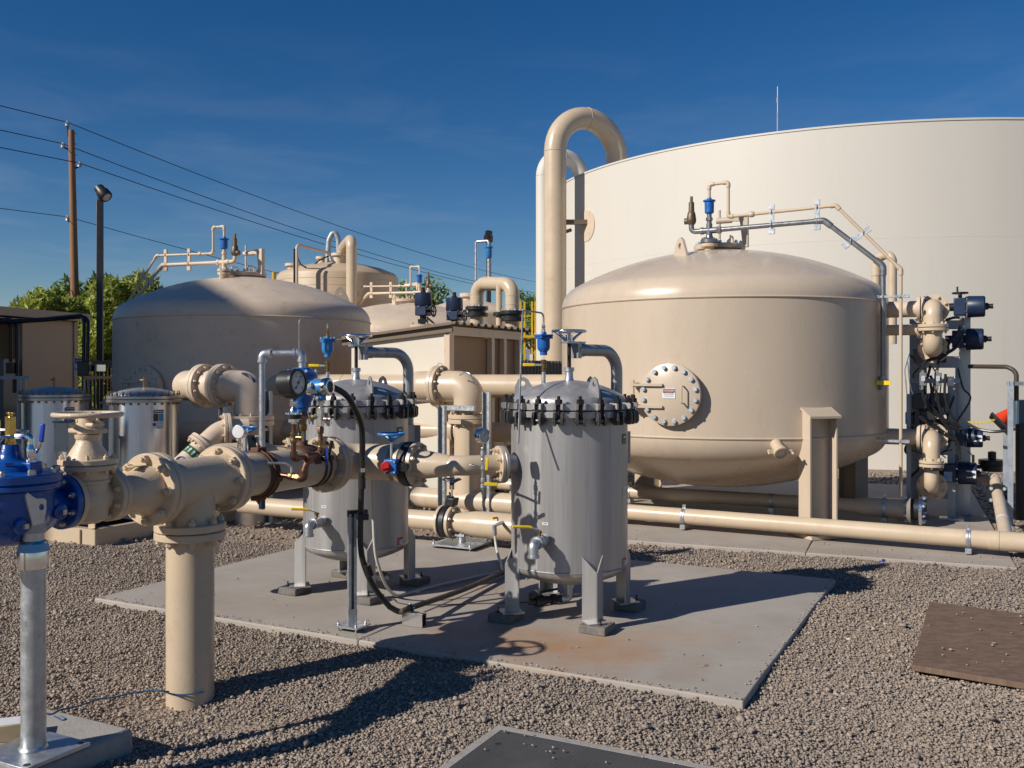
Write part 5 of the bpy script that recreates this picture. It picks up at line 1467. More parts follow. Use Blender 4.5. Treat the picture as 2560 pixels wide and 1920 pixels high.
def vessel(label, c):
    t = thing('bag_filter_housing', label, 'filter housing', V(c.x, c.y, .06), 'grey bag filter housings')
    c = V(c.x, c.y, 0)
    zj = 1.282
    sh = part('shell', MB().lathe([(.372, VR), (1.238, VR), (1.243, VR + .004)], c, Z, 96, cap=False), STEEL, t)
    part('weld_bead', MB().torus(c + Z * .372, Z, VR + .0005, .004, 96, 5), STEEL, sh)
    part('bottom_head', MB().lathe([(.372 - z * .2 * 1.0, r * VR / TR) for z, r in reversed(HEAD)], c, Z, 96, cap=False), STEEL, t)
    part('body_flange', MB().ringplate(c + Z * (zj - .040), Z, .30, .378, .036, 96), STEEL, t)
    part('lid_flange', MB().ringplate(c + Z * (zj + .002), Z, .30, .374, .036, 96), STEEL, t)
    part('gasket', MB().lathe([(zj - .006, .36), (zj + .004, .36)], c, Z, 64), BLACK, t)
    lid = part('lid_dome', MB().lathe([(zj + .036 + z * .225, r * VR * .985 / TR) for z, r in HEAD], c, Z, 96, cap=False), STEEL, t)
    ltop = zj + .036 + HEAD[-1][0] * .225
    for k in range(20):
        a = 2 * math.pi * (k + .32) / 20
        for me, nm in zip(CM, ('clamp_lug', 'swing_lug', 'swing_bolt')):
            o = inst(nm, me, t, c + Z * zj, Z, 0)
            o.rotation_quaternion = Quaternion(Z, a)
    # legs: angle iron, corner outward
    for k in range(4):
        a = LEGA + k * math.pi / 2; ro = V(math.cos(a), math.sin(a), 0); ta = V(-ro.y, ro.x, 0)
        apex = c + ro * (VR + .055); mb = MB()
        for s in (-1, 1):
            d = (-ro + ta * s).normalized(); L = .088
            nrm = d.cross(Z)
            mb.prism([(0, .113), (L, .113), (L, .47), (0, .385)], apex, d, Z, .007)
        lg = part('leg', mb, STEEL, t)
        fo = c + ro * (VR + .045)
        part('foot_plate', MB().box(fo - ro * .02 + Z * .108, (.13, .13, .010), ro, ta), STEEL, lg)
        gp_ = part('grout_pad', MB().box(fo + ro * .01 + Z * .083, (.16, .15, .046), (ro + ta * .9).normalized(), (ta - ro * .9).normalized()), GROUT, t, bev=.006)
        inst('anchor_bolt', bolt_mesh(.009, DKST, 2.4), gp_, fo + ro * .055 + Z * .107, Z)
    # lid lugs
    for a in (28, 148, 268):
        d = az(a); p = c + d * .245 + Z * (zj + .036 + .045)
        lm = MB(); lug_plate(lm, p, d, Z, [(-.075, -.02), (.085, -.055), (.078, .05), (.058, .095), (.03, .11), (.0, .095), (-.02, .06)], (.032, .068), .016, .009)
        part('lifting_lug', lm, STEEL, t)
    # davit with hand wheel
    dvp = V(c.x + .315, c.y + .295, 0); zarm = 1.632
    arm_end = c + (dvp - c) * .16
    dv = part('davit', MB().tube(fillet([dvp + Z * .98, dvp + Z * zarm, V(arm_end.x, arm_end.y, zarm)], .13, 10), .0365, 28), STEEL, t)
    dd = (dvp - c).normalized()
    part('davit_sleeve', MB().lathe([(-.008, .040), (.055, .040)], V(arm_end.x, arm_end.y, zarm) - dd * .0, dd, 28).box(V(arm_end.x, arm_end.y, zarm - .0) - dd * .012, (.03, .07, .10), dd, dd.cross(Z)), STEEL, dv)
    part('davit_bracket', MB().box(c + V(.255, .20, 1.04), (.13, .20, .20), V(.73, .68, 0).normalized(), V(-.68, .73, 0).normalized()).box(V(dvp.x + .035, dvp.y - .01, 1.03), (.10, .008, .2)), STEEL, t)
    part('screw_rod', MB().cyl(c + Z * (ltop - .01), c + Z * 1.68, .0115, 14), DKST, dv)
    part('screw_nut', MB().lathe([(ltop - .005, .03), (ltop + .012, .024), (ltop + .05, .023), (ltop + .052, .03), (ltop + .075, .03)], c, Z, 16), GALV, t)
    part('thrust_plate', MB().box(c + Z * 1.676 + dd * .035, (.16, .055, .012), dd, dd.cross(Z)), GALV, dv)
    hwz = 1.742
    hw = part('handwheel', MB().torus(c + Z * hwz, Z, .098, .0085, 48, 10), CHROME, t)
    sp = MB()
    for k in range(3):
        a = .5 + k * 2.094; e = V(math.cos(a), math.sin(a), 0)
        sp.tube([c + e * .02 + Z * (hwz - .055), c + e * .05 + Z * (hwz - .03), c + e * .094 + Z * hwz], [.011, .009, .007], 8)
    sp.cyl(c + Z * 1.682, c + Z * (hwz - .02), .021, 16).cyl(c + Z * (hwz - .02), c + Z * (hwz + .008), .012, 10)
    part('wheel_spokes', sp, CHROME, hw)
    # inlet nozzle
    nd = V(-.94, -.34, 0).normalized(); np_ = c + nd * .30 + Z * .965
    part('inlet_nozzle', MB().lathe([(0, .057), (.115, .057)], np_, nd, 28, cap=False), STEEL, t)
    f = part('nozzle_flange', MB().ringplate(np_ + nd * .13, -nd, .05, .108, .022, 48), STEEL, t)
    # side drain with yellow lever
    d = az(-27); p = c + d * (VR - .02) + Z * .555
    dr = part('drain_valve', MB().cyl(p, p + d * .07, .030, 16).lathe([(.045, .037), (.06, .037)], p, d, 8).lathe([(.06, .032), (.085, .036), (.10, .032), (.115, .037), (.13, .037)], p, d, 16).tube(fillet([p + d * .12, p + d * .165, p + d * .165 - Z * .06], .035), .028, 16).lathe([(-.06, .033), (-.075, .033)], p + d * .165, Z, 16), GALV, t)
    part('valve_stem', MB().cyl(p + d * .085 + Z * .03, p + d * .085 + Z * .065, .009, 10).lathe([(.05, .016), (.062, .016)], p + d * .085, Z, 6), BRASS, dr)
    l0 = p + d * .085 + Z * .064
    part('lever', MB().tube([l0, l0 + V(-.03, -.01, .012), l0 + V(-.05, -.015, .02)], .006, 8), GALV, dr)
    part('lever_grip', MB().tube([l0 + V(-.045, -.014, .018), l0 + V(-.06, -.018, .022), l0 + V(-.15, -.04, .028)], .0085, 8), YEL, dr)
    # bottom drain
    bz = .372 - HEAD[-1][0] * .2
    part('bottom_drain', MB().tube(fillet([c + Z * bz, c + Z * (bz - .095), c + V(.05 if c.x < 0 else -.05, -.02, bz - .095)], .03), .026, 14).cyl(c + Z * (bz - .01), c + Z * (bz - .03), .034, 14), GALV, t)
    sx = -1 if c.x < 0 else 1; q = c + V(-.05 * sx, -.02, bz - .095)
    bd = part('drain_line', MB().cyl(q, q + V(-.19 * sx, -.075, 0), .022, 14).cyl(q + V(-.03 * sx, -.012, 0), q + V(-.06 * sx, -.024, 0), .032, 8).cyl(q + V(-.11 * sx, -.044, 0), q + V(-.155 * sx, -.062, 0), .034, 14), BLKM if c.x > 0 else GALVK, t)
    part('drain_lever', MB().tube([q + V(-.12 * sx, -.05, .0), q + V(-.12 * sx, -.05, .05), q + V(-.02 * sx, -.01, .06)], .007, 8), YEL if c.x < 0 else BLKM, bd)
    # stickers
    def patch(name, a0, a1, z0, z1, m, par, off=.0012):
        mb = MB(); n = 8
        for i in range(n + 1):
            dd_ = az(a0 + (a1 - a0) * i / n)
            mb.v += [c + dd_ * (VR + off) + Z * z0, c + dd_ * (VR + off) + Z * z1]
        mb.f = [(2 * i, 2 * i + 2, 2 * i + 3, 2 * i + 1) for i in range(n)]
        return part(name, mb, m, par)
    g = patch('green_label', 58, 70, 1.085, 1.143, GRN, t); patch('label_window', 61, 67, 1.118, 1.130, WHT, g, .002)
    for k in range(3): patch('label_line', 60, 69, 1.094 + k * .006, 1.0955 + k * .006, GALV, g, .002)
    y = patch('yellow_label', 60, 69, .775, .835, WHT, t); patch('label_panel', 64.2, 68.5, .785, .825, YEL, y, .002)
    for k in range(5): patch('label_line', 60.5, 63.5, .785 + k * .009, .787 + k * .009, INK, y, .002)
    rd = patch('red_label', 59, 69, .355, .425, REDL, t)
    for k in range(6): patch('label_line', 59.8, 64.5, .365 + k * .009, .3675 + k * .009, WHT, rd, .002)
    w = MB()
    for k in range(18):
        qn = 2 * math.pi * k / 18; w.v.append(c + az(66.5 + math.degrees(.016 * math.cos(qn) / VR)) * (VR + .0022) + Z * (.395 + .017 * math.sin(qn)))
    w.f = [tuple(range(18))]; part('label_disc', w, WHT, rd)
    patch('label_mark', 66.2, 66.8, .387, .407, INK, rd, .003)
    patch('drain_label', -29.5, -23.5, .640, .655, WHT, t)
    patch('label_line', -28.5, -24.5, .6455, .6495, INK, t.children[-1], .002)
    return t
V1 = V(.34, 5.59, 0); V2 = V(-1.0376, 6.26, 0)
vessel('grey steel bag filter housing nearer on the slab, right', V1)
vessel('grey steel bag filter housing farther back on the slab, left', V2)

# air release valves with drain tubes on the lids
def lid_vent(label, px, c, tube_px, tube_pts):
    dep = c.y + .02
    b = at(px, 975, dep); b = V(b.x, b.y, 1.33)
    t = thing('air_release_valve', label, 'valve', b, 'small blue air valves on housing lids')
    z = lambda v: at(0, v, 5.61).z
    k = V(b.x, b.y, 0)
    part('stem', MB().cyl(k + Z * 1.29, k + Z * z(922), .0125, 12).lathe([(1.318, .02), (1.335, .02)], k, Z, 10), GALV, t)
    bv = part('ball_valve', MB().lathe([(0, .013), (.008, .018), (.016, .018), (.02, .013), (.03, .02), (.045, .02), (.05, .014), (.06, .019), (.07, .019), (.074, .012)], k + Z * z(930), Z, 12), BRASS, t)
    hz_ = z(912)
    part('handle', MB().box(k + V(-.035, -.012, hz_), (.04, .008, .012)), CHROME, bv)
    part('handle_grip', MB().box(k + V(-.088, -.012, hz_), (.072, .011, .019)), YEL, bv, bev=.004)
    zt = z(830); zb = z(888); L = zt - zb
    body = part('valve_body', MB().lathe([(0, .022), (.16 * L, .022), (.165 * L, .026), (.26 * L, .036), (.34 * L, .0385), (.72 * L, .0385)], k + Z * zb, Z, 28), MIDB if px > 1000 else SKYB, t)
    part('cover', MB().box(k + Z * (zb + .755 * L), (.082, .082, .013), V(.85, .5, 0).normalized(), V(-.5, .85, 0).normalized()).box(k + Z * (zb + .85 * L), (.084, .084, .012), V(.85, .5, 0).normalized(), V(-.5, .85, 0).normalized()).cyl(k + Z * (zb + .88 * L), k + Z * zt, .018, 8), MIDB if px > 1000 else SKYB, t, bev=.003)
    for i in range(4):
        a = math.pi / 2 * i + .53 + math.pi / 4; inst('cover_screw', bolt_mesh(.0055, ZINC, .3), t, k + V(math.cos(a), math.sin(a), 0) * .049 + Z * (zb + .9 * L), Z)
    part('fitting', MB().lathe([(0, .012), (.015, .012), (.018, .008), (.03, .011), (.04, .011), (.043, .006), (.055, .006)], k + Z * zt, Z, 8), BRASS if px < 1000 else CHROME, t)
    part('drain_tube', MB().tube(fillet([k + Z * (zt + .05)] + tube_pts(k, z), .035, 6), .0053, 8), STEELD, t)
    return t
lid_vent('small blue air valve on the nearer grey housing lid', 1359, V1, 0, lambda k, z: [k + Z * z(783) + V(.0, 0, 0), V(at(1307, 0, 5.45).x, 5.45, z(780)), at(1296, 1108, 5.12)])
lid_vent('small blue air valve on the farther grey housing lid', 819, V2, 0, lambda k, z: [k + Z * z(785), V(at(748, 0, 6.15).x, 6.15, z(781)), V(at(748, 0, 6.15).x, 6.15, z(1120))])
# ------------------------------------------------------------------ inlet line
LZ = .978
TE = V(-1.506, 4.4, 0)
def on(s, dz=0.0):
    return TE + U * s + Z * (LZ + dz - .008 * s)
F8, F4, TH = .161, .108, .034
# riser from the ground
rs = thing('riser_pipe', 'thick tan riser pipe standing in the gravel at left', 'pipe', V(TE.x, TE.y, -.05))
part('pipe', MB().cyl(V(TE.x, TE.y, -.35), V(TE.x, TE.y, .735), .1085, 48), TAN, rs)
f = part('flange', MB().ringplate(V(TE.x, TE.y, .758), -Z, .1, F8, TH, 64, .004), TAN, rs)
bolts(f, V(TE.x, TE.y, .758 - TH), -Z, .136, 8, .017, TAN)
# cast tee
te = thing('pipe_tee', 'cast tan pipe tee on top of the riser', 'pipe fitting', V(TE.x, TE.y, .762), None)
rT = .118
tb = MB().lathe([(-.21, rT), (-.19, rT), (.19, rT), (.21, rT)], on(0), U, 48, cap=False)
tb.lathe([(-.20, .116), (-.12, .112), (.0, .112)], on(0), Z, 48, cap=False)
part('body', tb, TAN2, te)
part('fillet_band', MB().lathe([(-.205, .135), (-.19, .122), (-.17, .116)], on(0), Z, 40, cap=False).lathe([(-.205, .14), (-.18, .122), (-.15, .116)], on(0), U, 40, cap=False).lathe([(.15, .116), (.18, .122), (.205, .14)], on(0), U, 40, cap=False), TAN2, te)
f = part('flange', MB().ringplate(V(TE.x, TE.y, .762), Z, .1, F8, TH, 64, .004), TAN2, te); bolts(f, V(TE.x, TE.y, .762 + TH), Z, .136, 8, .017, TAN2)
f = part('flange', MB().ringplate(on(-.235), U, .1, F8, .036, 64, .004), TAN2, te)
f = part('flange', MB().ringplate(on(.235), -U, .1, F8, .036, 64, .004), TAN2, te); bolts(f, on(.199), -U, .136, 8, .019, TAN2, ph=.0)
# reducer to the left
rd = thing('reducer', 'tan flanged reducer between tee and gate valve', 'pipe fitting', on(-.36), None)
part('cone', MB().lathe([(-.25, .117), (-.275, .113), (-.31, .106), (-.40, .077), (-.45, .066), (-.475, .064)], on(0), U, 48, cap=False), TAN2, rd)
f = part('flange', MB().ringplate(on(-.238), -U, .1, F8, .036, 64, .004), TAN2, rd); bolts(f, on(-.274), -U, .136, 8, .019, TAN2, ph=.0)
part('flange', MB().ringplate(on(-.482), U, .05, F4, .026, 56, .003), TAN2, rd)
bolts(part('label_bump', MB().box(on(-.33, .11), (.08, .04, .004), U, W), TAN2, rd), on(-.456), U, .088, 8, .012, TAN2)
# gate valve with big hand wheel
gs = -.595
gt = thing('gate_valve', 'tan gate valve with large flat handwheel', 'valve', on(gs, -.1), None)
gc_ = on(gs)
part('body', MB().lathe([(-.105, .062), (-.075, .062), (-.05, .075), (.0, .085), (.05, .075), (.075, .062), (.105, .062)], gc_, U, 40, cap=False)
     .lathe([(-.10, .045), (-.085, .075), (-.03, .082), (.06, .080), (.065, .086), (.075, .086), (.08, .08), (.12, .08)], gc_, Z, 40), TAN2, gt)
for s in (1, -1):
    f = part('flange', MB().ringplate(on(gs + s * .112), U * -s, .05, F4, .024, 56, .003), TAN2, gt)
    if s > 0: bolts(f, on(gs + .086), -U, .088, 8, .012, TAN2)
bf_ = part('bonnet_flange', MB().ringplate(gc_ + Z * .118, Z, .04, .112, .020, 56, .003).ringplate(gc_ + Z * .141, Z, .04, .114, .022, 56, .003), TAN2, gt)
bolts(bf_, gc_ + Z * .163, Z, .097, 8, .010, TAN2); bolts(bf_, gc_ + Z * .118, -Z, .097, 8, .010, TAN2)
part('bonnet', MB().lathe([(.163, .082), (.17, .079), (.19, .07), (.225, .048), (.24, .044), (.25, .05), (.262, .05)], gc_, Z, 40), TAN2, gt)
gl = part('gland', MB().box(gc_ + Z * .277, (.15, .075, .02), D1, D2).box(gc_ + Z * .302, (.13, .06, .018), D1, D2).lathe([(.262, .042), (.30, .036), (.318, .034)], gc_, Z, 20), TAN2, gt, bev=.006)
for s in (-1, 1): inst('gland_bolt', bolt_mesh(.010, TAN2, .9), gl, gc_ + D1 * s * .058 + Z * .31, Z)
hwz = 1.326
part('stem', MB().cyl(gc_ + Z * .3, V(gc_.x, gc_.y, hwz - .03), .014, 14), TAN2, gt)
part('wheel_hub', MB().lathe([(-.058, .024), (-.055, .036), (-.015, .038), (.0, .034), (.006, .02)], V(gc_.x, gc_.y, hwz), Z, 24), TAN2, gt)
hw_ = part('handwheel', MB().torus(V(gc_.x, gc_.y, hwz), Z, .128, .0105, 64, 12), TAN2, gt)
sp = MB()
for k in range(4):
    a = .3 + k * math.pi / 2; e = V(math.cos(a), math.sin(a), 0)
    sp.tube([V(gc_.x, gc_.y, hwz - .012) + e * .02, V(gc_.x, gc_.y, hwz) + e * .125], .009, 8)
part('wheel_spokes', sp, TAN2, hw_)
# blue control valve
cs_ = -.955
cv = thing('control_valve', 'cobalt blue diaphragm control valve at the left edge', 'valve', on(cs_, -.15), None)
cc = on(cs_)
f = part('flange', MB().ringplate(on(-.71), -U, .05, F4, .028, 56, .004), BLUE, cv)
bolts(f, on(-.738), -U, .088, 8, .0125, STEELD, tail=.8)
part('gasket', MB().cyl(on(-.7095), on(-.7075), F4 * .99, 48), BLACK, cv)
f = part('flange', MB().ringplate(on(cs_ - .245), U, .05, F4, .028, 56, .004), BLUE, cv)
bolts(f, on(cs_ - .217), U, .088, 8, .0125, STEELD, tail=.8)
part('body', MB().lathe([(-.24, .062), (-.2, .064), (-.15, .085), (-.08, .115), (0, .125), (.08, .115), (.15, .085), (.2, .064), (.24, .062)], cc - Z * .012, U, 48, cap=False)
     .lathe([(-.115, .0), (-.113, .06), (-.10, .095), (-.045, .138), (.0, .15), (.06, .152), (.075, .158)], cc, Z, 56, cap=False), BLUE, cv)
bz = cc.z + .08
part('lower_rim', MB().ringplate(V(cc.x, cc.y, bz), Z, .05, .176, .022, 72, .004), BLUE, cv)
tr_ = part('bonnet_rim', MB().ringplate(V(cc.x, cc.y, bz + .0245), Z, .05, .178, .034, 72, .004), BLUE, cv)
bolts(tr_, V(cc.x, cc.y, bz + .0585), Z, .158, 10, .014, STEELD, tail=0)
part('bonnet', MB().lathe([(.055, .150), (.062, .128), (.068, .118), (.088, .112), (.095, .105), (.099, .07), (.104, .056), (.112, .047), (.13, .040), (.158, .035), (.163, .032), (.163, 0)], V(cc.x, cc.y, bz), Z, 56), BLUE, cv)
for a in (-.35, 1.5, 3.6):
    e = V(math.cos(a), math.sin(a), 0); part('boss', MB().box(V(cc.x, cc.y, bz + .078) + e * .105, (.045, .055, .045), e, V(-e.y, e.x, 0)), BLUE, cv, bev=.004)
ind = part('position_indicator', MB().box(V(cc.x, cc.y, bz + .218), (.027, .027, .10), W, U).cyl(V(cc.x, cc.y, bz + .265), V(cc.x, cc.y, bz + .284), .009, 10).cyl(V(cc.x, cc.y, bz + .28) - W * .02, V(cc.x, cc.y, bz + .28) + W * .02, .0045, 8).lathe([(.16, .02), (.172, .02)], V(cc.x, cc.y, bz), Z, 6), BRASSY, cv, bev=.002)
pgm = MB().lathe([(0, .03), (.012, .03), (.016, .024)], (0, 0, 0), Z, 20).mesh('plug_boss', BLUE)
for s, zz in ((.125, -.02), (-.06, -.045)):
    p = cc + U * s + W * (.105 if s > .1 else .125) + Z * zz
    pb_ = inst('plug_boss', pgm, cv, p, W); 
    inst('square_plug', MB().box(V(0, 0, .024), (.018, .018, .02)).mesh('square_plug', STEELD, None, False), pb_, p, W, .4).location = (0, 0, 0)
    sq_ = [o for o in pb_.children][-1]; sq_.rotation_quaternion = (1, 0, 0, 0)
part('lettering', MB().box(V(cc.x, cc.y, bz + .098) + V(.05, -.098, 0), (.03, .004, .012), V(.9, .45, 0), V(-.45, .9, 0)), BLUE, cv)
# pilot ball valve and tubing
pv = thing('pilot_valve', 'small steel ball valve with blue lever on the blue valve', 'valve', V(cc.x, cc.y, bz + .11))
pp = at(77, 1160, 3.50); pp.z = bz + .10
fit = part('fitting', MB().lathe([(0, .017), (.008, .017), (.010, .011), (.016, .011), (.018, .015), (.034, .018), (.05, .018), (.06, .014), (.075, .014)], pp, Z, 12).tube(fillet([pp + Z * .07, pp + Z * .095, pp + V(-.04, .0, .095)], .012), .0125, 10).lathe([(-.055, .011), (-.03, .014), (-.018, .014)], pp + Z * .095, X, 8), CHROME, pv)
part('valve_lever', MB().tube([pp + V(.018, 0, .035), pp + V(.034, -.01, .055), pp + V(.042, -.01, .075)], .007, 8), CHROME, fit)
part('lever_grip', MB().box(pp + V(.047, -.01, .108), (.018, .011, .07), V(.99, 0, -.1), Y), BLULEV, fit, bev=.005)
part('tube', MB().tube(smooth_path([pp + V(-.045, 0, .095), pp + V(-.10, -.01, .095), pp + V(-.15, -.02, .115), pp + V(-.26, -.05, .17)]), .0062, 8).tube(smooth_path([pp + V(-.10, 0, .095), pp + V(-.13, -.02, .05), pp + V(-.2, -.03, .02)]), .0052, 8).tube(smooth_path([pp + V(-.04, .06, .11), pp + V(-.12, .06, .115), pp + V(-.3, .08, .11)]), .005, 8), CHROME, pv)
part('pilot_body', MB().cyl(pp + V(-.26, -.05, .01), pp + V(-.16, -.03, .04), .034, 16).cyl(pp + V(-.27, .02, .10), pp + V(-.2, .02, .12), .02, 12), CHROME, pv)
part('pilot_cap', MB().cyl(pp + V(-.2, .1, .08), pp + V(-.2, .1, .15), .03, 14), BRASSY, pv)
# upstream elbow beyond the frame
ue = thing('inlet_elbow', 'tan inlet elbow dropping to the ground beyond the blue valve', 'pipe fitting', on(-1.5), None)
part('elbow', MB().tube(fillet([on(cs_ - .28), on(-1.55), V(on(-1.55).x, on(-1.55).y, -.2)], .16, 10), .062, 28), TAN, ue)
part('flange', MB().ringplate(on(cs_ - .248), -U, .05, F4, .028, 48), TAN, ue)

# spool from the tee to the elbow flange
spl = thing('pipe_spool', 'tan flanged spool carrying the rusty saddles', 'pipe', on(.6), None)
part('pipe', MB().cyl(on(.24), on(1.06), .1088, 48), TAN, spl)
part('flange', MB().ringplate(on(.238), U, .1, F8, .036, 64, .004), TAN, spl)
part('weld_bead', MB().torus(on(.955), U, .1088, .0035, 48, 5), RUST, spl)
f = part('flange', MB().ringplate(on(1.108), -U, .1, F8, .034, 64, .004), TAN, spl); bolts(f, on(1.074), -U, .136, 8, .018, TAN)
# elbow spool: 90 degrees, then a reducer down to the butterfly valve
F3 = on(1.112); vv = V(-.592, 5.5, .962); vd = V(.92, -.39, 0).normalized()
C = V(-.9715, 5.661, .965)
es = thing('elbow_spool', 'tan elbow and reducer in front of the farther housing', 'pipe fitting', C, None)
part('flange', MB().ringplate(F3, U, .1, F8, .034, 64, .004), TAN, es)
pth = fillet([F3 + U * .03, C, C + vd * .30], .20, 14)
part('elbow', MB().tube(pth, .1075, 44), TAN, es)
rp = C + vd * .30
part('reducer', MB().lathe([(-.085, .1075), (-.06, .106), (.0, .09), (.03, .084), (.055, .083)], rp, vd, 44, cap=False), TAN, es)
part('weld_bead', MB().torus(pth[-2], vd, .108, .003, 44, 5).torus(rp + vd * .03, vd, .084, .0025, 40, 5), TAN, es)
bo = vv - vd * .03
f = part('flange', MB().ringplate(bo, -vd, .08, .128, .027, 56, .003), TAN, es); bolts(f, bo - vd * .027, -vd, .108, 8, .013, TAN)
def butterfly(label, o, ax, r, wheel_side, wm, boxm, group, capm=REDP, gx_=.075):
    t = thing('butterfly_valve', label, 'valve', o, group)
    part('wafer_body', MB().lathe([(-.028, r * .95), (-.02, r), (.02, r), (.028, r * .95)], o, ax, 48), BLACK, t)
    sd_ = wheel_side; bc_ = o + sd_ * (r + .045) - ax * gx_
    part('neck', MB().cyl(o + sd_ * r * .8, o + sd_ * (r + .05), .026, 16).cyl(o + sd_ * (r + .03), bc_, .022, 14), BLKM, t)
    gb_ = part('gearbox', MB().box(bc_, (.085, .07, .085), ax, sd_), boxm, t, bev=.008)
    part('indicator_cap', MB().lathe([(.03, .032), (.045, .032), (.05, .026), (.05, 0)], bc_ - ax * .022, sd_, 24).box(bc_ - ax * .022 + sd_ * .055, (.05, .016, .014), V(ax.y, -ax.x, 0).cross(sd_) + ax * .8, sd_), capm, gb_)
    sp0 = bc_ + Z * .03
    part('shaft', MB().cyl(sp0, sp0 + Z * .12, .0075, 10), GALV, t)
    wc_ = sp0 + Z * .155
    wh = part('handwheel', MB().torus(wc_, Z, .073, .0075, 40, 8), wm, t)
    s_ = MB().cyl(wc_ - Z * .045, wc_ - Z * .022, .018, 12)
    for k in range(3):
        e = V(math.cos(.4 + k * 2.09), math.sin(.4 + k * 2.09), 0); s_.tube([wc_ - Z * .03 + e * .01, wc_ + e * .072], .0085, 8)
    part('wheel_spokes', s_, wm, wh)
    sm_ = bolt_mesh(.006, ZINC, 0)
    for a, b in ((-.03, -.03), (.03, -.03), (-.03, .03), (.03, .03)):
        inst('cover_screw', sm_, gb_, bc_ + ax * a + Z * b + sd_ * .035, sd_)
    return t
butterfly('black butterfly valve with bright blue wheel and red cap', vv, vd, .131, V(.39 * .55 - .35, -.92, 0).normalized(), SKYB, MIDB, 'butterfly valves')
P_ = V(-.2777, 5.3667, .965); F1 = V(-.064, 5.444, .965); w_ = (F1 - P_).normalized()
rs2 = thing('inlet_spool', 'tan tapered spool joining the nearer housing nozzle', 'pipe fitting', P_, None)
b1 = vv + vd * .03
f = part('flange', MB().ringplate(b1, vd, .08, .128, .027, 56, .003), TAN, rs2); bolts(f, b1 + vd * .027, vd, .108, 8, .013, TAN)
part('reducer', MB().lathe([(.02, .088), (.05, .083), (.08, .081), (.20, .064), (.23, .059)], b1, vd, 44, cap=False), TAN, rs2)
part('elbow', MB().tube(fillet([b1 + vd * .22, P_, F1 - w_ * .02], .11, 10), .0575, 36), TAN, rs2)
f = part('flange', MB().ringplate(F1 - w_ * .002, -w_, .05, .108, .022, 48, .003), TAN, rs2); bolts(f, F1 - w_ * .024, -w_, .088, 8, .0115, TAN, tail=1.3)

# line into the farther housing, its butterfly valve seen over the spool
nd2 = V(-.94, -.34, 0).normalized(); n2 = V2 + nd2 * .432 + Z * .965
il = thing('inlet_spool', 'tan spool and valve pipe left of the farther housing', 'pipe fitting', n2, None)
part('pipe', MB().lathe([(0, .0575), (.08, .0575), (.16, .082), (.19, .083)], n2, nd2, 36, cap=False), TAN, il)
f = part('flange', MB().ringplate(n2, nd2, .05, .108, .022, 48), TAN, il); bolts(f, n2 + nd2 * .022, nd2, .088, 8, .0115, TAN)
bo2 = n2 + nd2 * .22
f = part('flange', MB().ringplate(bo2, -nd2, .08, .128, .027, 48), TAN, il); bolts(f, bo2 - nd2 * .027, -nd2, .108, 8, .013, TAN)
f = part('flange', MB().ringplate(bo2 + nd2 * .062, nd2, .08, .128, .027, 48), TAN, il); bolts(f, bo2 + nd2 * .089, nd2, .108, 8, .013, TAN)
part('tail_pipe', MB().tube(fillet([bo2 + nd2 * .08, bo2 + nd2 * .3, bo2 + nd2 * .3 - Z * .6], .15, 8), .083, 28), TAN, il)
butterfly('butterfly valve with blue wheel behind the steel pipe loop', bo2 + nd2 * .031, nd2, .131, V(-.35, -.93, 0).normalized(), SKYB, MIDB, 'butterfly valves')

# outlet manifold behind the housings, on a plated stand
mo = V(-.414, 7.78, .25)
mf = thing('outlet_manifold', 'shaded tan outlet pipe passing behind the nearer housing', 'pipe', mo, None)
part('left_pipe', MB().cyl(mo - D1 * 2.4, mo - D1 * .17, .08, 32), TAN, mf)
part('right_pipe', MB().lathe([(-.10, .084), (.0, .085), (.12, .105), (.2, .109), (.95, .109)], mo, D1, 36), TAN, mf)
f = part('flange', MB().ringplate(mo - D1 * .175, -D1, .07, .135, .027, 48), TAN, mf)
f = part('flange', MB().ringplate(mo - D1 * .10, D1, .07, .135, .03, 48), TAN, mf); bolts(f, mo - D1 * .07, D1, .112, 8, .013, TAN)
bvv = butterfly('low black butterfly valve with dark blue wheel', mo - D1 * .137, D1, .13, V(.2, -.1, .97).normalized(), NAVY, BLKM, 'butterfly valves', capm=BLKM, gx_=0)
stn = thing('pipe_stand', 'galvanised plate stand carrying the low outlet pipe', 'pipe stand', V(mo.x, mo.y, .06), None)
part('post', MB().cyl(V(mo.x, mo.y, .075), V(mo.x, mo.y, .19), .031, 20), GALV, stn)
part('saddle', MB().box(mo - Z * .095, (.09, .09, .02), D1, D2), GALV, stn)
bp_ = part('base_plate', MB().box(V(mo.x, mo.y, .088) - D2 * .02, (.40, .36, .012), D1, D2), GALV, stn)
for a in (-.17, .17):
    for b in (-.15, .15):
        inst('anchor_bolt', bolt_mesh(.009, GALV, 2.6), bp_, V(mo.x, mo.y, .094) - D2 * .02 + D1 * a + D2 * b, Z)
        part('anchor_stud', MB().cyl(V(mo.x, mo.y, .055) - D2 * .02 + D1 * a + D2 * b, V(mo.x, mo.y, .085) - D2 * .02 + D1 * a + D2 * b, .007, 8), GALV, bp_)
sv = thing('sample_tap', 'small tap with yellow lever feeding a milky hose', 'tap', at(1238, 1315, 7.35))
sp_ = at(1250, 1305, 7.45)
part('tap', MB().cyl(at(1262, 1304, 7.55), at(1238, 1313, 7.35), .014, 12).cyl(at(1236, 1312, 7.35), at(1237, 1338, 7.35), .017, 12), GALV, sv)
part('lever', MB().tube([at(1244, 1303, 7.38), at(1245, 1297, 7.38), at(1240, 1294, 7.36)], .006, 8), BRASS, sv)
part('lever_grip', MB().tube([at(1243, 1294, 7.36), at(1230, 1296, 7.3)], .009, 8), YEL, sv)
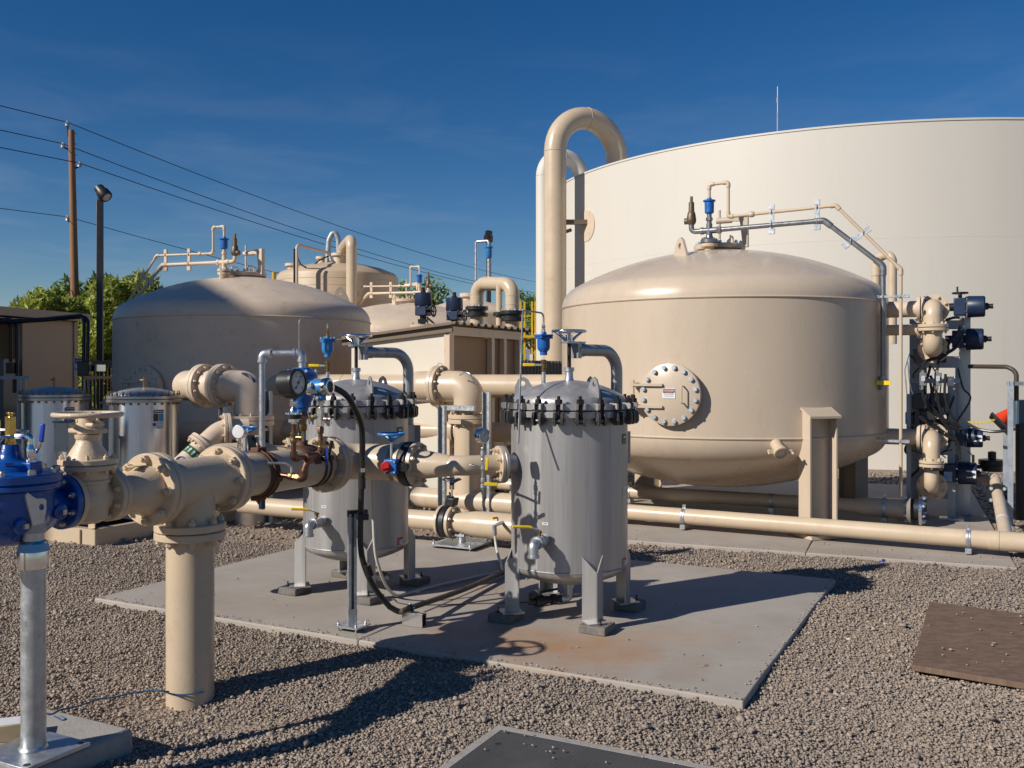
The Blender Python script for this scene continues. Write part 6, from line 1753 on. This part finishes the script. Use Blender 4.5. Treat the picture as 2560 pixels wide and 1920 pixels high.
part('hose', MB().tube(smooth_path([at(1237, 1335, 7.35), at(1241, 1370, 7.3), at(1252, 1410, 7.0), V(-.06, 6.75, .07), V(.05, 6.6, .07)]), .0105, 10), HOSEW, sv)
# ------------------------------------------------------------------ instruments on the inlet spool
def saddle(label, s, bossdir, m, strap_s, boss_r=.03, boss_l=.03):
    t = thing('service_saddle', label, 'pipe saddle', on(s), 'rusty service saddles')
    r = .1095
    part('saddle', MB().lathe([(-.038, r + .001), (-.032, r + .008), (-.012, r + .012), (.012, r + .012), (.032, r + .008), (.038, r + .001)], on(s), U, 48, cap=False), m, t)
    b = MB().torus(on(s - .018), U, r + .014, .0045, 48, 6).torus(on(s + .018), U, r + .014, .0045, 48, 6)
    part('strap', b, m, t)
    for sg in (1, -1):
        ld = (Z * sg)
        part('strap_lug', MB().box(on(s) + ld * (r + .016), (.07, .05, .024), U, W), m, t, bev=.005)
        inst('strap_nut', bolt_mesh(.011, m, .8), t, on(s) + ld * (r + .025), ld)
    part('boss', MB().lathe([(r, boss_r * 1.5), (r + boss_l * .5, boss_r), (r + boss_l, boss_r)], on(s), bossdir, 20), m, t)
    return t
saddle('rusty brown saddle clamp on the inlet spool', .5, (W + Z * -.08).normalized(), RUST, 0, .026, .03)
s2 = thing('service_saddle', 'dark double-strap saddle under the blue air valve', 'pipe saddle', on(.88), 'rusty service saddles')
bm_ = MB(); n = 18; rr = .1105
vs = []; fs = []
for j, (w0, hh) in enumerate(((-.085, .0), (-.075, .010), (-.05, .016), (.05, .016), (.075, .010), (.085, .0))):
    for i in range(n + 1):
        a = R(-78 + 156 * i / n); vs.append(on(.88 + w0 * math.cos(R((-78 + 156 * i / n) * .9))) + (Z * math.cos(a) + W * math.sin(a)) * (rr + hh * max(.15, math.cos(a))))
for j in range(5):
    for i in range(n): fs.append((j * (n + 1) + i, j * (n + 1) + i + 1, (j + 1) * (n + 1) + i + 1, (j + 1) * (n + 1) + i))
bm_.add(vs, fs)
part('saddle', bm_, RUST, s2)
part('boss', MB().lathe([(rr, .045), (rr + .02, .032), (rr + .04, .032)], on(.8775), Z, 20), RUST, s2)
for k in (.955, 1.0):
    part('strap', MB().lathe([(-.009, rr + .002), (-.006, rr + .007), (.006, rr + .007), (.009, rr + .002)], on(k), U, 48, cap=False), BLKM, s2)
for k in (.935, .985):
    part('stud', MB().cyl(on(k) + W * .10 + Z * .06, on(k) + W * .125 + Z * .145, .010, 10), BLKM, s2)
    part('stud_lug', MB().box(on(k) + W * .112 + Z * .05, (.04, .035, .03), U, W), BLKM, s2, bev=.004)

# big blue air valve with galvanised vent loop
AV = on(.8775); AV = V(AV.x, AV.y, 0); zb = LZ + .108
zz = lambda py: at(0, py, AV.y).z
big = thing('air_vacuum_valve', 'large blue air valve on the inlet spool beside black gauge', 'valve', V(AV.x, AV.y, zb + .03))
part('riser', MB().cyl(AV + Z * (zb + .03), AV + Z * zz(1024), .021, 18), BRNP, big)
part('tape', MB().cyl(AV + Z * (zb + .045), AV + Z * (zb + .062), .0225, 18).cyl(AV + Z * zz(1086), AV + Z * zz(1083), .0225, 18), BLUTAPE, big)
bv_ = part('ball_valve', MB().lathe([(zz(1078), .022), (zz(1075), .027), (zz(1062), .028), (zz(1060), .024), (zz(1052), .025), (zz(1050), .028), (zz(1042), .028), (zz(1040), .022)], AV, Z, 14), BRASS, big)
part('lever', MB().tube([AV + V(-.03, -.03, zz(1050)), AV + V(-.034, -.036, zz(1072)), AV + V(-.05, -.045, zz(1092))], .006, 8).cyl(AV + V(0, -.02, zz(1053)), AV + V(-.03, -.035, zz(1050)), .009, 8), CHROME, bv_)
z0, z1 = zz(1028), zz(926)
L = z1 - z0
part('body', MB().lathe([(0, .034), (.08 * L, .036), (.10 * L, .048), (.22 * L, .050), (.27 * L, .058), (.38 * L, .066), (.80 * L, .067), (.80 * L, .083), (.87 * L, .086), (.88 * L, .080)], AV + Z * z0, Z, 40), MIDB, big)
cvr = part('cover', MB().lathe([(.885 * L, .086), (.955 * L, .086), (.96 * L, .07), (1.0 * L, .056), (1.02 * L, .05), (1.06 * L, .048), (1.07 * L, .04), (1.07 * L, 0)], AV + Z * z0, Z, 40), MIDB, big)
bolts(cvr, AV + Z * (z0 + .955 * L), Z, .076, 6, .0085, ZINC)
vl = thing('vent_loop', 'galvanised pipe loop rising over the black gauge', 'pipe', AV + Z * (z0 + L * 1.07))
zt = zz(882)
dpos = V(-1.383, 5.2, 0)
part('nipple', MB().cyl(AV + Z * (z0 + 1.06 * L), AV + Z * (zt - .02), .0185, 16), GALV, vl)
hp = AV + Z * zt
part('run', MB().cyl(hp, dpos + Z * (zt - .004), .0165, 18), GALV, vl)
part('drop', MB().cyl(dpos + Z * (zt - .01), dpos + Z * .74, .0165, 18), GALV, vl)
hdir = (dpos - AV).normalized()
def gelbow(c, d0, d1, r=.0225):
    return MB().tube(fillet([c + d0 * .048, c, c + d1 * .048], .032, 8), r, 18).lathe([(.036, r + .0035), (.05, r + .0035)], c, d0, 18).lathe([(.036, r + .0035), (.05, r + .0035)], c, d1, 18)
part('elbow', gelbow(hp, hdir, -Z), CHROME if False else GALV, vl)
part('elbow', gelbow(dpos + Z * (zt - .004), -hdir, -Z), GALV, vl)
part('tape', MB().cyl(dpos + Z * .84, dpos + Z * .745, .018, 14), NAVY, vl)
# small bright gauge behind the tee
sg = thing('pressure_gauge', 'small bright gauge seen from behind above the tee', 'gauge', on(.34, .11), 'pressure gauges')
gp0 = at(600, 1140, 5.0); gq = at(600, 1079, 5.0)
part('stem', MB().lathe([(0, .008), (.03, .008), (.03, .013), (.05, .013), (.05, .009), (.065, .014), (.085, .014), (.09, .008), (.12, .008)], V(gp0.x, gp0.y, gq.z - .15), Z, 10), CHROME, sg)
gax = V(-.2, -.98, .0).normalized()
part('case', MB().lathe([(-.02, .033), (-.018, .0375), (.012, .0375), (.02, .036), (.022, .03), (.022, 0)], V(gq.x, gq.y, gq.z), gax, 36), CHROME, sg)
part('back_plate', MB().lathe([(.0225, .033), (.024, 0)], V(gq.x, gq.y, gq.z), gax, 32), WHT, sg)

# copper instrument manifold in front of the spool
cm = thing('copper_manifold', 'weathered copper pipe manifold feeding gauge and transmitter', 'piping', on(.5) + W * .12)
A0 = on(.5) + W * .135; E0 = V(-1.053, 4.75, .962); TEE = V(-1.03, 4.76, 1.072)
LE = TEE - U * .125 + Z * .0; RE = TEE + U * .105 + Z * .008
part('inlet', MB().cyl(A0, A0.lerp(E0, .45), .0135, 14).cyl(A0.lerp(E0, .7), E0, .0165, 14), COPPER, cm)
part('ball_valve', MB().lathe([(0, .018), (.01, .022), (.03, .022), (.034, .019), (.05, .02), (.054, .024), (.07, .024)], A0.lerp(E0, .36), (E0 - A0), 8), BRASS, cm)
bv0 = A0.lerp(E0, .5)
part('valve_lever', MB().cyl(bv0 + Z * .015, bv0 + Z * .05, .008, 8).tube([bv0 + Z * .05, bv0 + V(-.02, -.005, .062), bv0 + V(-.03, -.008, .068), bv0 + V(-.115, -.03, .072)], .0065, 8), GALV, cm)
part('elbow', MB().tube(fillet([E0 - (E0 - A0).normalized() * .035, E0, E0 + Z * .04], .026, 8), .0225, 16), COPPER, cm)
part('riser', MB().cyl(E0 + Z * .03, TEE, .0165, 14).lathe([(.03, .0245), (.036, .0245)], E0, Z, 14), COPPER, cm)
part('tee', MB().cyl(TEE - U * .035, TEE + U * .035, .0235, 16).cyl(TEE - Z * .035, TEE, .0235, 16), COPPER, cm)
part('branch', MB().cyl(TEE, LE, .0125, 12).cyl(TEE, RE, .0125, 12), COPPER, cm)
part('elbow', MB().tube(fillet([LE + U * .03, LE, LE + Z * .035], .02, 8), .0185, 14), COPPER, cm)
part('elbow', MB().tube(fillet([RE - U * .03, RE, RE + Z * .035], .02, 8), .018, 14), COPPER, cm)
GL = V(LE.x, LE.y, 0); zg = lambda py: at(0, py, LE.y).z
part('gauge_riser', MB().cyl(LE, GL + Z * zg(1060), .0125, 14), COPPER, cm)
part('gauge_valve', MB().lathe([(zg(1107), .0145), (zg(1105), .0175), (zg(1099), .0175), (zg(1097), .016), (zg(1090), .016), (zg(1088), .018), (zg(1082), .018), (zg(1080), .0145)], GL, Z, 10).cyl(GL + Z * zg(1093), GL + V(.045, -.02, zg(1093)), .007, 8).box(GL + V(.05, -.022, zg(1090)), (.012, .012, .05)), BRASS, cm)
TL = V(RE.x, RE.y, 0); ztm = lambda py: at(0, py, RE.y).z
part('transmitter_riser', MB().cyl(RE, TL + Z * ztm(1066), .0115, 14).lathe([(ztm(1084), .017), (ztm(1070), .019), (ztm(1066), .013)], TL, Z, 6), COPPER, cm)
part('transmitter_valve', MB().lathe([(ztm(1138), .0145), (ztm(1136), .0165), (ztm(1116), .0165), (ztm(1114), .0135), (ztm(1100), .0155), (ztm(1098), .0125)], TL, Z, 10).box(TL + V(.025, -.01, ztm(1116)), (.03, .012, .016)), BRASS, cm)
part('transmitter_lever', MB().box(TL + V(.035, -.012, ztm(1140)), (.011, .007, .085)), BLULEV, cm)

# black pressure gauge on its diaphragm seal
gg = thing('pressure_gauge', 'large black-cased pressure gauge in front of blue air valve', 'gauge', GL + Z * zg(1060), 'pressure gauges')
part('seal_lower', MB().box(GL + Z * zg(1050), (.036, .036, .022), W, U).cyl(GL + Z * zg(1060), GL + Z * zg(1052), .015, 12), CHROME, gg)
sf = part('seal_flange', MB().lathe([(zg(1047), .040), (zg(1046), .043), (zg(1037), .043), (zg(1036), .040)], GL, Z, 32), BLACK, gg)
bolts(sf, GL + Z * zg(1036), Z, .036, 6, .005, ZINC)
part('seal_dome', MB().lathe([(zg(1036), .024), (zg(1030), .024), (zg(1022), .019), (zg(1017), .012), (zg(1015), .011)], GL, Z, 24), CHROME, gg)
part('hex_nut', MB().lathe([(zg(1016), .017), (zg(1014), .0195), (zg(1001), .0195), (zg(999), .017)], GL, Z, 6), CHROME, gg)
part('stem', MB().cyl(GL + Z * zg(1000), GL + Z * zg(985), .011, 12), BLKM, gg)
gcen = GL + Z * zg(957); ga = V(.90, -.43, .04).normalized()
cs2 = part('case', MB().lathe([(-.066, .0), (-.066, .055), (-.06, .0635), (.0, .0655), (.012, .0665), (.016, .071), (.030, .071), (.034, .066), (.034, .0565), (.026, .055)], gcen, ga, 56, cap=False), BLKM, gg)
dl = part('dial', MB().lathe([(.0265, .056), (.0275, 0)], gcen, ga, 48, cap=False), DIAL, gg)
ex = Z.cross(ga).normalized(); ey = ga.cross(ex).normalized(); dof = gcen + ga * .029
tk = MB()
for k in range(28):
    a = R(225 - 270 * k / 27); r0 = .045 if k % 3 else .040
    tk.box(dof + (ex * math.cos(a) + ey * math.sin(a)) * ((r0 + .050) / 2), (.05 - r0, .0012, .0006), ex * math.cos(a) + ey * math.sin(a), ga)
part('dial_ticks', tk, INK, dl)
nb_ = MB()
for k in range(6):
    a = R(225 - 270 * k / 5); u_ = ex * math.cos(a) + ey * math.sin(a)
    nb_.box(dof + u_ * .034, (.007, .0045, .0006), u_, ga)
part('dial_numeral', nb_, INK, dl)['kind'] = 'stuff'
nd_ = (ex * math.cos(R(52)) + ey * math.sin(R(52)))
part('needle', MB().box(dof + ga * .003 + nd_ * .012, (.066, .0026, .001), nd_, ga).cyl(dof, dof + ga * .005, .005, 10).box(dof + ga * .003 - nd_ * .03, (.02, .005, .001), nd_, ga), INK, dl)
part('case_lug', MB().box(gcen - ga * .06 - Z * .055, (.02, .03, .02), ga, ex).cyl(gcen - ga * .05 - Z * .062, gcen + ga * .02 - Z * .07, .012, 10), BLKM, gg)

# blue transmitter with bright ring and black conduit
tm = thing('pressure_transmitter', 'light blue pressure transmitter with bright display ring', 'transmitter', TL + Z * ztm(1066))
part('manifold_block', MB().box(TL + Z * ((ztm(1066) + ztm(1018)) / 2), (.030, .030, ztm(1018) - ztm(1066)), W, U), CHROME, tm, bev=.002)
part('block_mark', MB().lathe([(0, .0045), (.0006, 0)], TL + W * .0152 + Z * ztm(1035), W, 12), CYANL, tm)
for s_, zq in ((-1, 1042), (1, 1047)):
    d = V(-.75 * s_ * -1, -.3, 0).normalized() if s_ > 0 else V(-.9, -.3, 0).normalized()
    p = TL + Z * ztm(zq) + d * .015
    nv = part('needle_valve', MB().cyl(p, p + d * .045, .008, 10), STEELD, tm)
    part('tee_bar', MB().cyl(p + d * .043 + Z * .03 - X * .008, p + d * .043 - Z * .03 + X * .008, .0032, 8), CHROME, nv)
    part('collar', MB().cyl(p + d * .022, p + d * .034, .0095, 10), YEL if s_ < 0 else REDP, nv)
part('adapter', MB().lathe([(ztm(1018), .009), (ztm(1010), .009), (ztm(1009), .022), (ztm(1003), .024), (ztm(1002), .018)], TL, Z, 20), CHROME, tm)
hs = part('housing_neck', MB().box(TL + Z * ztm(988), (.046, .046, .055), W, U), SKYB, tm, bev=.008)
tcn = TL + Z * ztm(968) ; ta = V(.93, -.36, .05).normalized()
hb = part('housing', MB().lathe([(-.052, .030), (-.048, .041), (.02, .043), (.024, .040)], tcn, ta, 32), SKYB, tm)
rg = part('display_ring', MB().lathe([(.020, .042), (.024, .046), (.046, .047), (.055, .044), (.058, .040), (.058, .030), (.050, .028)], tcn, ta, 32, cap=False), CHROME, tm)
part('display_glass', MB().lathe([(.051, .030), (.0512, 0)], tcn, ta, 28, cap=False), DARKLBL, rg)
part('end_cap', MB().lathe([(-.075, .0), (-.075, .034), (-.07, .040), (-.045, .042)], tcn, ta, 32, cap=False), CHROME, tm)
tsd = V(-.36, -.93, 0).normalized()
tsd = -ta.cross(Z).normalized() if ta.cross(Z).y > 0 else ta.cross(Z).normalized()
part('cable_gland', MB().lathe([(.03, .014), (.05, .014), (.052, .010), (.06, .010), (.06, 0)], tcn - ta * .028 + Z * .012, tsd, 14), CHROME, hb)
part('name_plate', MB().box(tcn - ta * .018 - Z * .022 + tsd * .040, (.05, .003, .020), ta, tsd).box(TL + Z * ztm(984) + tsd * .026, (.034, .003, .009), W, tsd), DARKLBL, hb)
part('grommet', MB().cyl(TL + Z * ztm(994) + tsd * .022, TL + Z * ztm(994) + tsd * .034, .008, 10), CHROME, hs)
cd_ = thing('instrument_conduit', 'black flexible conduit dropping from the transmitter to the slab', 'conduit', V(-.86, 5.2, .06))
pc = [tcn - ta * .02 + V(.03, .05, .02), at(862, 985, 5.0), at(886, 1020, 5.05), at(903, 1060, 5.12), at(906, 1110, 5.16), at(905, 1180, 5.18), at(902, 1280, 5.18), at(902, 1370, 5.18), at(915, 1425, 5.2), at(940, 1475, 5.24), at(975, 1518, 5.3)]
part('conduit', MB().tube(smooth_path(pc, 8), .0165, 14), CONDB, cd_)
clp = V(-.578, 5.36, .155)
part('conduit', MB().tube(smooth_path([at(974, 1517, 5.3), at(1000, 1529, 5.33), clp, V(-.30, 6.0, .115), V(-.03, 6.62, .105), V(.25, 7.1, .1)], 8), .0165, 14), CONDBR, cd_)
part('coupling', MB().cyl(at(905, 1195, 5.17), at(905, 1222, 5.17), .0205, 14).cyl(at(905, 1178, 5.17), at(905, 1190, 5.17), .019, 12), BLKM, cd_)
part('coupling_ring', MB().cyl(at(905, 1170, 5.17), at(905, 1180, 5.17), .0195, 12), CHROME, cd_)
part('coupling', MB().cyl(at(917, 1412, 5.18), at(926, 1438, 5.2), .0215, 14), BLKM, cd_)
# strut post for the conduit
sp0 = V(-.893, 5.247, .06)
us = thing('strut_post', 'slotted strut post with base plate standing on the slab', 'post', sp0)
zp = .69
b = MB()
e, f_ = V(.35, -.94, 0).normalized(), V(.94, .35, 0).normalized()
for dx, dy, w, d in ((0, .02, .045, .004), (-.0205, 0, .004, .042), (.0205, 0, .004, .042), (-.014, -.02, .012, .004), (.014, -.02, .012, .004)):
    b.box(sp0 + f_ * dx + e * -dy + Z * ((zp - .06) / 2 + .02), (w, d, zp - .06), f_, e)
part('channel', b, GALV, us)
part('arm', MB().box(sp0 + Z * (zp - .04) + f_ * .03, (.11, .042, .035), f_, e), BLKM, us)
part('pipe_clamp', MB().box(V(at(908, 1290, 5.17).x, 5.15, at(0, 1290, 5.17).z), (.06, .05, .035), f_, e), BLKM, us, bev=.004)
part('post_base', MB().box(sp0 + Z * .075, (.05, .046, .09), f_, e), GALV, us)
bp2 = part('base_plate', MB().box(sp0 + Z * .028, (.16, .13, .010), D1, D2), GALV, us)
for a in (-.06, .06):
    for c_ in (-.045, .045): inst('anchor_bolt', bolt_mesh(.0075, GALV, 2.2), bp2, sp0 + Z * .033 + D1 * a + D2 * c_, Z); part('anchor_stud', MB().cyl(sp0 + D1 * a + D2 * c_ - Z * .005, sp0 + D1 * a + D2 * c_ + Z * .024, .006, 8), GALV, bp2)
st2 = thing('strut_block', 'short bright strut block clamping the conduit to the slab', 'strut', V(-.56, 5.33, .06))
c_ = V(-.555, 5.33, .1)
b = MB().box(c_ - D2 * .02, (.135, .004, .075), D1, D2).box(c_ + D2 * .02, (.135, .004, .075), D1, D2).box(c_ - Z * .036, (.135, .042, .004), D1, D2).box(c_ + Z * .036 - D2 * .015, (.135, .012, .004), D1, D2).box(c_ + Z * .036 + D2 * .015, (.135, .012, .004), D1, D2)
part('channel', b, CHROME, st2)
part('clamp', MB().torus(clp, V(.4, .9, 0), .021, .004, 20, 6).box(clp - Z * .022, (.03, .03, .012), D1, D2), CHROME, st2)
# milky hose from the pipe over the slab
hs_ = thing('milky_hose', 'milky white hose hanging in front of the farther housing', 'hose', V(-.72, 6.0, .07))
hp_ = [at(931, 1195, 5.66), at(932, 1260, 5.66), at(937, 1370, 5.68), at(948, 1420, 5.72), at(966, 1465, 5.84), V(-.735, 5.99, .075), V(-.66, 6.08, .073), V(-.5, 6.28, .073), V(-.25, 6.55, .073), V(.0, 6.78, .073), V(.2, 6.95, .073)]
part('hose', MB().tube(smooth_path(hp_, 6), .0095, 10), HOSEW, hs_)
wr = thing('thin_wire', 'thin dark wire curling across the slab joint', 'wire', V(-.5, 5.8, .063))
part('wire', MB().tube(smooth_path([V(-.75, 5.95, .065), V(-.70, 5.84, .065), V(-.55, 5.79, .065), V(-.2, 5.83, .065), V(.1, 5.86, .065)]), .0025, 6), WIRE, wr)

# gauge and sample tree in front of the nearer housing
gt0 = V(-.16, 5.14, 0)
zq = lambda py: at(0, py, 5.14).z
gtree = thing('gauge_tree', 'steel gauge tree with yellow levers before the nearer housing', 'piping', V(gt0.x, gt0.y, .7))
part('pipe', MB().cyl(gt0 + Z * zq(1120), gt0 + Z * zq(1215), .008, 12), STEELD, gtree)
for a, b_, r in ((1127, 1142, .0135), (1146, 1152, .012), (1166, 1174, .0125), (1195, 1206, .0125), (1210, 1221, .013), (1118, 1124, .010)):
    part('fitting', MB().lathe([(0, r * .8), (.003, r), (zq(a) - zq(b_) - .003, r), (zq(a) - zq(b_), r * .8)], gt0 + Z * zq(b_), Z, 10), GALV, gtree)
stb = V(-.16, 5.14, zq(1170))
part('side_tube', MB().cyl(stb, V(-.235, 5.31, stb.z), .007, 10).cyl(V(-.215, 5.27, stb.z), V(-.235, 5.31, stb.z), .010, 10), CHROME, gtree)
part('drip_tube', MB().cyl(gt0 + Z * zq(1221), gt0 + Z * zq(1265), .0035, 8).cyl(gt0 + Z * zq(1221), gt0 + Z * zq(1236), .008, 10), STEELD, gtree)
part('lever_grip', MB().box(gt0 + V(.024, -.012, zq(1160)), (.016, .010, .068), V(.99, 0, -.1), Y), YEL, gtree, bev=.003)
part('lever_grip', MB().box(gt0 + V(.046, -.012, zq(1210)), (.072, .010, .019), V(.99, 0, -.05), Y), YEL, gtree, bev=.003)
sgx = thing('pressure_gauge', 'bright steel pressure gauge before the nearer grey housing', 'gauge', gt0 + Z * zq(1118), 'pressure gauges')
gc2 = gt0 + Z * zq(1089); gx = V(.74, -.67, .03).normalized()
part('case', MB().lathe([(-.03, 0), (-.03, .034), (-.026, .0395), (.0, .041), (.006, .043), (.014, .043), (.016, .038), (.012, .036)], gc2, gx, 40, cap=False), CHROME, sgx)
dl = part('dial', MB().lathe([(.0122, .037), (.0125, 0)], gc2, gx, 36, cap=False), DIAL, sgx)
ex = Z.cross(gx).normalized(); ey = gx.cross(ex).normalized(); dof = gc2 + gx * .0135
tk = MB()
for k in range(22):
    a = R(225 - 270 * k / 21); u_ = ex * math.cos(a) + ey * math.sin(a)
    tk.box(dof + u_ * .030, (.006, .0012, .0005), u_, gx)
nn = ex * .6 + ey * .75
tk.box(dof + nn.normalized() * .008, (.036, .002, .0006), nn, gx)
part('dial_marks', tk, INK, dl)
part('neck', MB().cyl(gt0 + Z * zq(1120), gt0 + Z * zq(1106), .007, 10), CHROME, sgx)
# ------------------------------------------------------------------ foreground ground objects
bk = thing('concrete_block', 'low concrete footing under the galvanised pipe stand', 'footing', V(-1.95, 3.4, 0))
part('block', MB().box(BK - D1 * .27 - D2 * .6 + Z * .01, (.54, 1.2, .16), D1, D2), CONC2, bk, bev=.022)
ps = V(-1.775, 3.487, .09)
st_ = thing('pipe_stand', 'galvanised adjustable stand under the blue control valve', 'pipe stand', ps, None)
bp3 = part('base_plate', MB().box(ps + Z * .008, (.28, .27, .014), D1, D2), GALV, st_, bev=.001)
hm = MB().lathe([(0, .013), (.0012, .012), (.0012, 0)], (0, 0, 0), Z, 16).mesh('bolt_hole', INK)
for a in (-.115, .115):
    for c_ in (-.11, .11): inst('bolt_hole', hm, bp3, ps + Z * .0152 + D1 * a + D2 * c_, Z)
part('post', MB().cyl(ps + Z * .015, V(ps.x, ps.y, .80), .0435, 40).lathe([(.0, .051), (.006, .049), (.011, .0435)], ps + Z * .0155, Z, 36, cap=False), GALV, st_)
part('collar', MB().lathe([(.775, .044), (.775, .055), (.835, .056), (.865, .048), (.875, .04)], V(ps.x, ps.y, 0), Z, 32, cap=False), CHROME, st_)
part('tape_band', MB().lathe([(.838, .0565), (.866, .0487)], V(ps.x, ps.y, 0), Z, 32, cap=False), BLUTAPE, st_)
part('inner_tube', MB().cyl(V(ps.x, ps.y, .86), V(ps.x, ps.y, .945), .036, 28), GALV, st_)
part('yoke', MB().lathe([(.905, .039), (.915, .041), (.965, .040), (.985, .034), (.99, 0)], V(ps.x, ps.y, 0), Z, 28), GALVD, st_)
pl_ = MB(); lug_plate(pl_, V(ps.x, ps.y, .99) + W * .035 - U * .01, U * 1.0, Z, [(-.03, -.055), (.018, -.05), (.03, .0), (.03, .035), (.018, .045), (-.02, .05), (-.055, .075), (-.06, .06)], (.008, .012), .010, .02)
part('yoke_plate', pl_, GALV, st_, bev=.003)
bxw = thing('wood_block', 'small pale wooden block beside the galvanised stand', 'block', V(-1.93, 3.5, .1))
wc0 = at(22, 1835, 3.62)
part('block', MB().box(V(wc0.x - .015, 3.62, .122), (.16, .10, .062), V(.93, .36, 0), V(-.36, .93, 0)), BLOCKW, bxw, bev=.002)
part('paper_label', MB().box(V(wc0.x - .015, 3.62, .1538), (.12, .085, .0012), V(.93, .36, 0), V(-.36, .93, 0)), WHT, bxw)
bw = thing('blue_wire', 'loose blue wire lying across gravel to the riser', 'wire', V(-1.7, 3.95, .05))
pts = [at(116, 1784, 3.86), at(130, 1785, 3.87), at(150, 1775, 3.92), at(185, 1768, 3.97), at(220, 1757, 4.02), at(245, 1748, 4.08), at(285, 1743, 4.12), at(330, 1733, 4.17), at(375, 1727, 4.2), at(420, 1729, 4.22)]
pts = [V(p.x, p.y, max(p.z, .03)) for p in pts]
pts += [V(TE.x + .118 * math.cos(a) , TE.y + .118 * math.sin(a), .03) for a in (R(-135), R(-110), R(-80), R(-55), R(-40))]
part('wire', MB().tube(smooth_path(pts), .0035, 7), BLUEWIRE, bw)
part('loose_end', MB().tube(smooth_path([at(146, 1782, 3.9), at(150, 1790, 3.86), at(163, 1797, 3.82), at(155, 1800, 3.80), at(135, 1790, 3.84)]), .003, 6), BLUEWIRE, bw)

VL = VL + Z * .034
vlid = thing('vault_lid', 'dark checker-plate vault lid in a grey frame', 'vault lid', VL + Z * .0)
fr = MB(); a0, a1 = 1.15, 1.15
fr.box(VL + D1 * a0 / 2 - D2 * .0175 + Z * -.02, (a0, .035, .06), D1, D2).box(VL + D1 * .0175 - D2 * (a1 / 2 + .018) + Z * -.02, (.035, a1 - .036, .06), D1, D2)
part('frame', fr, CONC2, vlid)
part('plate', MB().box(VL + D1 * (.037 + .55) - D2 * (.037 + .55) + Z * -.001, (1.1, 1.1, .02), D1, D2), CHECK, vlid)
part('lift_hole', MB().lathe([(0, .012), (.001, 0)], VL + D1 * .09 - D2 * .17 + Z * .0095, Z, 16), INK, vlid)

bd = thing('plywood_board', 'weathered brown plywood board lying on the gravel', 'board', V(2.6, 5.2, .0))
ey_ = (BD1 - BD0); pts = [BD0, BD0 + bdx * BDW, BD1 + bdx * BDW, BD1]
mb = MB(); mb.v = [V(p.x, p.y, .04) for p in pts] + [V(p.x, p.y, .068) for p in pts]
mb.f = [(3, 2, 1, 0), (4, 5, 6, 7), (0, 1, 5, 4), (1, 2, 6, 5), (2, 3, 7, 6), (3, 0, 4, 7)]
part('sheet', mb, BOARD, bd, bev=.002, smooth=False)
stick = thing('blue_scrap', 'tiny blue plastic scrap on the gravel by the tank pad', 'scrap', at(2204, 1411, 6.9))
p_ = at(2204, 1411, 7.3); p_.z = .03
part('scrap', MB().box(p_, (.05, .02, .012), V(.8, .5, .1), V(-.5, .8, 0)).box(p_ + V(.01, 0, .012), (.018, .03, .014)), BLULEV, stick)
# straw bits on the slab
for k, (px, py) in enumerate(((672, 1577), (1746, 1668))):
    tw = thing('twig', ('pale twig at the slab edge near the strut post', 'curved pale twig on the slab near its front corner')[k], 'twig', at(px, py, 5.0))
    g_ = 1.44 * F / (py - HOR); q = V((px - 1280) / F * g_, g_, .064)
    part('stalk', MB().tube([q, q + V(.025, -.002, .003), q + V(.05, -.006 if k == 0 else .03, 0)], .0018, 6), BLOCKW, tw)
# ------------------------------------------------------------------ unseen shade caster added beyond the left edge to put the left tank in shade
pS = V(.862, .507, 0); qS = V(.507, -.862, 0)
wh = thing('shade_caster', 'tall unseen shade caster added beyond the left edge for the left tank', 'building', pS * -17 + qS * -14)
part('wall', MB().prism([(-24, 0), (-9.1, 0), (-9.1, 12.75), (-9.5, 12.75), (-9.62, 11.2), (-10.3, 11.2), (-10.5, 13.75), (-10.6, 13.75), (-11.1, 13.92), (-11.75, 14.04), (-12.3, 14.16), (-24, 14.2)], pS * -17.5, qS, Z, 3), STUCC, wh)  # added blocker; outline sloped and notched to set where the shade falls
part('roof', MB().prism([(-24.2, 14.205), (-24.2, 14.225), (-12.4, 14.185), (-12.4, 14.165)], pS * -17.6, qS, Z, 3), ROOFM, wh)
